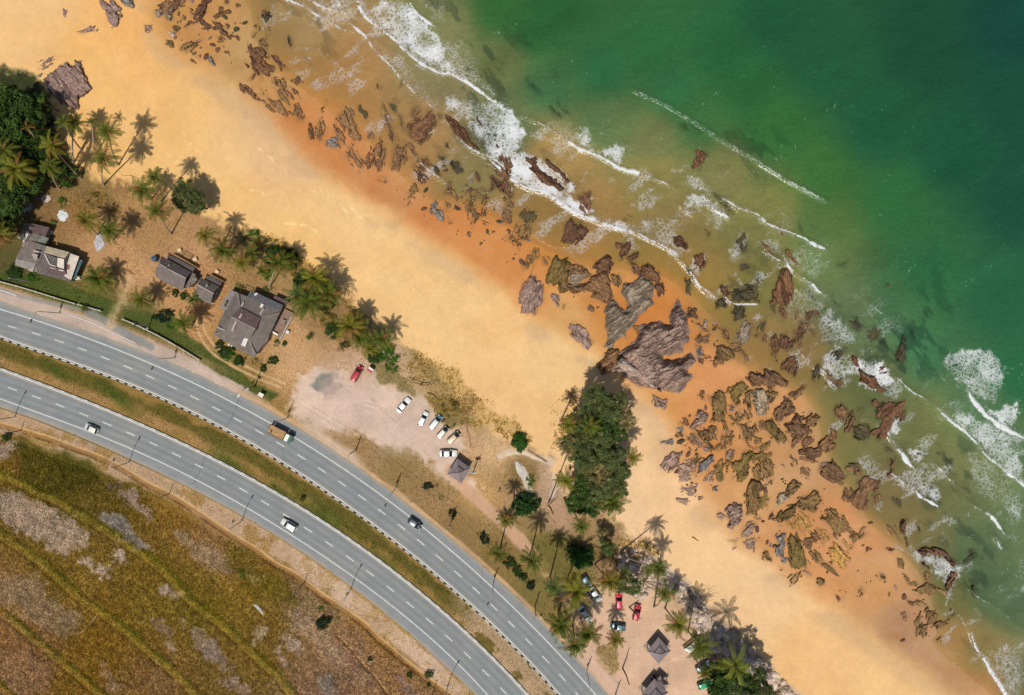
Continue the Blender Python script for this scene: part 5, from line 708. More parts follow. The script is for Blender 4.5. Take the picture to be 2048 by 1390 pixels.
def palm(cu, cv, bu, bv, h, r=25, set_=None, head='coconut palm', bend=.35, wood=True):
    l = set_ or PC; me = l[len(LAB) % len(l)]; B = Vector(G(bu, bv)); T = Vector(P(cu, cv, h + gz(bu, bv))); o = empty('coconut_palm', B); t = T - B; z = Vector((0, 0, 1)); m1 = t * .33 + Vector((t.x, t.y, 0)) * -bend * .3 ; m2 = t * .68 + Vector((t.x, t.y, 0)) * -.08
    pts = []
    for i in range(11): s = i / 10; pts.append((1 - s) ** 3 * Vector((0, 0, -.2)) + 3 * (1 - s) ** 2 * s * m1 + 3 * (1 - s) * s * s * m2 + s ** 3 * t)
    rad = [.30] + [.21 - .09 * i / 10 for i in range(1, 11)]; MB().tube(pts, rad, 8).build('trunk', PALMBARK, o)
    s = r * S / 2.8; co = link('crown', me, o, (), tuple(t), random.uniform(0, 6.28), s * random.uniform(.92, 1.12)); co.rotation_euler = (random.uniform(-.28, .28), random.uniform(-.28, .28), random.uniform(0, 6.28)); LAB.append((o, head, 'palm', 'coconut palms', cu, cv)); return o
LEANW = 'tall leaning coconut palm with bare trunk'; YEL = 'yellow-green coconut palm'; BUSHY = 'full-crowned coconut palm'; YOUNG = 'young short palm with blue-green fronds'; LOWP = 'low coconut palm'
for a in [(127, 243, 164, 301, 12, 17, PCT, 'small thin-crowned coconut palm leaning over the sand'), (148, 247, 147, 327, 8, 23, None, LEANW), (103, 290, 163, 358, 13, 25, PCY, 'golden-green coconut palm leaning over the forest edge'), (215, 262, 237, 330, 13, 22, None, LEANW), (208, 315, 207, 371, 13, 25, None, LEANW), (99, 333, 119, 378, 12, 22, None, BUSHY), (33, 338, 80, 378, 12, 30, PCY, YEL),
  (8, 300, 40, 345, 13, 26, None, 'dark coconut palm at the forest edge'), (185, 243, 192, 310, 9, 12, PCT, 'small thin-crowned coconut palm leaning over the sand'), (0, 470, 20, 480, 9, 26, PCY, YEL), (310, 354, 322, 405, 14, 21, None, LEANW), (284, 380, 303, 400, 9, 24, None, BUSHY), (315, 420, 343, 468, 14, 23, None, LEANW), (172, 441, 196, 470, 8, 25, PCY, YEL), (219, 460, 226, 480, 8, 24, None, BUSHY), (196, 556, 216, 558, 6, 28, None, BUSHY),
  (283, 598, 304, 604, 6, 22, None, LOWP), (367, 645, 386, 650, 7, 24, None, BUSHY), (387, 598, 396, 600, 3, 16, PCB, YOUNG), (411, 470, 431, 520, 13, 23, PCY, YEL), (445, 500, 462, 512, 8, 25, None, BUSHY), (484, 524, 500, 530, 6, 22, PCY, YEL), (503, 505, 510, 512, 5, 17, None, LOWP), (526, 541, 534, 545, 4, 16, None, LOWP), (556, 525, 538, 577, 8, 24, None, LOWP), (578, 522, 590, 535, 5, 18, None, LOWP),
  (630, 556, 648, 572, 9, 28, PCY, YEL), (597, 590, 612, 598, 7, 26, PCB, 'blue-green coconut palm by the big house'), (657, 586, 668, 600, 8, 26, None, BUSHY), (617, 606, 640, 612, 9, 32, None, BUSHY), (640, 580, 655, 590, 6, 22, None, BUSHY), (700, 652, 712, 660, 8, 27, PCY, YEL), (716, 640, 726, 650, 7, 20, None, LOWP), (719, 676, 728, 680, 6, 20, None, BUSHY), (741, 680, 750, 684, 6, 18, None, BUSHY), (766, 676, 776, 684, 7, 25, None, BUSHY), (741, 697, 748, 700, 4, 18, PCY, YEL), (618, 674, 620, 676, 1.6, 7, PCB, 'tiny palm seedling on bare ground'),
  (1136, 848, 1122, 842, 13, 17, PCY, YEL), (1180, 852, 1170, 848, 14, 20, None, 'green palm poking out of the grove top'), (1131, 960, 1096, 1009, 13, 22, PCY, YEL), (1265, 914, 1243, 900, 11, 17, PCY, YEL), (1226, 1005, 1210, 995, 11, 26, None, 'dark palm mixed into the grove'), (1012, 1040, 1026, 1014, 13, 16, PCY, YEL), (997, 1107, 1001, 1093, 13, 20, None, LEANW), (1064, 1120, 1060, 1110, 14, 22, None, LEANW), (1162, 1052, 1144, 1014, 13, 17, None, LEANW),
  (1107, 1172, 1100, 1154, 16, 19, PCB, 'dark green coconut palm by the dirt path'), (1154, 1182, 1133, 1160, 14, 31, PCY, 'large yellow-green palm overhanging the silver cars'), (1219, 1162, 1189, 1128, 9, 24, PCY, YEL), (1122, 1250, 1117, 1222, 9, 28, None, BUSHY), (1150, 1289, 1145, 1248, 11, 26, None, BUSHY), (1177, 1266, 1160, 1236, 9, 25, None, BUSHY), (1231, 1278, 1222, 1248, 8, 19, PCY, YEL), (1318, 1136, 1238, 1108, 15, 21, None, LEANW), (1331, 1186, 1308, 1214, 16, 22, None, LEANW),
  (1357, 1248, 1330, 1216, 13, 25, PCY, YEL), (1400, 1292, 1376, 1262, 14, 27, None, BUSHY), (1298, 1141, 1272, 1150, 9, 15, PCT, 'sparse palm over the boulders'), (1410, 1345, 1385, 1310, 10, 16, None, 'palm half hidden behind the parked cars')]: palm(*a)
palm(1470, 1330, 1425, 1280, 15, 33, PCL, 'bright palm with few very wide fronds'); palm(55, 254, 109, 322, 12, 15, PCD, 'dead palm with brown hanging fronds', wood=True); palm(168, 617, 170, 620, 1.2, 9, None, 'tiny palm by the boundary wall')
FG = 'dense evergreen tree in the dark forest'
for i, (u, v, r, h) in enumerate([(12, 205, 36, 13), (48, 218, 32, 12), (72, 250, 26, 11), (20, 255, 34, 14), (58, 275, 30, 10), (10, 300, 34, 12), (45, 318, 32, 9), (12, 355, 32, 11), (55, 360, 28, 7), (15, 400, 30, 10), (-14, 440, 28, 9), (30, 425, 18, 6), (90, 318, 20, 6), (120, 350, 22, 4), (-30, 240, 40, 14), (-35, 330, 40, 13), (10, 458, 16, 6), (84, 205, 17, 8), (75, 300, 22, 8)]): tree('forest', u, v, r, h, FG, 'tree', 'trees of the dark forest')
CG = 'feathery grey-green casuarina in the grove'
for i, (u, v, r, h, k) in enumerate([(1195, 800, 27, 13, 'cas'), (1222, 818, 26, 14, 'cas'), (1180, 828, 20, 12, 'cas'), (1242, 838, 21, 12, 'casl'), (1212, 852, 24, 13, 'forest'), (1165, 880, 26, 12, 'cas'), (1146, 893, 24, 11, 'casl'), (1200, 885, 30, 14, 'cas'), (1230, 872, 19, 11, 'forest'), (1180, 915, 28, 13, 'cas'), (1218, 912, 24, 14, 'cas'), (1235, 938, 22, 12, 'cas'), (1200, 945, 28, 13, 'casl'), (1172, 955, 20, 11, 'forest'), (1168, 983, 24, 11, 'forest'), (1195, 975, 26, 12, 'cas'), (1222, 968, 24, 13, 'cas'), (1154, 1005, 20, 9, 'forest'), (1180, 1010, 20, 9, 'forest'), (1210, 1000, 20, 10, 'cas'), (1255, 838, 15, 10, 'casl')]):
    tree(k, u, v, r * 1.16, h, CG if k != 'forest' else 'dark broad-leaved tree in the grove', 'tree', 'trees of the grove by the beach')
tree('cas', 370, 395, 31, 9, 'lone casuarina among the palms beside the sand', 'tree'); tree('cas', 392, 408, 18, 8, 'smaller casuarina leaning on the lone one', 'tree'); tree('cas', 1258, 1168, 25, 9, 'single feathery tree between two red cars and the boulders', 'tree'); tree('cas', 1215, 1092, 16, 7, 'feathery tree beside the dark round shrub', 'tree'); tree('casl', 1205, 1072, 14, 5, 'thin pale shrub tree at the edge of the sand', 'tree')
for u, v, r, h, k in [(1440, 1375, 28, 14, 'forest'), (1475, 1385, 32, 15, 'cas'), (1518, 1385, 26, 14, 'cas'), (1430, 1340, 20, 10, 'cas'), (1455, 1350, 24, 14, 'forest'), (1500, 1360, 22, 14, 'forest'), (1490, 1410, 32, 15, 'cas'), (1440, 1410, 28, 14, 'cas'), (1540, 1400, 24, 12, 'casl')]: tree(k, u, v, r, h, 'dense tree shading the cars by the sea bank', 'tree', 'trees at the sea bank')
SH = 'round green shrub'
for k, u, v, r, h, hd, g in [('round', 1041, 886, 18, 2.6, 'round bright green shrub at the edge of the sand', None), ('round', 1050, 1014, 24, 3.6, 'large round green shrub in the grass island', None), ('bright', 1062, 960, 9, 1.2, 'small bright shrub beside the pale rubble', None), ('bright', 1060, 972, 6, .9, 'low bright shrub at the foot of the rubble', None), ('round', 1164, 1118, 23, 4.2, 'large dark round shrub between the leaning palms', None), ('dark', 1150, 1100, 14, 3, 'dark shrub touching the largest dark one', None),
    ('dark', 645, 1248, 13, 2.2, 'dark round bush alone in the ochre field', None), ('bright', 481, 1146, 6, 1, 'small green bush in the field', 'field bushes'), ('shrub', 738, 1320, 5, 1, 'small green bush in the field', 'field bushes'), ('bright', 642, 1218, 6, .6, 'small green bush in the field', 'field bushes'), ('shrub', 857, 1350, 7, 1.4, 'small green bush in the field', 'field bushes'), ('shrub', 820, 1352, 6, 1, 'small green bush in the field', 'field bushes'), ('shrub', 856, 1372, 5, 1, 'small green bush in the field', 'field bushes'), ('shrub', 10, 873, 9, 1.6, 'small green bush in the field', 'field bushes'),
    ('bright', 778, 712, 19, 1.6, 'dense bright green shrub bank behind the beach', None), ('bright', 766, 698, 16, 1.5, 'green shrub under the palms behind the beach', None), ('bright', 783, 733, 13, 1.2, 'green shrub tapering toward the car park', None), ('shrub', 748, 715, 12, 1.4, 'green shrub under the palms behind the beach', None), ('bright', 540, 518, 12, 1.2, 'bright green shrub by the beach fringe', None), ('shrub', 560, 512, 20, 1.5, 'green shrub in the beach fringe', None), ('bright', 534, 551, 10, 1.2, 'bright green shrub by the low palms', None), ('dark', 585, 520, 14, 1.6, 'dark shrub in the beach fringe', None),
    ('bright', 505, 470, 14, 1.0, 'green scrub in the beach fringe', 'scrub'), ('shrub', 548, 500, 15, 1.3, 'green scrub in the beach fringe', 'scrub'), ('shrub', 572, 508, 14, 1.2, 'green scrub in the beach fringe', 'scrub'), ('shrub', 600, 560, 16, 1.3, 'green scrub in the beach fringe', 'scrub'), ('shrub', 650, 612, 16, 1.2, 'green scrub in the beach fringe', 'scrub'), ('shrub', 668, 660, 14, 1.0, 'green scrub in the beach fringe', 'scrub'), ('olive', 530, 485, 20, 1.0, 'olive brown scrub in the beach fringe', 'scrub'), ('olive', 512, 478, 14, .9, 'olive brown scrub in the beach fringe', 'scrub'), ('olive', 560, 495, 18, 1.0, 'olive brown scrub in the beach fringe', 'scrub'), ('olive', 590, 545, 16, 1.0, 'olive brown scrub in the beach fringe', 'scrub'), ('brown', 690, 600, 20, 1.0, 'brown leafless scrub by the sand', 'scrub'), ('olive', 662, 640, 22, 1.0, 'olive scrub in front of the house', 'scrub'), ('brown', 690, 685, 18, .9, 'brown scrub beside the palms', 'scrub'), ('shrub', 688, 690, 8, .9, 'small green shrub in brown scrub', None),
    ('olive', 905, 815, 26, .9, 'wide low olive mound of scrub above the cars', None), ('brown', 935, 812, 22, .8, 'brown scrub beside the low olive mound', None),
    ('shrub', 448, 703, 12, 1.6, 'hedge shrub under the big house eaves', 'hedge shrubs'), ('bright', 462, 712, 12, 1.6, 'hedge shrub under the big house eaves', 'hedge shrubs'), ('shrub', 477, 722, 12, 1.6, 'hedge shrub under the big house eaves', 'hedge shrubs'), ('shrub', 437, 690, 9, 1.4, 'hedge shrub under the big house eaves', 'hedge shrubs'), ('olive', 510, 722, 10, 1.2, 'garden shrub at the big house corner', 'garden shrubs'), ('shrub', 525, 735, 8, 1.0, 'garden shrub at the big house corner', 'garden shrubs'), ('shrub', 545, 722, 9, 1.1, 'garden shrub at the big house corner', 'garden shrubs'), ('bright', 552, 685, 6, 1.0, 'garden shrub at the big house corner', 'garden shrubs'), ('shrub', 568, 688, 5, .9, 'garden shrub at the big house corner', 'garden shrubs'),
    ('bright', 478, 573, 7, 1.1, 'small green shrub behind the big house', None), ('bright', 532, 578, 7, 1.1, 'small green shrub behind the big house', None), ('olive', 335, 578, 9, 1, 'low plant along the twin-roof house', 'plants along the twin-roof house'), ('shrub', 350, 585, 8, 1, 'low plant along the twin-roof house', 'plants along the twin-roof house'), ('shrub', 366, 590, 8, 1.2, 'low plant along the twin-roof house', 'plants along the twin-roof house'),
    ('dark', 323, 633, 13, 1.8, 'dark green shrub inside the wall', None), ('bright', 345, 650, 11, 1.2, 'pale green shrub inside the wall', None), ('bright', 60, 552, 12, 1.6, 'bright shrub beside the patched roof', None), ('bright', 103, 443, 6, 1.0, 'small shrub by the patched roof corner', None), ('shrub', 20, 545, 14, 2, 'shrub in the shade left by the patched house', None), ('bright', 122, 402, 9, 1.0, 'light green shrub in the littered clearing', None), ('olive', 190, 395, 18, .8, 'olive scrub in the littered clearing', 'scrub'), ('shrub', 122, 330, 20, 2.6, 'dark shrub where the forest meets the sand', None),
    ('shrub', 605, 998, 5, 1.4, 'small tree-like bush on the median strip', None), ('olive', 546, 975, 4, .8, 'faint bush on the median strip', None), ('dark', 905, 1030, 7, 1.6, 'dark bush on the verge below the path', 'verge bushes'), ('dark', 856, 973, 7, 1.2, 'dark bush on the verge below the path', 'verge bushes'), ('dark', 968, 1078, 9, 1.4, 'dark bush on the verge below the path', 'verge bushes'), ('shrub', 1018, 1128, 10, 1.4, 'dark bush on the verge below the path', 'verge bushes'), ('shrub', 1033, 1142, 9, 1.4, 'dark bush on the verge below the path', 'verge bushes'), ('shrub', 1046, 1156, 8, 1.4, 'dark bush on the verge below the path', 'verge bushes'), ('dark', 1062, 1172, 9, 1.4, 'dark bush on the verge below the path', 'verge bushes'),
    ('olive', 1010, 1118, 8, 1.0, 'dark bush on the verge below the path', 'verge bushes'), ('olive', 1026, 1138, 7, .9, 'dark bush on the verge below the path', 'verge bushes'), ('dark', 1002, 1116, 6, 1.0, 'dark bush on the verge below the path', 'verge bushes'), ('olive', 1054, 1166, 7, .9, 'dark bush on the verge below the path', 'verge bushes'), ('dark', 1038, 1152, 5, 1.0, 'dark bush on the verge below the path', 'verge bushes'), ('olive', 960, 1070, 7, .8, 'dark bush on the verge below the path', 'verge bushes'), ('olive', 880, 995, 7, .7, 'dark bush on the verge below the path', 'verge bushes'), ('olive', 1205, 1110, 14, 1.4, 'brownish shrub among the pale boulders', 'bank shrubs'), ('brown', 1225, 1120, 16, 1.2, 'brownish shrub among the pale boulders', 'bank shrubs'), ('olive', 1240, 1105, 12, 1.2, 'brownish shrub among the pale boulders', 'bank shrubs'), ('brown', 1200, 1300, 10, .8, 'brown scrub by the lower car park', None)]:
    o = tree(k, u, v, r * 1.15, h, hd, 'shrub', g, 'shrub', False); o.scale = (random.uniform(.85, 1.25), random.uniform(.8, 1.1), 1)
def bare(u, v, dirs, L, hd):
    o = empty('bare_tree', G(u, v)); b = MB(); r = random.Random(u)
    b.tube([(0, 0, -.2), (.2, .1, 1.2)], [.18, .13], 6)
    for a in dirs:
        a = math.radians(a); p = [Vector((.2, .1, 1.1))]
        for k in range(5): a += r.uniform(-.4, .4); p.append(p[-1] + Vector((math.cos(a), math.sin(a), r.uniform(-.05, .35))) * L / 5)
        b.tube(p, [.12, .10, .08, .06, .045, .03], 5)
        for k in (2, 3, 4):
            for s in (-1, 1): a3 = a + s * r.uniform(.4, 1); q = p[k]; b.tube([q, q + Vector((math.cos(a3), math.sin(a3), .2)) * L * .22, q + Vector((math.cos(a3 + s * .3), math.sin(a3 + s * .3), .25)) * L * .4], [.05, .035, .02], 4)
    b.build('trunk', DEADWOOD, o); tag(o, hd, 'bare tree')
bare(1284, 1162, (10, 60, -30, 120), 6, 'leafless grey tree sprawling over the pale boulders'); bare(1395, 1215, (30, 100, -40), 5.5, 'leafless tree among the shaded boulders'); bare(1262, 1108, (0, 50, -20), 4.5, 'leafless branches at the top of the boulder bank'); bare(842, 770, (-20, 160), 4, 'leafless branches at the head of the car park')
def log(u0, v0, u1, v1, r, hd, cat='log', m=None):
    a = Vector(G(u0, v0)); b = Vector(G(u1, v1)); c = (a + b) / 2; o = empty('fallen_trunk', a); q = b - a; n = Vector((-q.y, q.x, 0)) * .06
    MB().tube([(0, 0, r), tuple(q * .35 + n + Vector((0, 0, r))), tuple(q * .7 - n + Vector((0, 0, r))), tuple(q + Vector((0, 0, r)))], [r, r * .9, r * .7, r * .4], 6).build('trunk', m or DEADWOOD, o); tag(o, hd, cat)
log(245, 352, 290, 356, .1, 'pale driftwood pole lying where sand meets clearing', 'driftwood', PALMBARK); log(447, 424, 466, 433, .16, 'short driftwood branch on the sand above the palms', 'driftwood', PALMBARK); log(1384, 1074, 1397, 1081, .12, 'small dark stick lying alone on the pale sand', 'driftwood'); log(855, 785, 885, 800, .12, 'thin dark branch on the bank above the cars', 'driftwood'); log(566, 553, 582, 563, .12, 'long pale timber by the low palms', 'timber', PALMBARK)
# ------------------------------------------------------------------ houses
def roofm(name, c, rz, sc=5.0, spots=1.0):
    t = NT(name); co = t.coord('Object', (1, 1, 1), (0, 0, rz)); sp = t.n('SeparateXYZ'); t.t.links.new(co, sp.inputs[0]); w = t.math('SINE', t.math('MULTIPLY', sp.outputs[0], 6.283 * sc)); n = t.noise(.8, co, 5); n2 = t.noise(3.5, co, 4)
    k = t.math('MULTIPLY_ADD', w, .05, t.math('MULTIPLY_ADD', n, .9, .52)); c1 = t.mix(1.0, c, t.n('CombineColor', i0=k, i1=k, i2=k).outputs[0], 'MULTIPLY')
    vr = t.n('TexVoronoi', Scale=1.5); t.t.links.new(co, vr.inputs['Vector']); c1 = t.mix(t.math('MULTIPLY', t.math('LESS_THAN', vr.outputs['Distance'], .09), .55 * spots), c1, C(196, 190, 186)); c1 = t.mix(t.math('MULTIPLY', t.math('SUBTRACT', n2, .53, clamp=True), 3.4 * spots, clamp=True), c1, C(150, 140, 138))
    return t.done(t.bsdf(c1, .8, .25, t.bump(w, .35, .03)))
RZ = math.radians(-62)
MR = dict(gy=roofm('roof_grey', C(118, 108, 103), RZ), dk=roofm('roof_dark', C(98, 90, 88), RZ), br=roofm('roof_maroon', C(96, 74, 76), RZ), lt=roofm('roof_light', C(146, 138, 136), RZ), cr=roofm('roof_cream', C(196, 182, 156), RZ, 5, .3), wh=roofm('roof_white', C(222, 208, 196), RZ, 4, .3), te=roofm('roof_teal', C(72, 104, 112), RZ, 5, .4), gg=roofm('roof_green_grey', C(118, 128, 118), RZ), bl=roofm('roof_blue_grey', C(88, 90, 98), RZ), pv=roofm('roof_slate', C(148, 134, 138), 0, 3, .1), wp=simple('white_patch', C(226, 218, 214), .6), pk=simple('pale_patch', C(176, 160, 156), .7), rd=simple('red_patch', C(140, 92, 92), .8))
WALL = simple('house_wall', C(150, 134, 118), .9, .2); TIMB = simple('timber', C(150, 120, 92), .9); DARKM = simple('dark_metal', C(52, 46, 44), .7, .4); GALV = simple('pale_metal', C(178, 176, 170), .5, .4); WHITE = simple('white_plastic', C(232, 230, 226), .5, .4)
def slab(cr, s, zs, mt, parent, name='roof', th=.10):
    pts = X(cr, s); zs = zs if hasattr(zs, '__len__') else [zs] * len(pts); w = [P(u, v, z) for (u, v), z in zip(pts, zs)]; o0 = parent.location
    b = MB(); q = [Vector(p) - o0 for p in w]; b.prism([tuple(p) for p in q], -th, 0); return b.build(name, MR[mt] if isinstance(mt, str) else mt, parent)
def walls(cr, s, z, parent, m=None, shrink=.9):
    pts = X(cr, s); a = np.array(pts).mean(0); w = [P(a[0] + (u - a[0]) * shrink, a[1] + (v - a[1]) * shrink, z) for u, v in pts]; o0 = parent.location
    MB().prism([(p[0] - o0.x, p[1] - o0.y) for p in w], -.3, z - o0.z).build('wall', m or WALL, parent)
def house(u, v, label, cat='house', name='house'): o = empty(name, P(u, v, 0)); tag(o, label, cat); return o
h = house(110, 510, 'rambling house with patched grey roofs and cream sheets beside the forest')
walls('H1', '260,160 700,220 640,520 120,900 200,600', 2.3, h); walls('H1', '400,500 660,570 1260,800 1120,1240 500,1090 110,900', 2.6, h, None, .93)
slab('H1', '255,155 430,160 350,345 190,420 210,330', (2.5, 2.5, 2.7, 2.6, 2.5), 'gy', h); slab('H1', '430,160 735,230 650,405 430,335 352,345', (2.6, 2.4, 2.5, 2.8, 2.72), 'br', h); slab('H1', '430,335 575,372 480,505 380,490 350,450', 2.9, 'gy', h); slab('H1', '575,375 720,432 650,545 482,500', (2.75, 2.3, 2.3, 2.75), 'gg', h, 'awning'); slab('H1', '350,345 430,335 380,490 240,520 190,420', (2.75, 2.85, 2.9, 2.7, 2.6), 'dk', h)
slab('H1', '385,482 665,572 640,700 560,800 475,895 175,810 105,800 215,600', (3.3, 3.3, 3.4, 3.4, 3.0, 3.0, 3.0, 3.2), 'gy', h); slab('H1', '108,803 475,897 440,1055 330,1010 90,930', (2.9, 2.9, 2.5, 2.5, 2.5), 'lt', h); slab('H1', '640,700 880,790 1000,1000 1040,900 1140,1235 500,1085 475,895 560,800', (3.9, 3.9, 3.5, 3.2, 2.6, 2.6, 3.1, 3.4), 'br', h, 'roof', .08); slab('H1', '500,1085 475,900 640,720 740,915 860,960 1000,1010 1130,1235', (2.7, 3.2, 3.98, 3.5, 3.4, 3.2, 2.72), 'dk', h)
slab('H1', '672,575 1105,690 1010,805 638,700', (3.5, 3.5, 4.3, 4.3), 'cr', h); slab('H1', '640,712 870,792 860,955 745,915', (4.2, 4.2, 3.8, 3.8), 'dk', h); slab('H1', '880,792 1000,818 1000,1000 868,958', (4.2, 4.2, 3.75, 3.75), 'wh', h); slab('H1', '1105,690 1010,805 1000,1000 1060,860', (3.5, 4.25, 3.7, 3.4), 'dk', h, 'gable'); slab('H1', '1110,708 1282,770 1130,1205 1000,1130 1045,1000 1110,940 1045,900', 3.1, 'wh', h); slab('H1', '1285,820 1352,840 1200,1190 1140,1170', 2.4, 'te', h, 'awning')
for s_, m_2 in (('630,725 645,720 738,905 725,912', 'wp'), ('730,908 850,948 845,960 728,920', 'wp'), ('900,1012 990,1022 985,1045 905,1028', 'wp'), ('745,965 850,990 840,1010 740,985', 'pk'), ('400,715 520,735 480,840 440,800', 'pk'), ('420,650 540,670 520,705 430,680', 'pk')): slab('H1', s_, 4.32, m_2, h, 'roof_patch', .03)
slab('H1', '295,345 345,345 265,505 235,500', 2.95, 'wp', h, 'roof_patch', .04); slab('H1', '1050,905 1110,930 1100,1010 1020,1010 1000,1130 1040,1060 1060,980', 3.14, 'rd', h, 'roof_patch', .02); slab('H1', '330,1015 455,960 420,1060 340,1030', 2.96, 'pk', h, 'roof_patch', .03); slab('H1', '140,405 210,415 200,440 135,425', 2.0, 'wp', h, 'roof_patch', .05); slab('H1', '300,200 345,195 300,300 265,310', 2.76, 'bl', h, 'roof_patch', .03)
h = house(378, 555, 'long house of two dark gabled roofs joined by a low link')
walls('H2', '240,240 870,580 700,950 120,650 190,400', 2.6, h); walls('H2', '1070,690 1470,900 1300,1260 960,900', 2.6, h); walls('H2', '880,600 980,640 960,800 850,920 750,880', 2.0, h, None, .8)
slab('H2', '240,233 882,580 772,712 188,400', (2.8, 2.8, 4.4, 4.4), 'dk', h); slab('H2', '188,400 772,712 700,962 640,950 225,745 120,665 102,535', (4.4, 4.4, 2.7, 2.75, 2.75, 2.8, 3.2), 'gy', h); slab('H2', '350,238 460,225 965,490 915,572', (2.7, 2.35, 2.35, 2.7), 'dk', h, 'awning'); slab('H2', '892,583 982,630 960,690 1010,690 960,812 880,790 840,925 742,888 815,760', 2.3, 'gy', h); slab('H2', '905,690 1010,740 985,770 900,725', 2.42, 'lt', h, 'roof_patch', .05)
slab('H2', '1072,688 1478,890 1352,1030 1020,850', (2.8, 2.8, 4.2, 4.2), 'dk', h); slab('H2', '1020,850 1352,1030 1300,1262 1180,1225 1040,1130 960,985', (4.2, 4.2, 2.7, 2.7, 2.7, 2.9), 'gy', h); slab('H2', '1230,655 1292,662 1540,800 1495,870 1185,705', (2.4, 2.3, 2.3, 2.6, 2.6), 'dk', h, 'awning'); slab('H2', '1352,1030 1405,925 1475,935 1350,1195 1318,1180', (3.8, 2.8, 2.2, 2.2, 2.8), 'bl', h, 'awning')
for s_, z_ in (('188,392 200,385 360,485 350,500', 4.45), ('400,512 772,706 762,722 392,528', 4.45), ('1022,842 1355,1022 1345,1042 1012,862', 4.25)): slab('H2', s_, z_, 'pk', h, 'ridge_cap', .05)
for s_, z_ in (('405,405 425,415 380,480 362,470', 4.0), ('1212,835 1248,850 1215,905 1180,890', 4.0), ('1140,960 1172,970 1120,1055 1095,1045', 3.9), ('1330,1010 1370,1030 1355,1055 1330,1050', 4.3)): slab('H2', s_, z_, 'lt', h, 'roof_patch', .04)
h = house(500, 640, 'big hipped grey-brown house with skylight strips and a raised upper roof')
walls('H3', '425,215 1160,430 960,1000 740,1240 90,900 240,510', 2.5, h, None, .94)
slab('H3', '425,200 620,270 1190,440 1115,545 830,622 500,448', (2.8, 2.8, 2.8, 2.9, 4.0, 4.0), 'gy', h); slab('H3', '1115,545 1195,430 990,850 730,1270 650,965 780,790 830,622', (2.9, 2.75, 2.7, 2.7, 4.0, 4.0, 4.0), 'gy', h); slab('H3', '730,1270 560,1185 68,895 290,800 650,965', (2.7, 2.7, 2.7, 4.0, 4.0), 'gy', h); slab('H3', '68,895 130,720 235,510 340,330 425,200 500,448 345,600 290,800', (2.7, 2.75, 2.8, 2.8, 2.8, 4.0, 4.2, 4.0), 'gy', h)
slab('H3', '500,448 832,622 742,805 345,598', (4.35, 4.35, 5.1, 5.1), 'br', h); slab('H3', '345,598 742,805 650,970 285,800', (5.1, 5.1, 4.1, 4.1), 'gy', h); slab('H3', '832,622 780,792 650,970 742,805', (4.35, 4.2, 4.1, 5.1), 'br', h, 'gable'); slab('H3', '672,168 1200,412 1130,500 612,268', (2.9, 2.9, 3.1, 3.1), 'bl', h, 'awning'); slab('H3', '330,160 428,198 345,330 240,512 158,425', (2.3, 2.5, 2.6, 2.6, 2.2), 'lt', h, 'awning')
slab('H3', '262,330 300,330 290,390 260,385', 2.75, DARKM, h, 'roof_hole', .03); slab('H3', '238,390 270,395 265,440 235,435', 2.72, DARKM, h, 'roof_hole', .03)
for s_, z_, m_2 in (('540,350 560,358 528,438 502,428', 3.9, 'pk'), ('868,458 885,468 818,598 792,586', 3.75, 'pk'), ('510,545 532,555 485,645 455,632', 4.98, 'pk'), ('420,648 446,660 382,842 342,826', 4.95, 'pk'), ('560,945 625,965 575,1092 508,1065', 4.05, 'wp'), ('750,208 780,215 770,240 760,236 742,258 718,246', 3.2, 'wp'), ('838,385 882,398 848,455 812,445', 3.5, 'wp'), ('118,765 245,808 240,825 190,815 108,778', 3.9, 'pk'), ('425,195 440,195 498,420 485,420', 3.95, 'lt'), ('835,602 1105,540 1110,550 860,610', 4.05, 'lt'), ('68,885 250,815 252,828 75,898', 3.9, 'lt'), ('640,975 655,970 740,1235 725,1245', 3.9, 'lt'), ('345,590 745,798 738,812 338,604', 5.16, 'lt')): slab('H3', s_, z_, m_2, h, 'roof_patch' if m_2 != 'lt' else 'ridge_cap', .04)
for n_, s_, z_, m_2 in (('shed_roof', '1050,250 1290,350 1240,420 1190,370 1030,330', 1.9, 'br'),): slab('H3', s_, z_, m_2, h, 'awning'); walls('H3', '1060,270 1270,355 1230,400 1050,320', 1.8, h)
# terrace beside the house
h = house(565, 640, 'brick paved terrace with a low rim wall on the beach side of the house', 'terrace', 'terrace'); t = NT('brick_paving'); bt = t.n('TexBrick', Scale=1.6, Color1=C(158, 124, 108), Color2=C(130, 98, 84), Mortar=C(176, 156, 140)); t.t.links.new(t.coord('Object', None, (0, 0, .5)), bt.inputs['Vector']); bm_ = t.mix(t.math('MULTIPLY', t.noise(1.2, t.coord(), 4), .5), bt.outputs['Color'], C(120, 100, 84)); BRK = t.done(t.bsdf(bm_, .9, .2))
slab('H3', '1222,472 1372,545 1150,965 1060,915 1060,830 1040,800', .3, BRK, h, 'paving', .4); slab('H3', '1360,540 1374,548 1156,968 1140,960', .75, GALV, h, 'rim_wall', .8); slab('H3', '1222,468 1372,540 1366,552 1216,480', .75, TIMB, h, 'rim_wall', .8); slab('H3', '1180,640 1240,655 1215,725 1150,700', 1.0, MR['lt'], h, 'tank_cover', .8)
def boxes(name, u, v, rz, lst, label, cat, m):
    o = empty(name, G(u, v), math.radians(rz)); 
    for nm, bs, mm_ in lst:
        b = MB()
        for q in bs: b.box(*q)
        b.build(nm, mm_ or m, o)
    tag(o, label, cat); return o
def tank(name, u, v, r, hh, m, label, cat, lid=None):
    o = empty(name, G(u, v)); MB().tube([(0, 0, 0), (0, 0, hh * .9), (0, 0, hh)], [r, r, r * .93], 18).build('body', m, o, .02); MB().tube([(0, 0, hh), (0, 0, hh + .06), (0, 0, hh + .14)], [r * .6, r * .58, r * .3], 14).build('lid', lid or m, o); tag(o, label, cat); return o
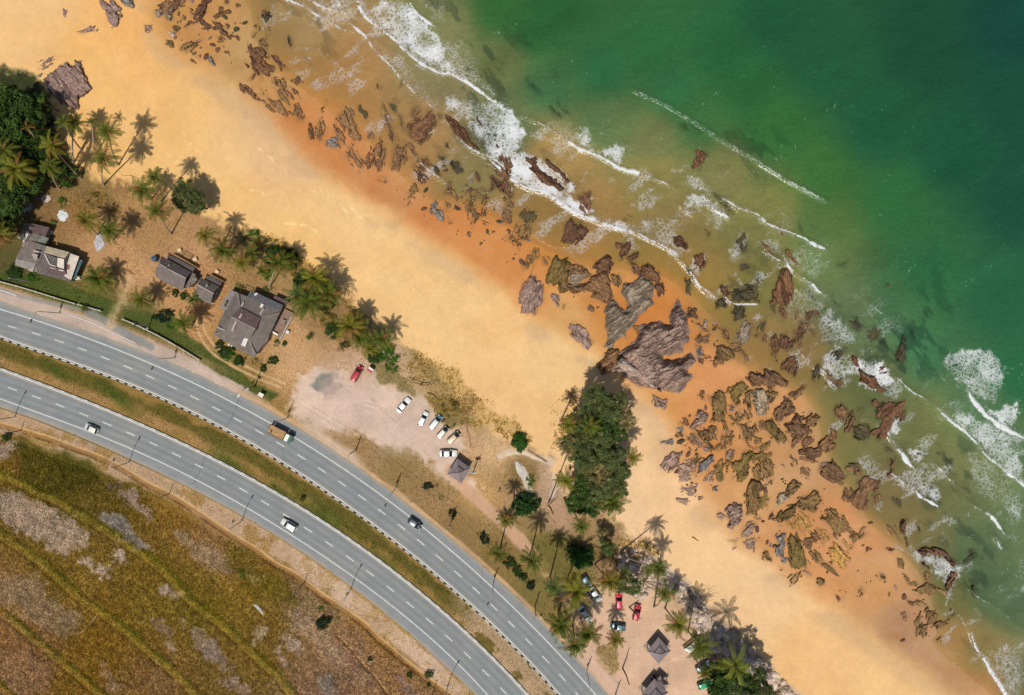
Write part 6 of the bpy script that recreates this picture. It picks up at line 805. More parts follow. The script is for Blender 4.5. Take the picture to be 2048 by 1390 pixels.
BLUEM = simple('blue_plastic', C(52, 84, 112), .5, .4); CREAM = simple('cream_paint', C(226, 198, 158), .7); YELM = simple('yellow_plastic', C(226, 186, 40), .4, .5, coat=.3); REDP = simple('red_cloth', C(190, 60, 64), .7)
tank('water_tank', 313, 518, .72, 1.5, BLUEM, 'round blue water tank at the dark gabled house end', 'water tank'); tank('drum', 577, 664, .45, .9, WHITE, 'round white drum outside the brick terrace', 'drum'); tank('pot', 459, 689, .28, .5, WHITE, 'white pot by the hedge, nearer the house corner', 'pot'); tank('pot', 465, 692, .26, .5, WHITE, 'white pot by the hedge, farther along it', 'pot'); tank('drum', 551, 650, .3, .8, GALV, 'small grey drum between house and terrace', 'drum')
def stool(u, v, rz, label):
    o = empty('table', G(u, v), math.radians(rz)); MB().box(0, 0, .72, .95, .8, .06).build('table_top', CREAM, o, .01)
    for x in (-.4, .4):
        for y in (-.32, .32): MB().box(x, y, .34, .07, .07, .7).build('leg', TIMB, o)
    tag(o, label, 'table', 'small cream tables')
stool(361, 501, 30, 'cream table by the upper corner of the dark gabled house'); stool(392, 519, 20, 'cream table past the timber frame by the dark gabled house'); stool(436, 544, -25, 'cream table behind the smaller dark gable')
b_ = []
for x in (-1.1, 1.1): b_.append((x, 0, .9, .12, .9, .12))
boxes('timber_frame', 377, 512, -28, [('rail', [(0, -.45, .9, 2.3, .12, .12), (0, .45, .9, 2.3, .12, .12), (0, 0, .9, 2.3, .1, .1)] + b_, None)] + [('post', [(x, y, .75, .12, .12, 1.5)], DARKM) for x in (-1.1, 1.1) for y in (-.45, .45)], 'open timber frame between two cream tables', 'timber frame', TIMB)
boxes('timber_frame', 499, 577, -25, [('rail', [(0, 0, 1.2, 2.4, .12, .12)], None)] + [('post', [(x, 0, .9, .12, .12, 1.8)], None) for x in (-1, 1)], 'dark timber frame behind the big house', 'timber frame', DARKM)
boxes('notice_board', 526, 789, -28, [('board', [(0, 0, 1.55, 1.3, .9, .1)], WHITE), ('post', [(-.5, 0, .75, .09, .09, 1.5)], GALV), ('post', [(.5, 0, .75, .09, .09, 1.5)], GALV)], 'white topped roadside cabinet on posts beside the utility pole', 'roadside cabinet', WHITE)
o = empty('food_stall', G(743, 740), math.radians(-35)); MB().box(0, 0, .5, 1.0, .9, 1.0).build('counter', WHITE, o, .03); MB().box(0, -.05, 1.95, 1.5, .7, .06).build('awning', REDP, o); MB().box(0, .4, 1.98, 1.3, .5, .06).build('awning', WHITE, o)
for x in (-.6, .6): MB().box(x, .3, 1.0, .05, .05, 1.95).build('post', GALV, o)
tag(o, 'small red and white stall beside the red car', 'stall')
def crumple(name, u, v, r, hh, m, label, cat, seed, ax=1.0, rz=0):
    gx, gy = np.meshgrid(np.linspace(-1, 1, 26), np.linspace(-1, 1, 26)); n = fbm(gx * 3 + seed, gy * 3, 4, seed); rad = np.hypot(gx, gy) + (n - .5) * .9; z = np.where(rad < .95, hh * n * (1.05 - rad * .7), -.15); V3 = np.stack([gx * r * ax, gy * r, z], -1).reshape(-1, 3)
    J, I = np.nonzero((rad[:-1, :-1] < .95) | (rad[1:, 1:] < .95)); b0 = J * 26 + I; me = fast_mesh(name, V3, np.stack([b0, b0 + 1, b0 + 27, b0 + 26], 1)); tag(link(name, me, None, (m,), G(u, v), rz), label, cat)
crumple('tarpaulin', 126, 431, 1.5, .7, simple('white_sheet', C(214, 218, 222), .6), 'crumpled white tarpaulin on bare ground near the patched house', 'tarpaulin', 3, .85, .5); crumple('rubbish_heap', 199, 485, 2.2, .9, simple('rubbish', C(186, 182, 186), .7, .3, .6, 2), 'grey and white rubbish heap below the paired palms', 'rubbish heap', 5, .62); crumple('rubbish_heap', 92, 397, 1.0, .3, simple('rubbish2', C(196, 182, 170), .8, .3, .6, 3), 'flat scatter of pale rubbish at the forest edge', 'rubbish heap', 8, 1.3); crumple('rubble_heap', 1044, 944, 3.6, .7, simple('pale_rubble', C(206, 194, 186), .9, .3, .4, 2, .5), 'long heap of pale rubble in the grass island', 'rubble heap', 11, .32, .55)
random.seed(9)
boxes('plank_stack', 56, 415, 62, [('plank', [(random.uniform(-.4, .4), -.9 + i * .16, .1 + .12 * (i % 3), 3.2 * random.uniform(.6, 1), .14, .08, random.uniform(-.08, .08))], (GALV, TIMB, WHITE)[i % 3]) for i in range(12)], 'loose stack of pale planks beside the forest', 'plank stack', TIMB)
boxes('wooden_frame', 36, 434, 60, [('rail', [(0, .3, .4, 1.0, .12, .1), (0, -.3, .4, 1.0, .12, .1), (-.4, 0, .4, .12, .6, .1)], None), ('leg', [(.45, 0, .2, .1, .1, .4)], None)], 'small broken white frame by the forest', 'broken frame', GALV)
boxes('plastic_crate', 103, 465, 60, [('body', [(0, 0, .3, .9, .5, .6)], None), ('lid', [(0, 0, .62, .95, .55, .05)], GALV)], 'white crate at the maroon roof corner', 'crate', WHITE); boxes('laundry_basin', 158, 556, 10, [('body', [(0, 0, .35, 1.1, .9, .7)], None), ('lid', [(.1, 0, .72, .8, .6, .06)], CREAM)], 'pale tub outside the white roofed strip', 'tub', WHITE)
boxes('white_bench', 552, 667, -30, [('seat', [(0, 0, .45, 1.4, .5, .08)], None), ('leg', [(-.6, 0, .2, .08, .45, .42)], None), ('leg', [(.6, 0, .2, .08, .45, .42)], None), ('backrest', [(0, .24, .75, 1.4, .06, .5)], None)], 'white bench at the lower end of the terrace', 'bench', WHITE)
# pavilions: square two-tier pyramid roofs on posts, one corner pointing up in the photo
def pavilion(cr, corners, label, ez=2.7, az=4.3, mini=None):
    pts = X(cr, corners); w = [Vector(P(u, v, ez)) for u, v in pts]; c = sum(w, Vector()) / 4; o = empty('pavilion', (c.x, c.y, 0)); q = [p - Vector((c.x, c.y, 0)) for p in w]; ap = Vector((0, 0, az)); mid = [p.lerp(ap, .58) for p in q]; up = [Vector((m.x * 1.12, m.y * 1.12, m.z + .22)) for m in mid]; ap2 = ap + Vector((0, 0, .55)); N = 4
    for i in range(4):
        j = (i + 1) % 4; b = MB(); b.prism([tuple(q[i]), tuple(q[j]), tuple(mid[j]), tuple(mid[i])], -.09, 0); b.build('roof', MR['pv'], o); b = MB(); b.prism([tuple(up[i]), tuple(up[j]), tuple(ap2)], -.07, 0); b.build('upper_roof', MR['pv'], o)
        b = MB(); b.tube([q[i] + Vector((0, 0, .05)), mid[i] + Vector((0, 0, .05))], .06, 5); b.tube([up[i] + Vector((0, 0, .04)), ap2 + Vector((0, 0, .04))], .05, 5); b.build('hip_ridge', DARKM if i % 2 else MR['lt'], o); p = q[i] * .86; b = MB(); b.box(p.x, p.y, ez / 2 - .05, .16, .16, ez + .1); b.build('post', TIMB, o)
    b = MB(); b.box(0, 0, .06, q[0].length * 1.15, q[0].length * 1.15, .12, math.atan2(q[0].y, q[0].x) + math.pi / 4); b.build('floor_slab', simple('slab_' + label[:5], C(168, 150, 136), .9), o)
    b = MB(); b.box(0, 0, .5, 1.6, .5, .08, math.atan2(q[1].y - q[0].y, q[1].x - q[0].x)); b.box(0, 0, .25, .2, .3, .4); b.build('bench', TIMB, o); tag(o, label, 'pavilion', 'beach pavilions'); return o
pavilion('V1', '935,950 1115,1085 990,1305 800,1165', 'square slate-roofed pavilion beside the long row of parked cars'); pavilion('V2', '345,318 568,570 345,812 132,572', 'square slate-roofed pavilion standing alone in the lower car park'); pavilion('V2', '268,1085 520,1340 300,1620 30,1370', 'larger slate-roofed pavilion at the bottom edge of the photo', 2.9, 4.8); pavilion('V2', '375,1030 545,1190 400,1250 310,1100', 'small slate-roofed pavilion overlapping the largest one', 2.5, 3.6)
# ------------------------------------------------------------------ vehicles
GLASS = NT('car_glass'); GLASS = GLASS.done(GLASS.bsdf(C(30, 34, 40), .12, .6)); TYRE = simple('tyre', C(36, 36, 38), .9); RIM = simple('rim', C(170, 172, 176), .35, .5, metal=.6); LAMP = simple('lamp_glass', C(224, 224, 216), .15, .6); TAIL = simple('tail_glass', C(150, 24, 26), .2, .6)
def paint(c): return simple('paint_%d_%d_%d' % c, C(*c), .3, .5, .03, 2, 0, .1, .6)
def loft(stations, zs, m, name, parent, roof=False):
    """stations (x, half width); closed body between heights zs with tucked bottom"""
    b = MB(); L = len(stations); rings = []
    prof = [(.86, zs[0]), (1.0, zs[0] + .22), (1.0, zs[1] - .12), (.93, zs[1] - .02), (.5, zs[1] + .02), (0, zs[1] + .035)]
    for x, w, zt in stations:
        ring = [(x, k * w, z if i < 2 else z + zt) for i, (k, z) in enumerate(prof)]; ring = ring + [(p[0], -p[1], p[2]) for p in ring[-2::-1]]; rings.append(len(b.v)); b.v += ring; n = len(ring)
    for i in range(L - 1):
        for k in range(n - 1): b.f.append((rings[i] + k, rings[i + 1] + k, rings[i + 1] + k + 1, rings[i] + k + 1))
        b.f.append((rings[i] + n - 1, rings[i + 1] + n - 1, rings[i + 1], rings[i]))
    b.f.append(tuple(rings[0] + k for k in range(n))); b.f.append(tuple(rings[-1] + k for k in reversed(range(n))))
    o = b.build(name, m, parent); o.data.polygons.foreach_set('use_smooth', [True] * (len(o.data.polygons) - 2) + [False] * 2); return o
def car(u, v, deg, c, kind, label, name='parked_car', L=4.4, W=1.74, roofc=None, grp='parked cars', cat='car'):
    """deg: where the nose points, degrees clockwise from right in the photo"""
    o = empty(name, G(u, v, .03 if abs(gz(u, v)) > .2 else 0), -math.radians(deg)); o.location.z = max(o.location.z, .02); body = paint(c); rf = paint(roofc) if roofc else body; h = L / 2; w = W / 2
    bz = .92 if kind in ('suv', 'van', 'pickup') else .82; rz = 1.75 if kind == 'van' else (1.68 if kind in ('suv', 'pickup') else 1.43)
    st = [(-h, w * .72, -.16), (-h + .08, w * .86, -.06), (-h + .3, w * .95, 0), (-h + .9, w, .02), (0, w, .02), (h - 1.1, w, 0), (h - .45, w * .95, -.08), (h - .12, w * .82, -.18), (h, w * .62, -.28)]
    loft(st, (.22, bz), body, 'body', o)
    rb, rt, ft, fb = dict(sedan=(-1.62, -1.02, .32, 1.02), hatch=(-h + .14, -h + .42, .22, .98), suv=(-h + .12, -h + .38, .35, 1.05), van=(-h + .08, -h + .26, .62, 1.35), pickup=(-.55, -.42, .45, 1.15))[kind]
    wb, wt = w * .93, w * .74; B = [(rb, wb, bz), (fb, wb, bz)]; T = [(rt, wt, rz), (ft, wt, rz)]
    def pane(n_, pts): b = MB(); b.v = list(pts); b.f = [tuple(range(len(pts)))]; b.build(n_, GLASS, o)
    pane('windscreen', [(fb, -wb * .96, bz), (fb, wb * .96, bz), (ft, wt, rz - .03), (ft, -wt, rz - .03)]); pane('rear_window', [(rb, wb * .94, bz + .02), (rb, -wb * .94, bz + .02), (rt, -wt, rz - .03), (rt, wt, rz - .03)])
    for s in (1, -1): pane('side_window', [(rb, s * wb, bz), (fb, s * wb, bz), (ft, s * wt, rz - .03), (rt, s * wt, rz - .03)][::s])
    b = MB(); n = 9; xs = [rt + (ft - rt) * i / (n - 1) for i in range(n)]
    for i, x in enumerate(xs):
        e = math.sin(math.pi * i / (n - 1)) ** .5; ww = wt * (.94 + .06 * e); z = rz - .03 + .05 * e; b.v += [(x, -ww, rz - .06), (x, -ww * .93, z), (x, 0, z + .035), (x, ww * .93, z), (x, ww, rz - .06)]
        if i:
            for k in range(4): b.f.append((5 * i - 5 + k, 5 * i + k, 5 * i + k + 1, 5 * i - 4 + k))
    for sx in (rb, fb):
        tx = rt if sx == rb else ft
        for s in (1, -1): b.tube([(sx, s * wb * .97, bz), (tx, s * wt * .98, rz - .03)], .045, 5)
    o_ = b.build('roof', rf, o)
    if kind == 'pickup':
        MB().box(-h + .78, 0, bz + .02, 1.35, W * .80, .05).build('cargo_bed', simple('bed', C(30, 30, 32), .9), o)
        for q in ((-h + .06, 0, bz + .1, .08, W * .86, .2), (-h + .78, w * .88, bz + .1, 1.4, .08, .2), (-h + .78, -w * .88, bz + .1, 1.4, .08, .2)): MB().box(*q).build('bed_side', body, o)
    for s in (1, -1):
        for x in (-h + .78, h - .85):
            a = MB(); a.tube([(x, s * (w - .2), .32), (x, s * (w + .01), .32)], .32, 16); ty = a.build('wheel', TYRE, o); MB().tube([(x, s * (w), .32), (x, s * (w + .03), .32)], .19, 12).build('rim', RIM, ty)
        MB().box(h - .22, s * w * .62, bz - .2, .26, .34, .14, -s * .35).build('headlight', LAMP, o, .02); MB().box(-h + .06, s * w * .68, bz - .12, .12, .3, .16).build('tail_light', TAIL, o, .02); MB().box(ft + .32, s * (w + .07), bz + .12, .12, .18, .13).build('mirror', body, o, .02)
    MB().box(-h - .01, 0, .5, .03, .5, .12).build('number_plate', WHITE, o); tag(o, label, cat, grp); return o
WH, GRY = (252, 252, 248), (186, 192, 196)
car(187, 856, 205, (214, 220, 220), 'hatch', 'small white hatchback driving on the southern carriageway', 'moving_car', 3.6, 1.66, grp='cars on the highway', roofc=(240, 240, 236)); car(580, 1048, 212, (232, 234, 232), 'suv', 'white sport utility car driving on the southern carriageway', 'moving_car', 4.3, 1.78, grp='cars on the highway'); car(831, 1045, 35, (40, 58, 76), 'suv', 'dark blue car driving on the northern carriageway', 'moving_car', 3.8, 1.72, grp='cars on the highway')
car(715, 747, -60, (176, 28, 46), 'van', 'red people carrier beside the red and white stall', L=4.3, W=1.72); car(808, 810, -48, WH, 'sedan', 'white saloon parked apart at the upper end of the car row', L=4.5); car(847, 837, -62, WH, 'hatch', 'white hatchback parked between the saloon and the teal van', L=3.9, W=1.6); car(872, 844, -50, (92, 132, 146), 'van', 'teal van with a pale roof in the car row', L=4.2, W=1.66, roofc=(222, 232, 234))
car(886, 864, -48, (52, 50, 50), 'van', 'small dark van with a cream-white roof', L=3.5, W=1.46, roofc=(232, 226, 214)); car(908, 874, -42, (118, 84, 64), 'van', 'bronze minivan with a beige roof at the row end', L=3.7, W=1.55, roofc=(218, 196, 164)); car(897, 906, 0, (238, 238, 236), 'sedan', 'white saloon parked crosswise above the pavilion', L=4.5, W=1.8)
car(1190, 1187, 55, (206, 216, 214), 'sedan', 'silver saloon half under the large yellow-green palm', L=4.1); car(1176, 1197, 55, (214, 222, 220), 'hatch', 'white hatchback mostly hidden by the large yellow-green palm', L=3.7); car(1172, 1161, 60, (86, 124, 156), 'hatch', 'blue car in deep palm shade behind the silver saloon', L=3.4); car(1170, 1226, 55, (226, 232, 228), 'sedan', 'white saloon parked aslant below the large yellow-green palm', L=4.6, W=1.78)
car(1237, 1200, -91, (206, 30, 60), 'hatch', 'bright red hatchback standing upright in the lower car park', L=4.1, W=1.66); car(1273, 1223, -77, (196, 28, 54), 'hatch', 'red hatchback nearer the boulders, beside the bare trunk', L=4.1, W=1.66); car(1235, 1251, 188, (60, 118, 128), 'hatch', 'teal car under a palm shadow above a small palm', L=3.9, W=1.66)
car(1384, 1286, -38, (240, 240, 236), 'van', 'white van half hidden under the bushy palm', L=4.8, W=1.85); car(1405, 1330, -32, (120, 140, 144), 'hatch', 'grey-green hatchback below the white van', L=4.0, W=1.68, roofc=(190, 216, 222)); car(1408, 1366, -20, (28, 168, 112), 'hatch', 'bright green car in the tree shade at the bottom', L=3.7, W=1.64)
# truck
o = empty('cargo_truck', P(566, 867, .03), -math.radians(27)); GRN = paint((36, 96, 74)); CW = paint((226, 230, 226)); SOIL = simple('load_soil', C(186, 150, 108), .95, .1, .35, 1.6, .8)
MB().box(-.2, 0, .75, 5.8, .9, .25).build('chassis', DARKM, o, .03); b = MB(); b.box(2.15, 0, 1.35, 1.5, 2.05, 1.5, 0, .96, .94); b.build('cab', GRN, o, .12); MB().box(1.72, 0, 2.13, .95, 1.75, .06).build('cab_roof', CW, o, .02); b = MB(); b.box(2.9, 0, 1.0, .35, 2.0, .8, 0, .7, .9); b.build('bonnet', GRN, o, .08); b = MB(); b.box(2.93, 0, 1.72, .06, 1.7, .55, 0, 1, .95); b.build('windscreen', GLASS, o); MB().box(-1.15, 0, 1.05, 4.4, 2.2, .12).build('bed_floor', DARKM, o)
for q in ((-1.15, 1.1, 1.5, 4.4, .08, .85), (-1.15, -1.1, 1.5, 4.4, .08, .85), (-3.35, 0, 1.5, .08, 2.2, .85), (1.03, 0, 1.6, .08, 2.2, 1.05)): MB().box(*q).build('bed_side', simple('bed_side_paint', C(120, 78, 60), .8), o, .01)
gx, gy = np.meshgrid(np.linspace(-3.28, .96, 44), np.linspace(-1.04, 1.04, 24)); zz = 1.55 + .5 * fbm(gx * 2.2, gy * 2.2, 4, 61) + .12 * vnoise(gx * 6, gy * 6, 5); n_ = gx.shape[1]; J, I = np.meshgrid(np.arange(23), np.arange(43), indexing='ij'); b0 = (J * n_ + I).ravel(); link('cargo_load', fast_mesh('cargo_load', np.stack([gx, gy, zz], -1).reshape(-1, 3), np.stack([b0, b0 + 1, b0 + n_ + 1, b0 + n_], 1)), o, (SOIL,))
for x in (2.2, -1.6, -2.6):
    for s in (1, -1): ty = MB().tube([(x, s * .72, .45), (x, s * 1.08, .45)], .45, 16).build('wheel', TYRE, o); MB().tube([(x, s * 1.08, .45), (x, s * 1.1, .45)], .22, 12).build('rim', RIM, ty)
for s in (1, -1): MB().box(3.08, s * .75, .9, .06, .3, .2).build('headlight', LAMP, o); MB().box(2.75, s * 1.22, 1.7, .1, .2, .35).build('mirror', DARKM, o)
tag(o, 'green tipper truck with white cab roof loaded with earth on the northern carriageway', 'truck')
o = empty('kayak', G(1229, 1157), math.radians(-18)); loft([(-1.1, .06, -.1), (-.8, .3, 0), (0, .42, 0), (.8, .3, 0), (1.1, .06, -.1)], (.05, .4), YELM, 'hull', o); MB().box(0, 0, .42, .7, .35, .05).build('seat', DARKM, o, .02); tag(o, 'small yellow kayak under the palm beside the cars', 'kayak')
# ------------------------------------------------------------------ poles, wires, boundary wall
METAL = simple('lamp_metal', C(176, 168, 158), .6, .4); CONC = simple('concrete_pole', C(190, 182, 170), .9)
def lamp(u, v, s, label):
    """s: photo direction of the arm (towards the road)"""
    o = empty('street_lamp', G(u, v)); a = Vector((s[0], -s[1], 0)).normalized(); MB().tube([(0, 0, -.2), (0, 0, 8.6)], [.12, .07], 8).build('post', METAL, o); MB().tube([(0, 0, 8.5), tuple(a * .8 + Vector((0, 0, 9.0))), tuple(a * 2.2 + Vector((0, 0, 9.2)))], [.08, .07, .05], 6).build('arm', METAL, o)
    b = MB(); p = a * 2.5; b.box(p.x, p.y, 9.18, .9, .36, .16, math.atan2(a.y, a.x)); b.build('lamp_head', DARKM, o, .03); MB().tube([(0, 0, -.1), (0, 0, .25)], .32, 8).build('base', CONC, o); tag(o, label, 'street lamp', 'street lamps along the highway')
for i, (u, v) in enumerate([(119, 626), (349, 716), (575, 836), (792, 976), (987, 1163), (1173, 1341)]): lamp(u, v, (-.42, .9), 'tall street lamp on the beach side verge, ' + ('beside the boundary wall gap end', 'below the twin palms garden', 'above the loaded truck', 'below the row of parked cars', 'beside the leaning palms', 'below the palm cluster')[i])
for i, (u, v) in enumerate([(30, 834), (258, 925), (484, 1042), (701, 1180), (895, 1373)]): lamp(u, v, (.5, -.86), 'tall street lamp on the field side verge, ' + ('at the photo edge', 'next after the white hatchback', 'before the white utility car', 'above the dark round bush', 'at the bottom of the photo')[i])
UP = [(60, 562), (299, 651), (510, 773), (712, 900), (903, 1040), (1070, 1211), (1231, 1388)]; TOPS = []
for i, (u, v) in enumerate(UP):
    o = empty('utility_pole', G(u, v)); MB().tube([(0, 0, -.2), (0, 0, 7.6)], [.18, .11], 8).build('post', CONC if i != 2 else TIMB, o); d = Vector((UP[min(i + 1, 6)][0] - UP[max(i - 1, 0)][0], -(UP[min(i + 1, 6)][1] - UP[max(i - 1, 0)][1]), 0)).normalized(); n = Vector((-d.y, d.x, 0)); b = MB(); b.box(0, 0, 7.2, 1.5, .1, .1, math.atan2(n.y, n.x)); b.build('crossarm', DARKM, o)
    for s in (-.65, 0, .65): q = n * s; MB().tube([(q.x, q.y, 7.25), (q.x, q.y, 7.42)], .05, 6).build('insulator', WHITE, o)
    if i == 2: MB().box(.35, -.2, 5.6, .5, .5, .9).build('transformer', GALV, o, .03); MB().tube([(0, 0, 6.8), (-1.3, -1.6, 7.0)], .05, 6).build('arm', GALV, o); MB().box(-1.5, -1.9, 6.95, .3, .8, .12, -.6).build('lamp_head', WHITE, o)
    TOPS.append((Vector(G(u, v)), n)); tag(o, 'utility pole carrying wires, ' + ('behind the patched house', 'in the garden between two houses', 'brown with transformer near the white cabinet', 'in the scrub between truck and car row', 'in the verge scrub below the pavilion', 'by the path near the leaning palms', 'by the lower pavilions')[i], 'utility pole', 'utility poles')
WIRE = simple('wire', C(60, 50, 44), .6)
for i in range(6):
    for s in (-.65, .65):
        a = TOPS[i][0] + TOPS[i][1] * s + Vector((0, 0, 7.45)); b = TOPS[i + 1][0] + TOPS[i + 1][1] * s + Vector((0, 0, 7.45)); w = MB().tube([tuple(a.lerp(b, t_) - Vector((0, 0, 1.1 * 4 * t_ * (1 - t_)))) for t_ in [k / 10 for k in range(11)]], .022, 4).build('overhead_wire', WIRE); tag(w, 'thin overhead wire strung between neighbouring utility poles', 'wire', 'overhead wires')
for i, (u, v) in enumerate([(42, 861), (339, 987), (609, 1165), (868, 1378)]):
    o = empty('telephone_pole', G(u, v)); MB().tube([(0, 0, -.2), (0, 0, 5.4)], [.12, .07], 7).build('post', DARKM, o); MB().box(0, 0, 5.2, .7, .07, .07, .6).build('crossarm', DARKM, o); tag(o, 'slim dark pole at the field edge, ' + ('near the photo edge', 'beside the dirt track bend', 'above the dark round bush', 'at the bottom beside the last lamp')[i], 'telephone pole', 'slim poles at the field edge')
o = empty('utility_pole', G(949, 937)); MB().tube([(0, 0, -.2), (0, 0, 7.0)], [.16, .1], 8).build('post', CONC, o); MB().box(0, 0, 5.8, 1.3, .5, .7).build('transformer', GALV, o, .03); MB().box(0, 0, 6.8, 1.8, .1, .1, .5).build('crossarm', DARKM, o); tag(o, 'pole with pale transformer box at the corner of the first pavilion', 'utility pole', 'utility poles')
def dead(u, v, tu, tv, h, label):
    o = empty('dead_palm_trunk', G(u, v)); t = Vector(P(tu, tv, h)) - Vector(G(u, v)); MB().tube([(0, 0, -.2), tuple(t * .5 + Vector((.2, .1, 0))), tuple(t)], [.2, .16, .1], 7).build('trunk', DEADWOOD, o); MB().tube([tuple(t), tuple(t + Vector((.5, .3, .25)))], [.08, .03], 5).build('frond_stub', DEADWOOD, o); tag(o, label, 'dead trunk')
dead(1245, 1336, 1258, 1369, 10, 'headless dead palm trunk in the lower car park'); dead(1258, 1214, 1280, 1238, 6, 'thin bare trunk bending over the red hatchback'); dead(1096, 1010, 1106, 1028, 6, 'short bare trunk by the round shrub and the path')
m_ = simple('boundary_concrete', C(202, 192, 172), .85, .2, .15, 2)
for i, pts in enumerate(([(-60, 549)] + X('C4', '0,10 150,50 300,95 450,142 600,187'), X('C4', '635,196 720,220 803,243'), X('C4', '985,312 1065,345 1150,385 1250,435 1350,490 1460,555 1580,628'))):
    o = empty('boundary_wall', P(*pts[0], 0)); b = MB(); o0 = o.location
    for a, c in zip(pts[:-1], pts[1:]):
        A, B = Vector(P(*a, 0)) - o0, Vector(P(*c, 0)) - o0; d = (B - A).normalized(); n = Vector((-d.y, d.x, 0)) * .11; b.prism([tuple((A - d * .0 + n)[:2]), tuple((B + n)[:2]), tuple((B - n)[:2]), tuple((A - n)[:2])], -.3, .95)
    b.build('wall', m_, o)
    for a in pts: A = Vector(P(*a, 0)) - o0; MB().box(A.x, A.y, .45, .36, .36, 1.3, .4).build('pillar', m_, o)
    tag(o, ('long low concrete boundary wall below the patched house', 'short stretch of low wall before the gateway', 'long low concrete boundary wall below the garden palms')[i], 'wall', 'low boundary walls')
for u, v, lb in ((298, 657, 'white marker post by the gateway end of the wall'), (371, 707, 'white marker post beside the lower end of the wall'), (1081, 1232, 'white marker post leaning on the road shoulder')):
    o = empty('marker_post', G(u, v)); MB().box(0, 0, .45, .32, .32, .9, .3).build('post', WHITE, o, .03); MB().box(0, 0, .95, .4, .4, .08, .3).build('cap', GALV, o); tag(o, lb, 'marker post')
o = boxes('plank_stack', 519, 1218, -48, [('plank', [(0, -.25 + .25 * i, .15 + .05 * (i % 2), 3.6 - .5 * (i % 3), .22, .1)], GALV) for i in range(3)], 'blue-grey planks lying alone in the ochre field', 'planks', GALV)
# ------------------------------------------------------------------ people (one continuous skinned body each)
SKIN = simple('skin', C(150, 104, 80), .6)
def person(u, v, deg, shirt, trousers, label, stride=.12):
    o = empty('person', G(u, v), -math.radians(deg)); J = dict(pel=(0, 0, .95, .15), ch=(0, 0, 1.3, .17), nk=(0, 0, 1.48, .065), hd=(.02, 0, 1.62, .1), tp=(.02, 0, 1.74, .07)); E = [('pel', 'ch'), ('ch', 'nk'), ('nk', 'hd'), ('hd', 'tp')]
    for s, n in ((1, 'l'), (-1, 'r')):
        J.update({n + 'h': (0, s * .1, .88, .1), n + 'k': (s * stride + .03, s * .11, .48, .07), n + 'a': (s * stride * 1.2 - .03, s * .11, .08, .05), n + 'f': (s * stride * 1.2 + .12, s * .12, .04, .045), n + 's': (0, s * .19, 1.4, .07), n + 'e': (-s * stride * .6, s * .25, 1.12, .048), n + 'w': (-s * stride + .08, s * .25, .88, .035), n + 'd': (-s * stride + .12, s * .24, .78, .035)})
        E += [('pel', n + 'h'), (n + 'h', n + 'k'), (n + 'k', n + 'a'), (n + 'a', n + 'f'), ('ch', n + 's'), (n + 's', n + 'e'), (n + 'e', n + 'w'), (n + 'w', n + 'd')]
    ks = list(J); me = bpy.data.meshes.new('body'); me.from_pydata([J[k][:3] for k in ks], [(ks.index(a), ks.index(b)) for a, b in E], []); b = link('body', me, o, (SKIN,)); md_ = b.modifiers.new('skin', 'SKIN'); b.modifiers.new('sub', 'SUBSURF').levels = 1
    for k, sv in zip(ks, me.skin_vertices[0].data): sv.radius = (J[k][3], J[k][3]); sv.use_root = (k == 'pel')
    dg = bpy.context.evaluated_depsgraph_get(); ev = b.evaluated_get(dg); m2 = bpy.data.meshes.new_from_object(ev); b.modifiers.clear(); b.data = m2; m2.materials.clear()
    for q in (SKIN, paint(shirt), paint(trousers), simple('hair', C(30, 26, 24), .7)): m2.materials.append(q)
    for p in m2.polygons: z = p.center.z; p.material_index = 3 if z > 1.66 else (0 if z > 1.47 or (abs(p.center.y) > .2 and z < 1.15) else (1 if z > .92 else (2 if z > .1 else 0)))
    tag(o, label, 'person')
person(887, 842, -60, (132, 28, 36), (60, 40, 50), 'person in dark red standing at the nose of the teal van'); person(908, 852, 80, (80, 50, 44), (50, 40, 40), 'person in brown standing beside the olive scrub mound'); person(999, 980, 90, (70, 52, 44), (46, 38, 36), 'person in dark clothes walking alone on the dry grass'); person(873, 972, 20, (220, 208, 204), (90, 60, 60), 'person in a white top walking down the dirt path', .2)
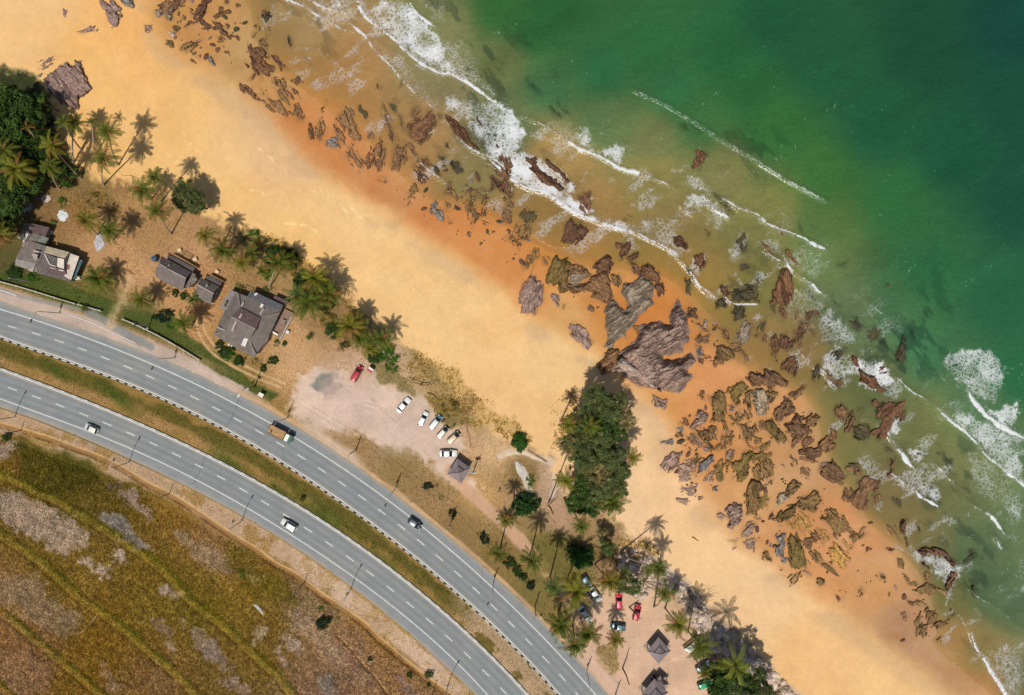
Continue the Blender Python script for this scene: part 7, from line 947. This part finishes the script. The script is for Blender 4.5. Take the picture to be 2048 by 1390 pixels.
# ------------------------------------------------------------------ labels that single each thing out
LM = [('the roadside cabinet', 526, 789), ('the red and white stall', 743, 740), ('the first pavilion', 920, 942), ('the lone pavilion', 1317, 1300), ('the bottom pavilion', 1312, 1385), ('the round bright green shrub', 1041, 886), ('the headland rock', 1310, 715), ('the forest-side purple slab', 135, 170), ('the blue water tank', 313, 518), ('the crumpled white tarpaulin', 126, 431),
      ('the terrace', 568, 645), ('the loaded truck', 566, 867), ('the yellow kayak', 1229, 1157), ('the bright green car', 1408, 1366), ('the teal car', 1235, 1251), ('the forest plank stack', 56, 415), ('the lone casuarina', 370, 395), ('the foam-ringed rock', 1360, 487), ('the large grey curved rock', 1285, 600), ('the flat purple slab', 1160, 668), ('the shallows wedge rock', 1568, 575),
      ('the slate-grey wedge', 1520, 800), ('the blue-grey aslant rock', 1410, 938), ('the tall mossy slab', 1592, 1105), ('the pale rounded boulder', 342, 67), ('the driftwood pole', 266, 354), ('the grey rubbish heap', 199, 485), ('the wide-frond palm', 1473, 1331), ('the dead brown palm', 55, 254), ('the top edge of the photo', 360, -10), ('the far sea corner', 2048, 1390), ('the blue-grey rock pair', 876, 425), ('the white transformer pole', 949, 937), ('the humped outcrop', 1537, 757), ('the far red reef', 1735, 745), ('the forked brown outcrop', 1722, 985), ('the pale rubble heap', 1044, 944), ('the headless trunk', 1245, 1336)]
for r in ROCKS:
    o, kind, big, u, v, h_, fr_, lab = r
    if lab: tag(o, lab.strip(), 'rock')
    else:
        size = 'small' if big < 900 else ('medium' if big < 2600 else 'large'); shp = 'broken' if fr_ > .24 else ('ridged' if h_ > .9 else 'low'); LAB.append((o, '%s %s %s rock' % (size, shp, CNAME[kind]), 'rock', None, u, v))
ORD = ['', 'first ', 'second ', 'third ', 'fourth ', 'fifth ', 'sixth ', 'seventh ', 'eighth ', 'ninth ', 'tenth ', '11th ', '12th ', '13th ', '14th ', '15th ', '16th ', '17th ', '18th ', '19th ', '20th ']
for key in {(l[1], l[2]) for l in LAB}:
    mem = [l for l in LAB if (l[1], l[2]) == key]
    if len(mem) == 1: o, hd, cat, grp, u, v = mem[0]; tag(o, hd, cat, grp); continue
    if key[0].endswith('rock') is False and mem[0][3] and mem[0][2] == 'shrub': 
        for o, hd, cat, grp, u, v in mem: tag(o, hd, cat, grp)
        continue
    rk_ = {}
    for nm, lu, lv in LM:
        for i, l in enumerate(sorted(mem, key=lambda l: math.hypot(l[4] - lu, l[5] - lv))): rk_.setdefault(l[0].name, []).append((i + 1, math.hypot(l[4] - lu, l[5] - lv), nm))
    for o, hd, cat, grp, u, v in mem:
        i, d_, nm = min(rk_[o.name], key=lambda t_: (t_[0] > 1 and t_[0] * 60 or 0) + t_[1]); tag(o, '%s, %sclosest to %s' % (hd, ORD[i] if i > 1 else '', nm) if i < 21 else hd, cat, grp)
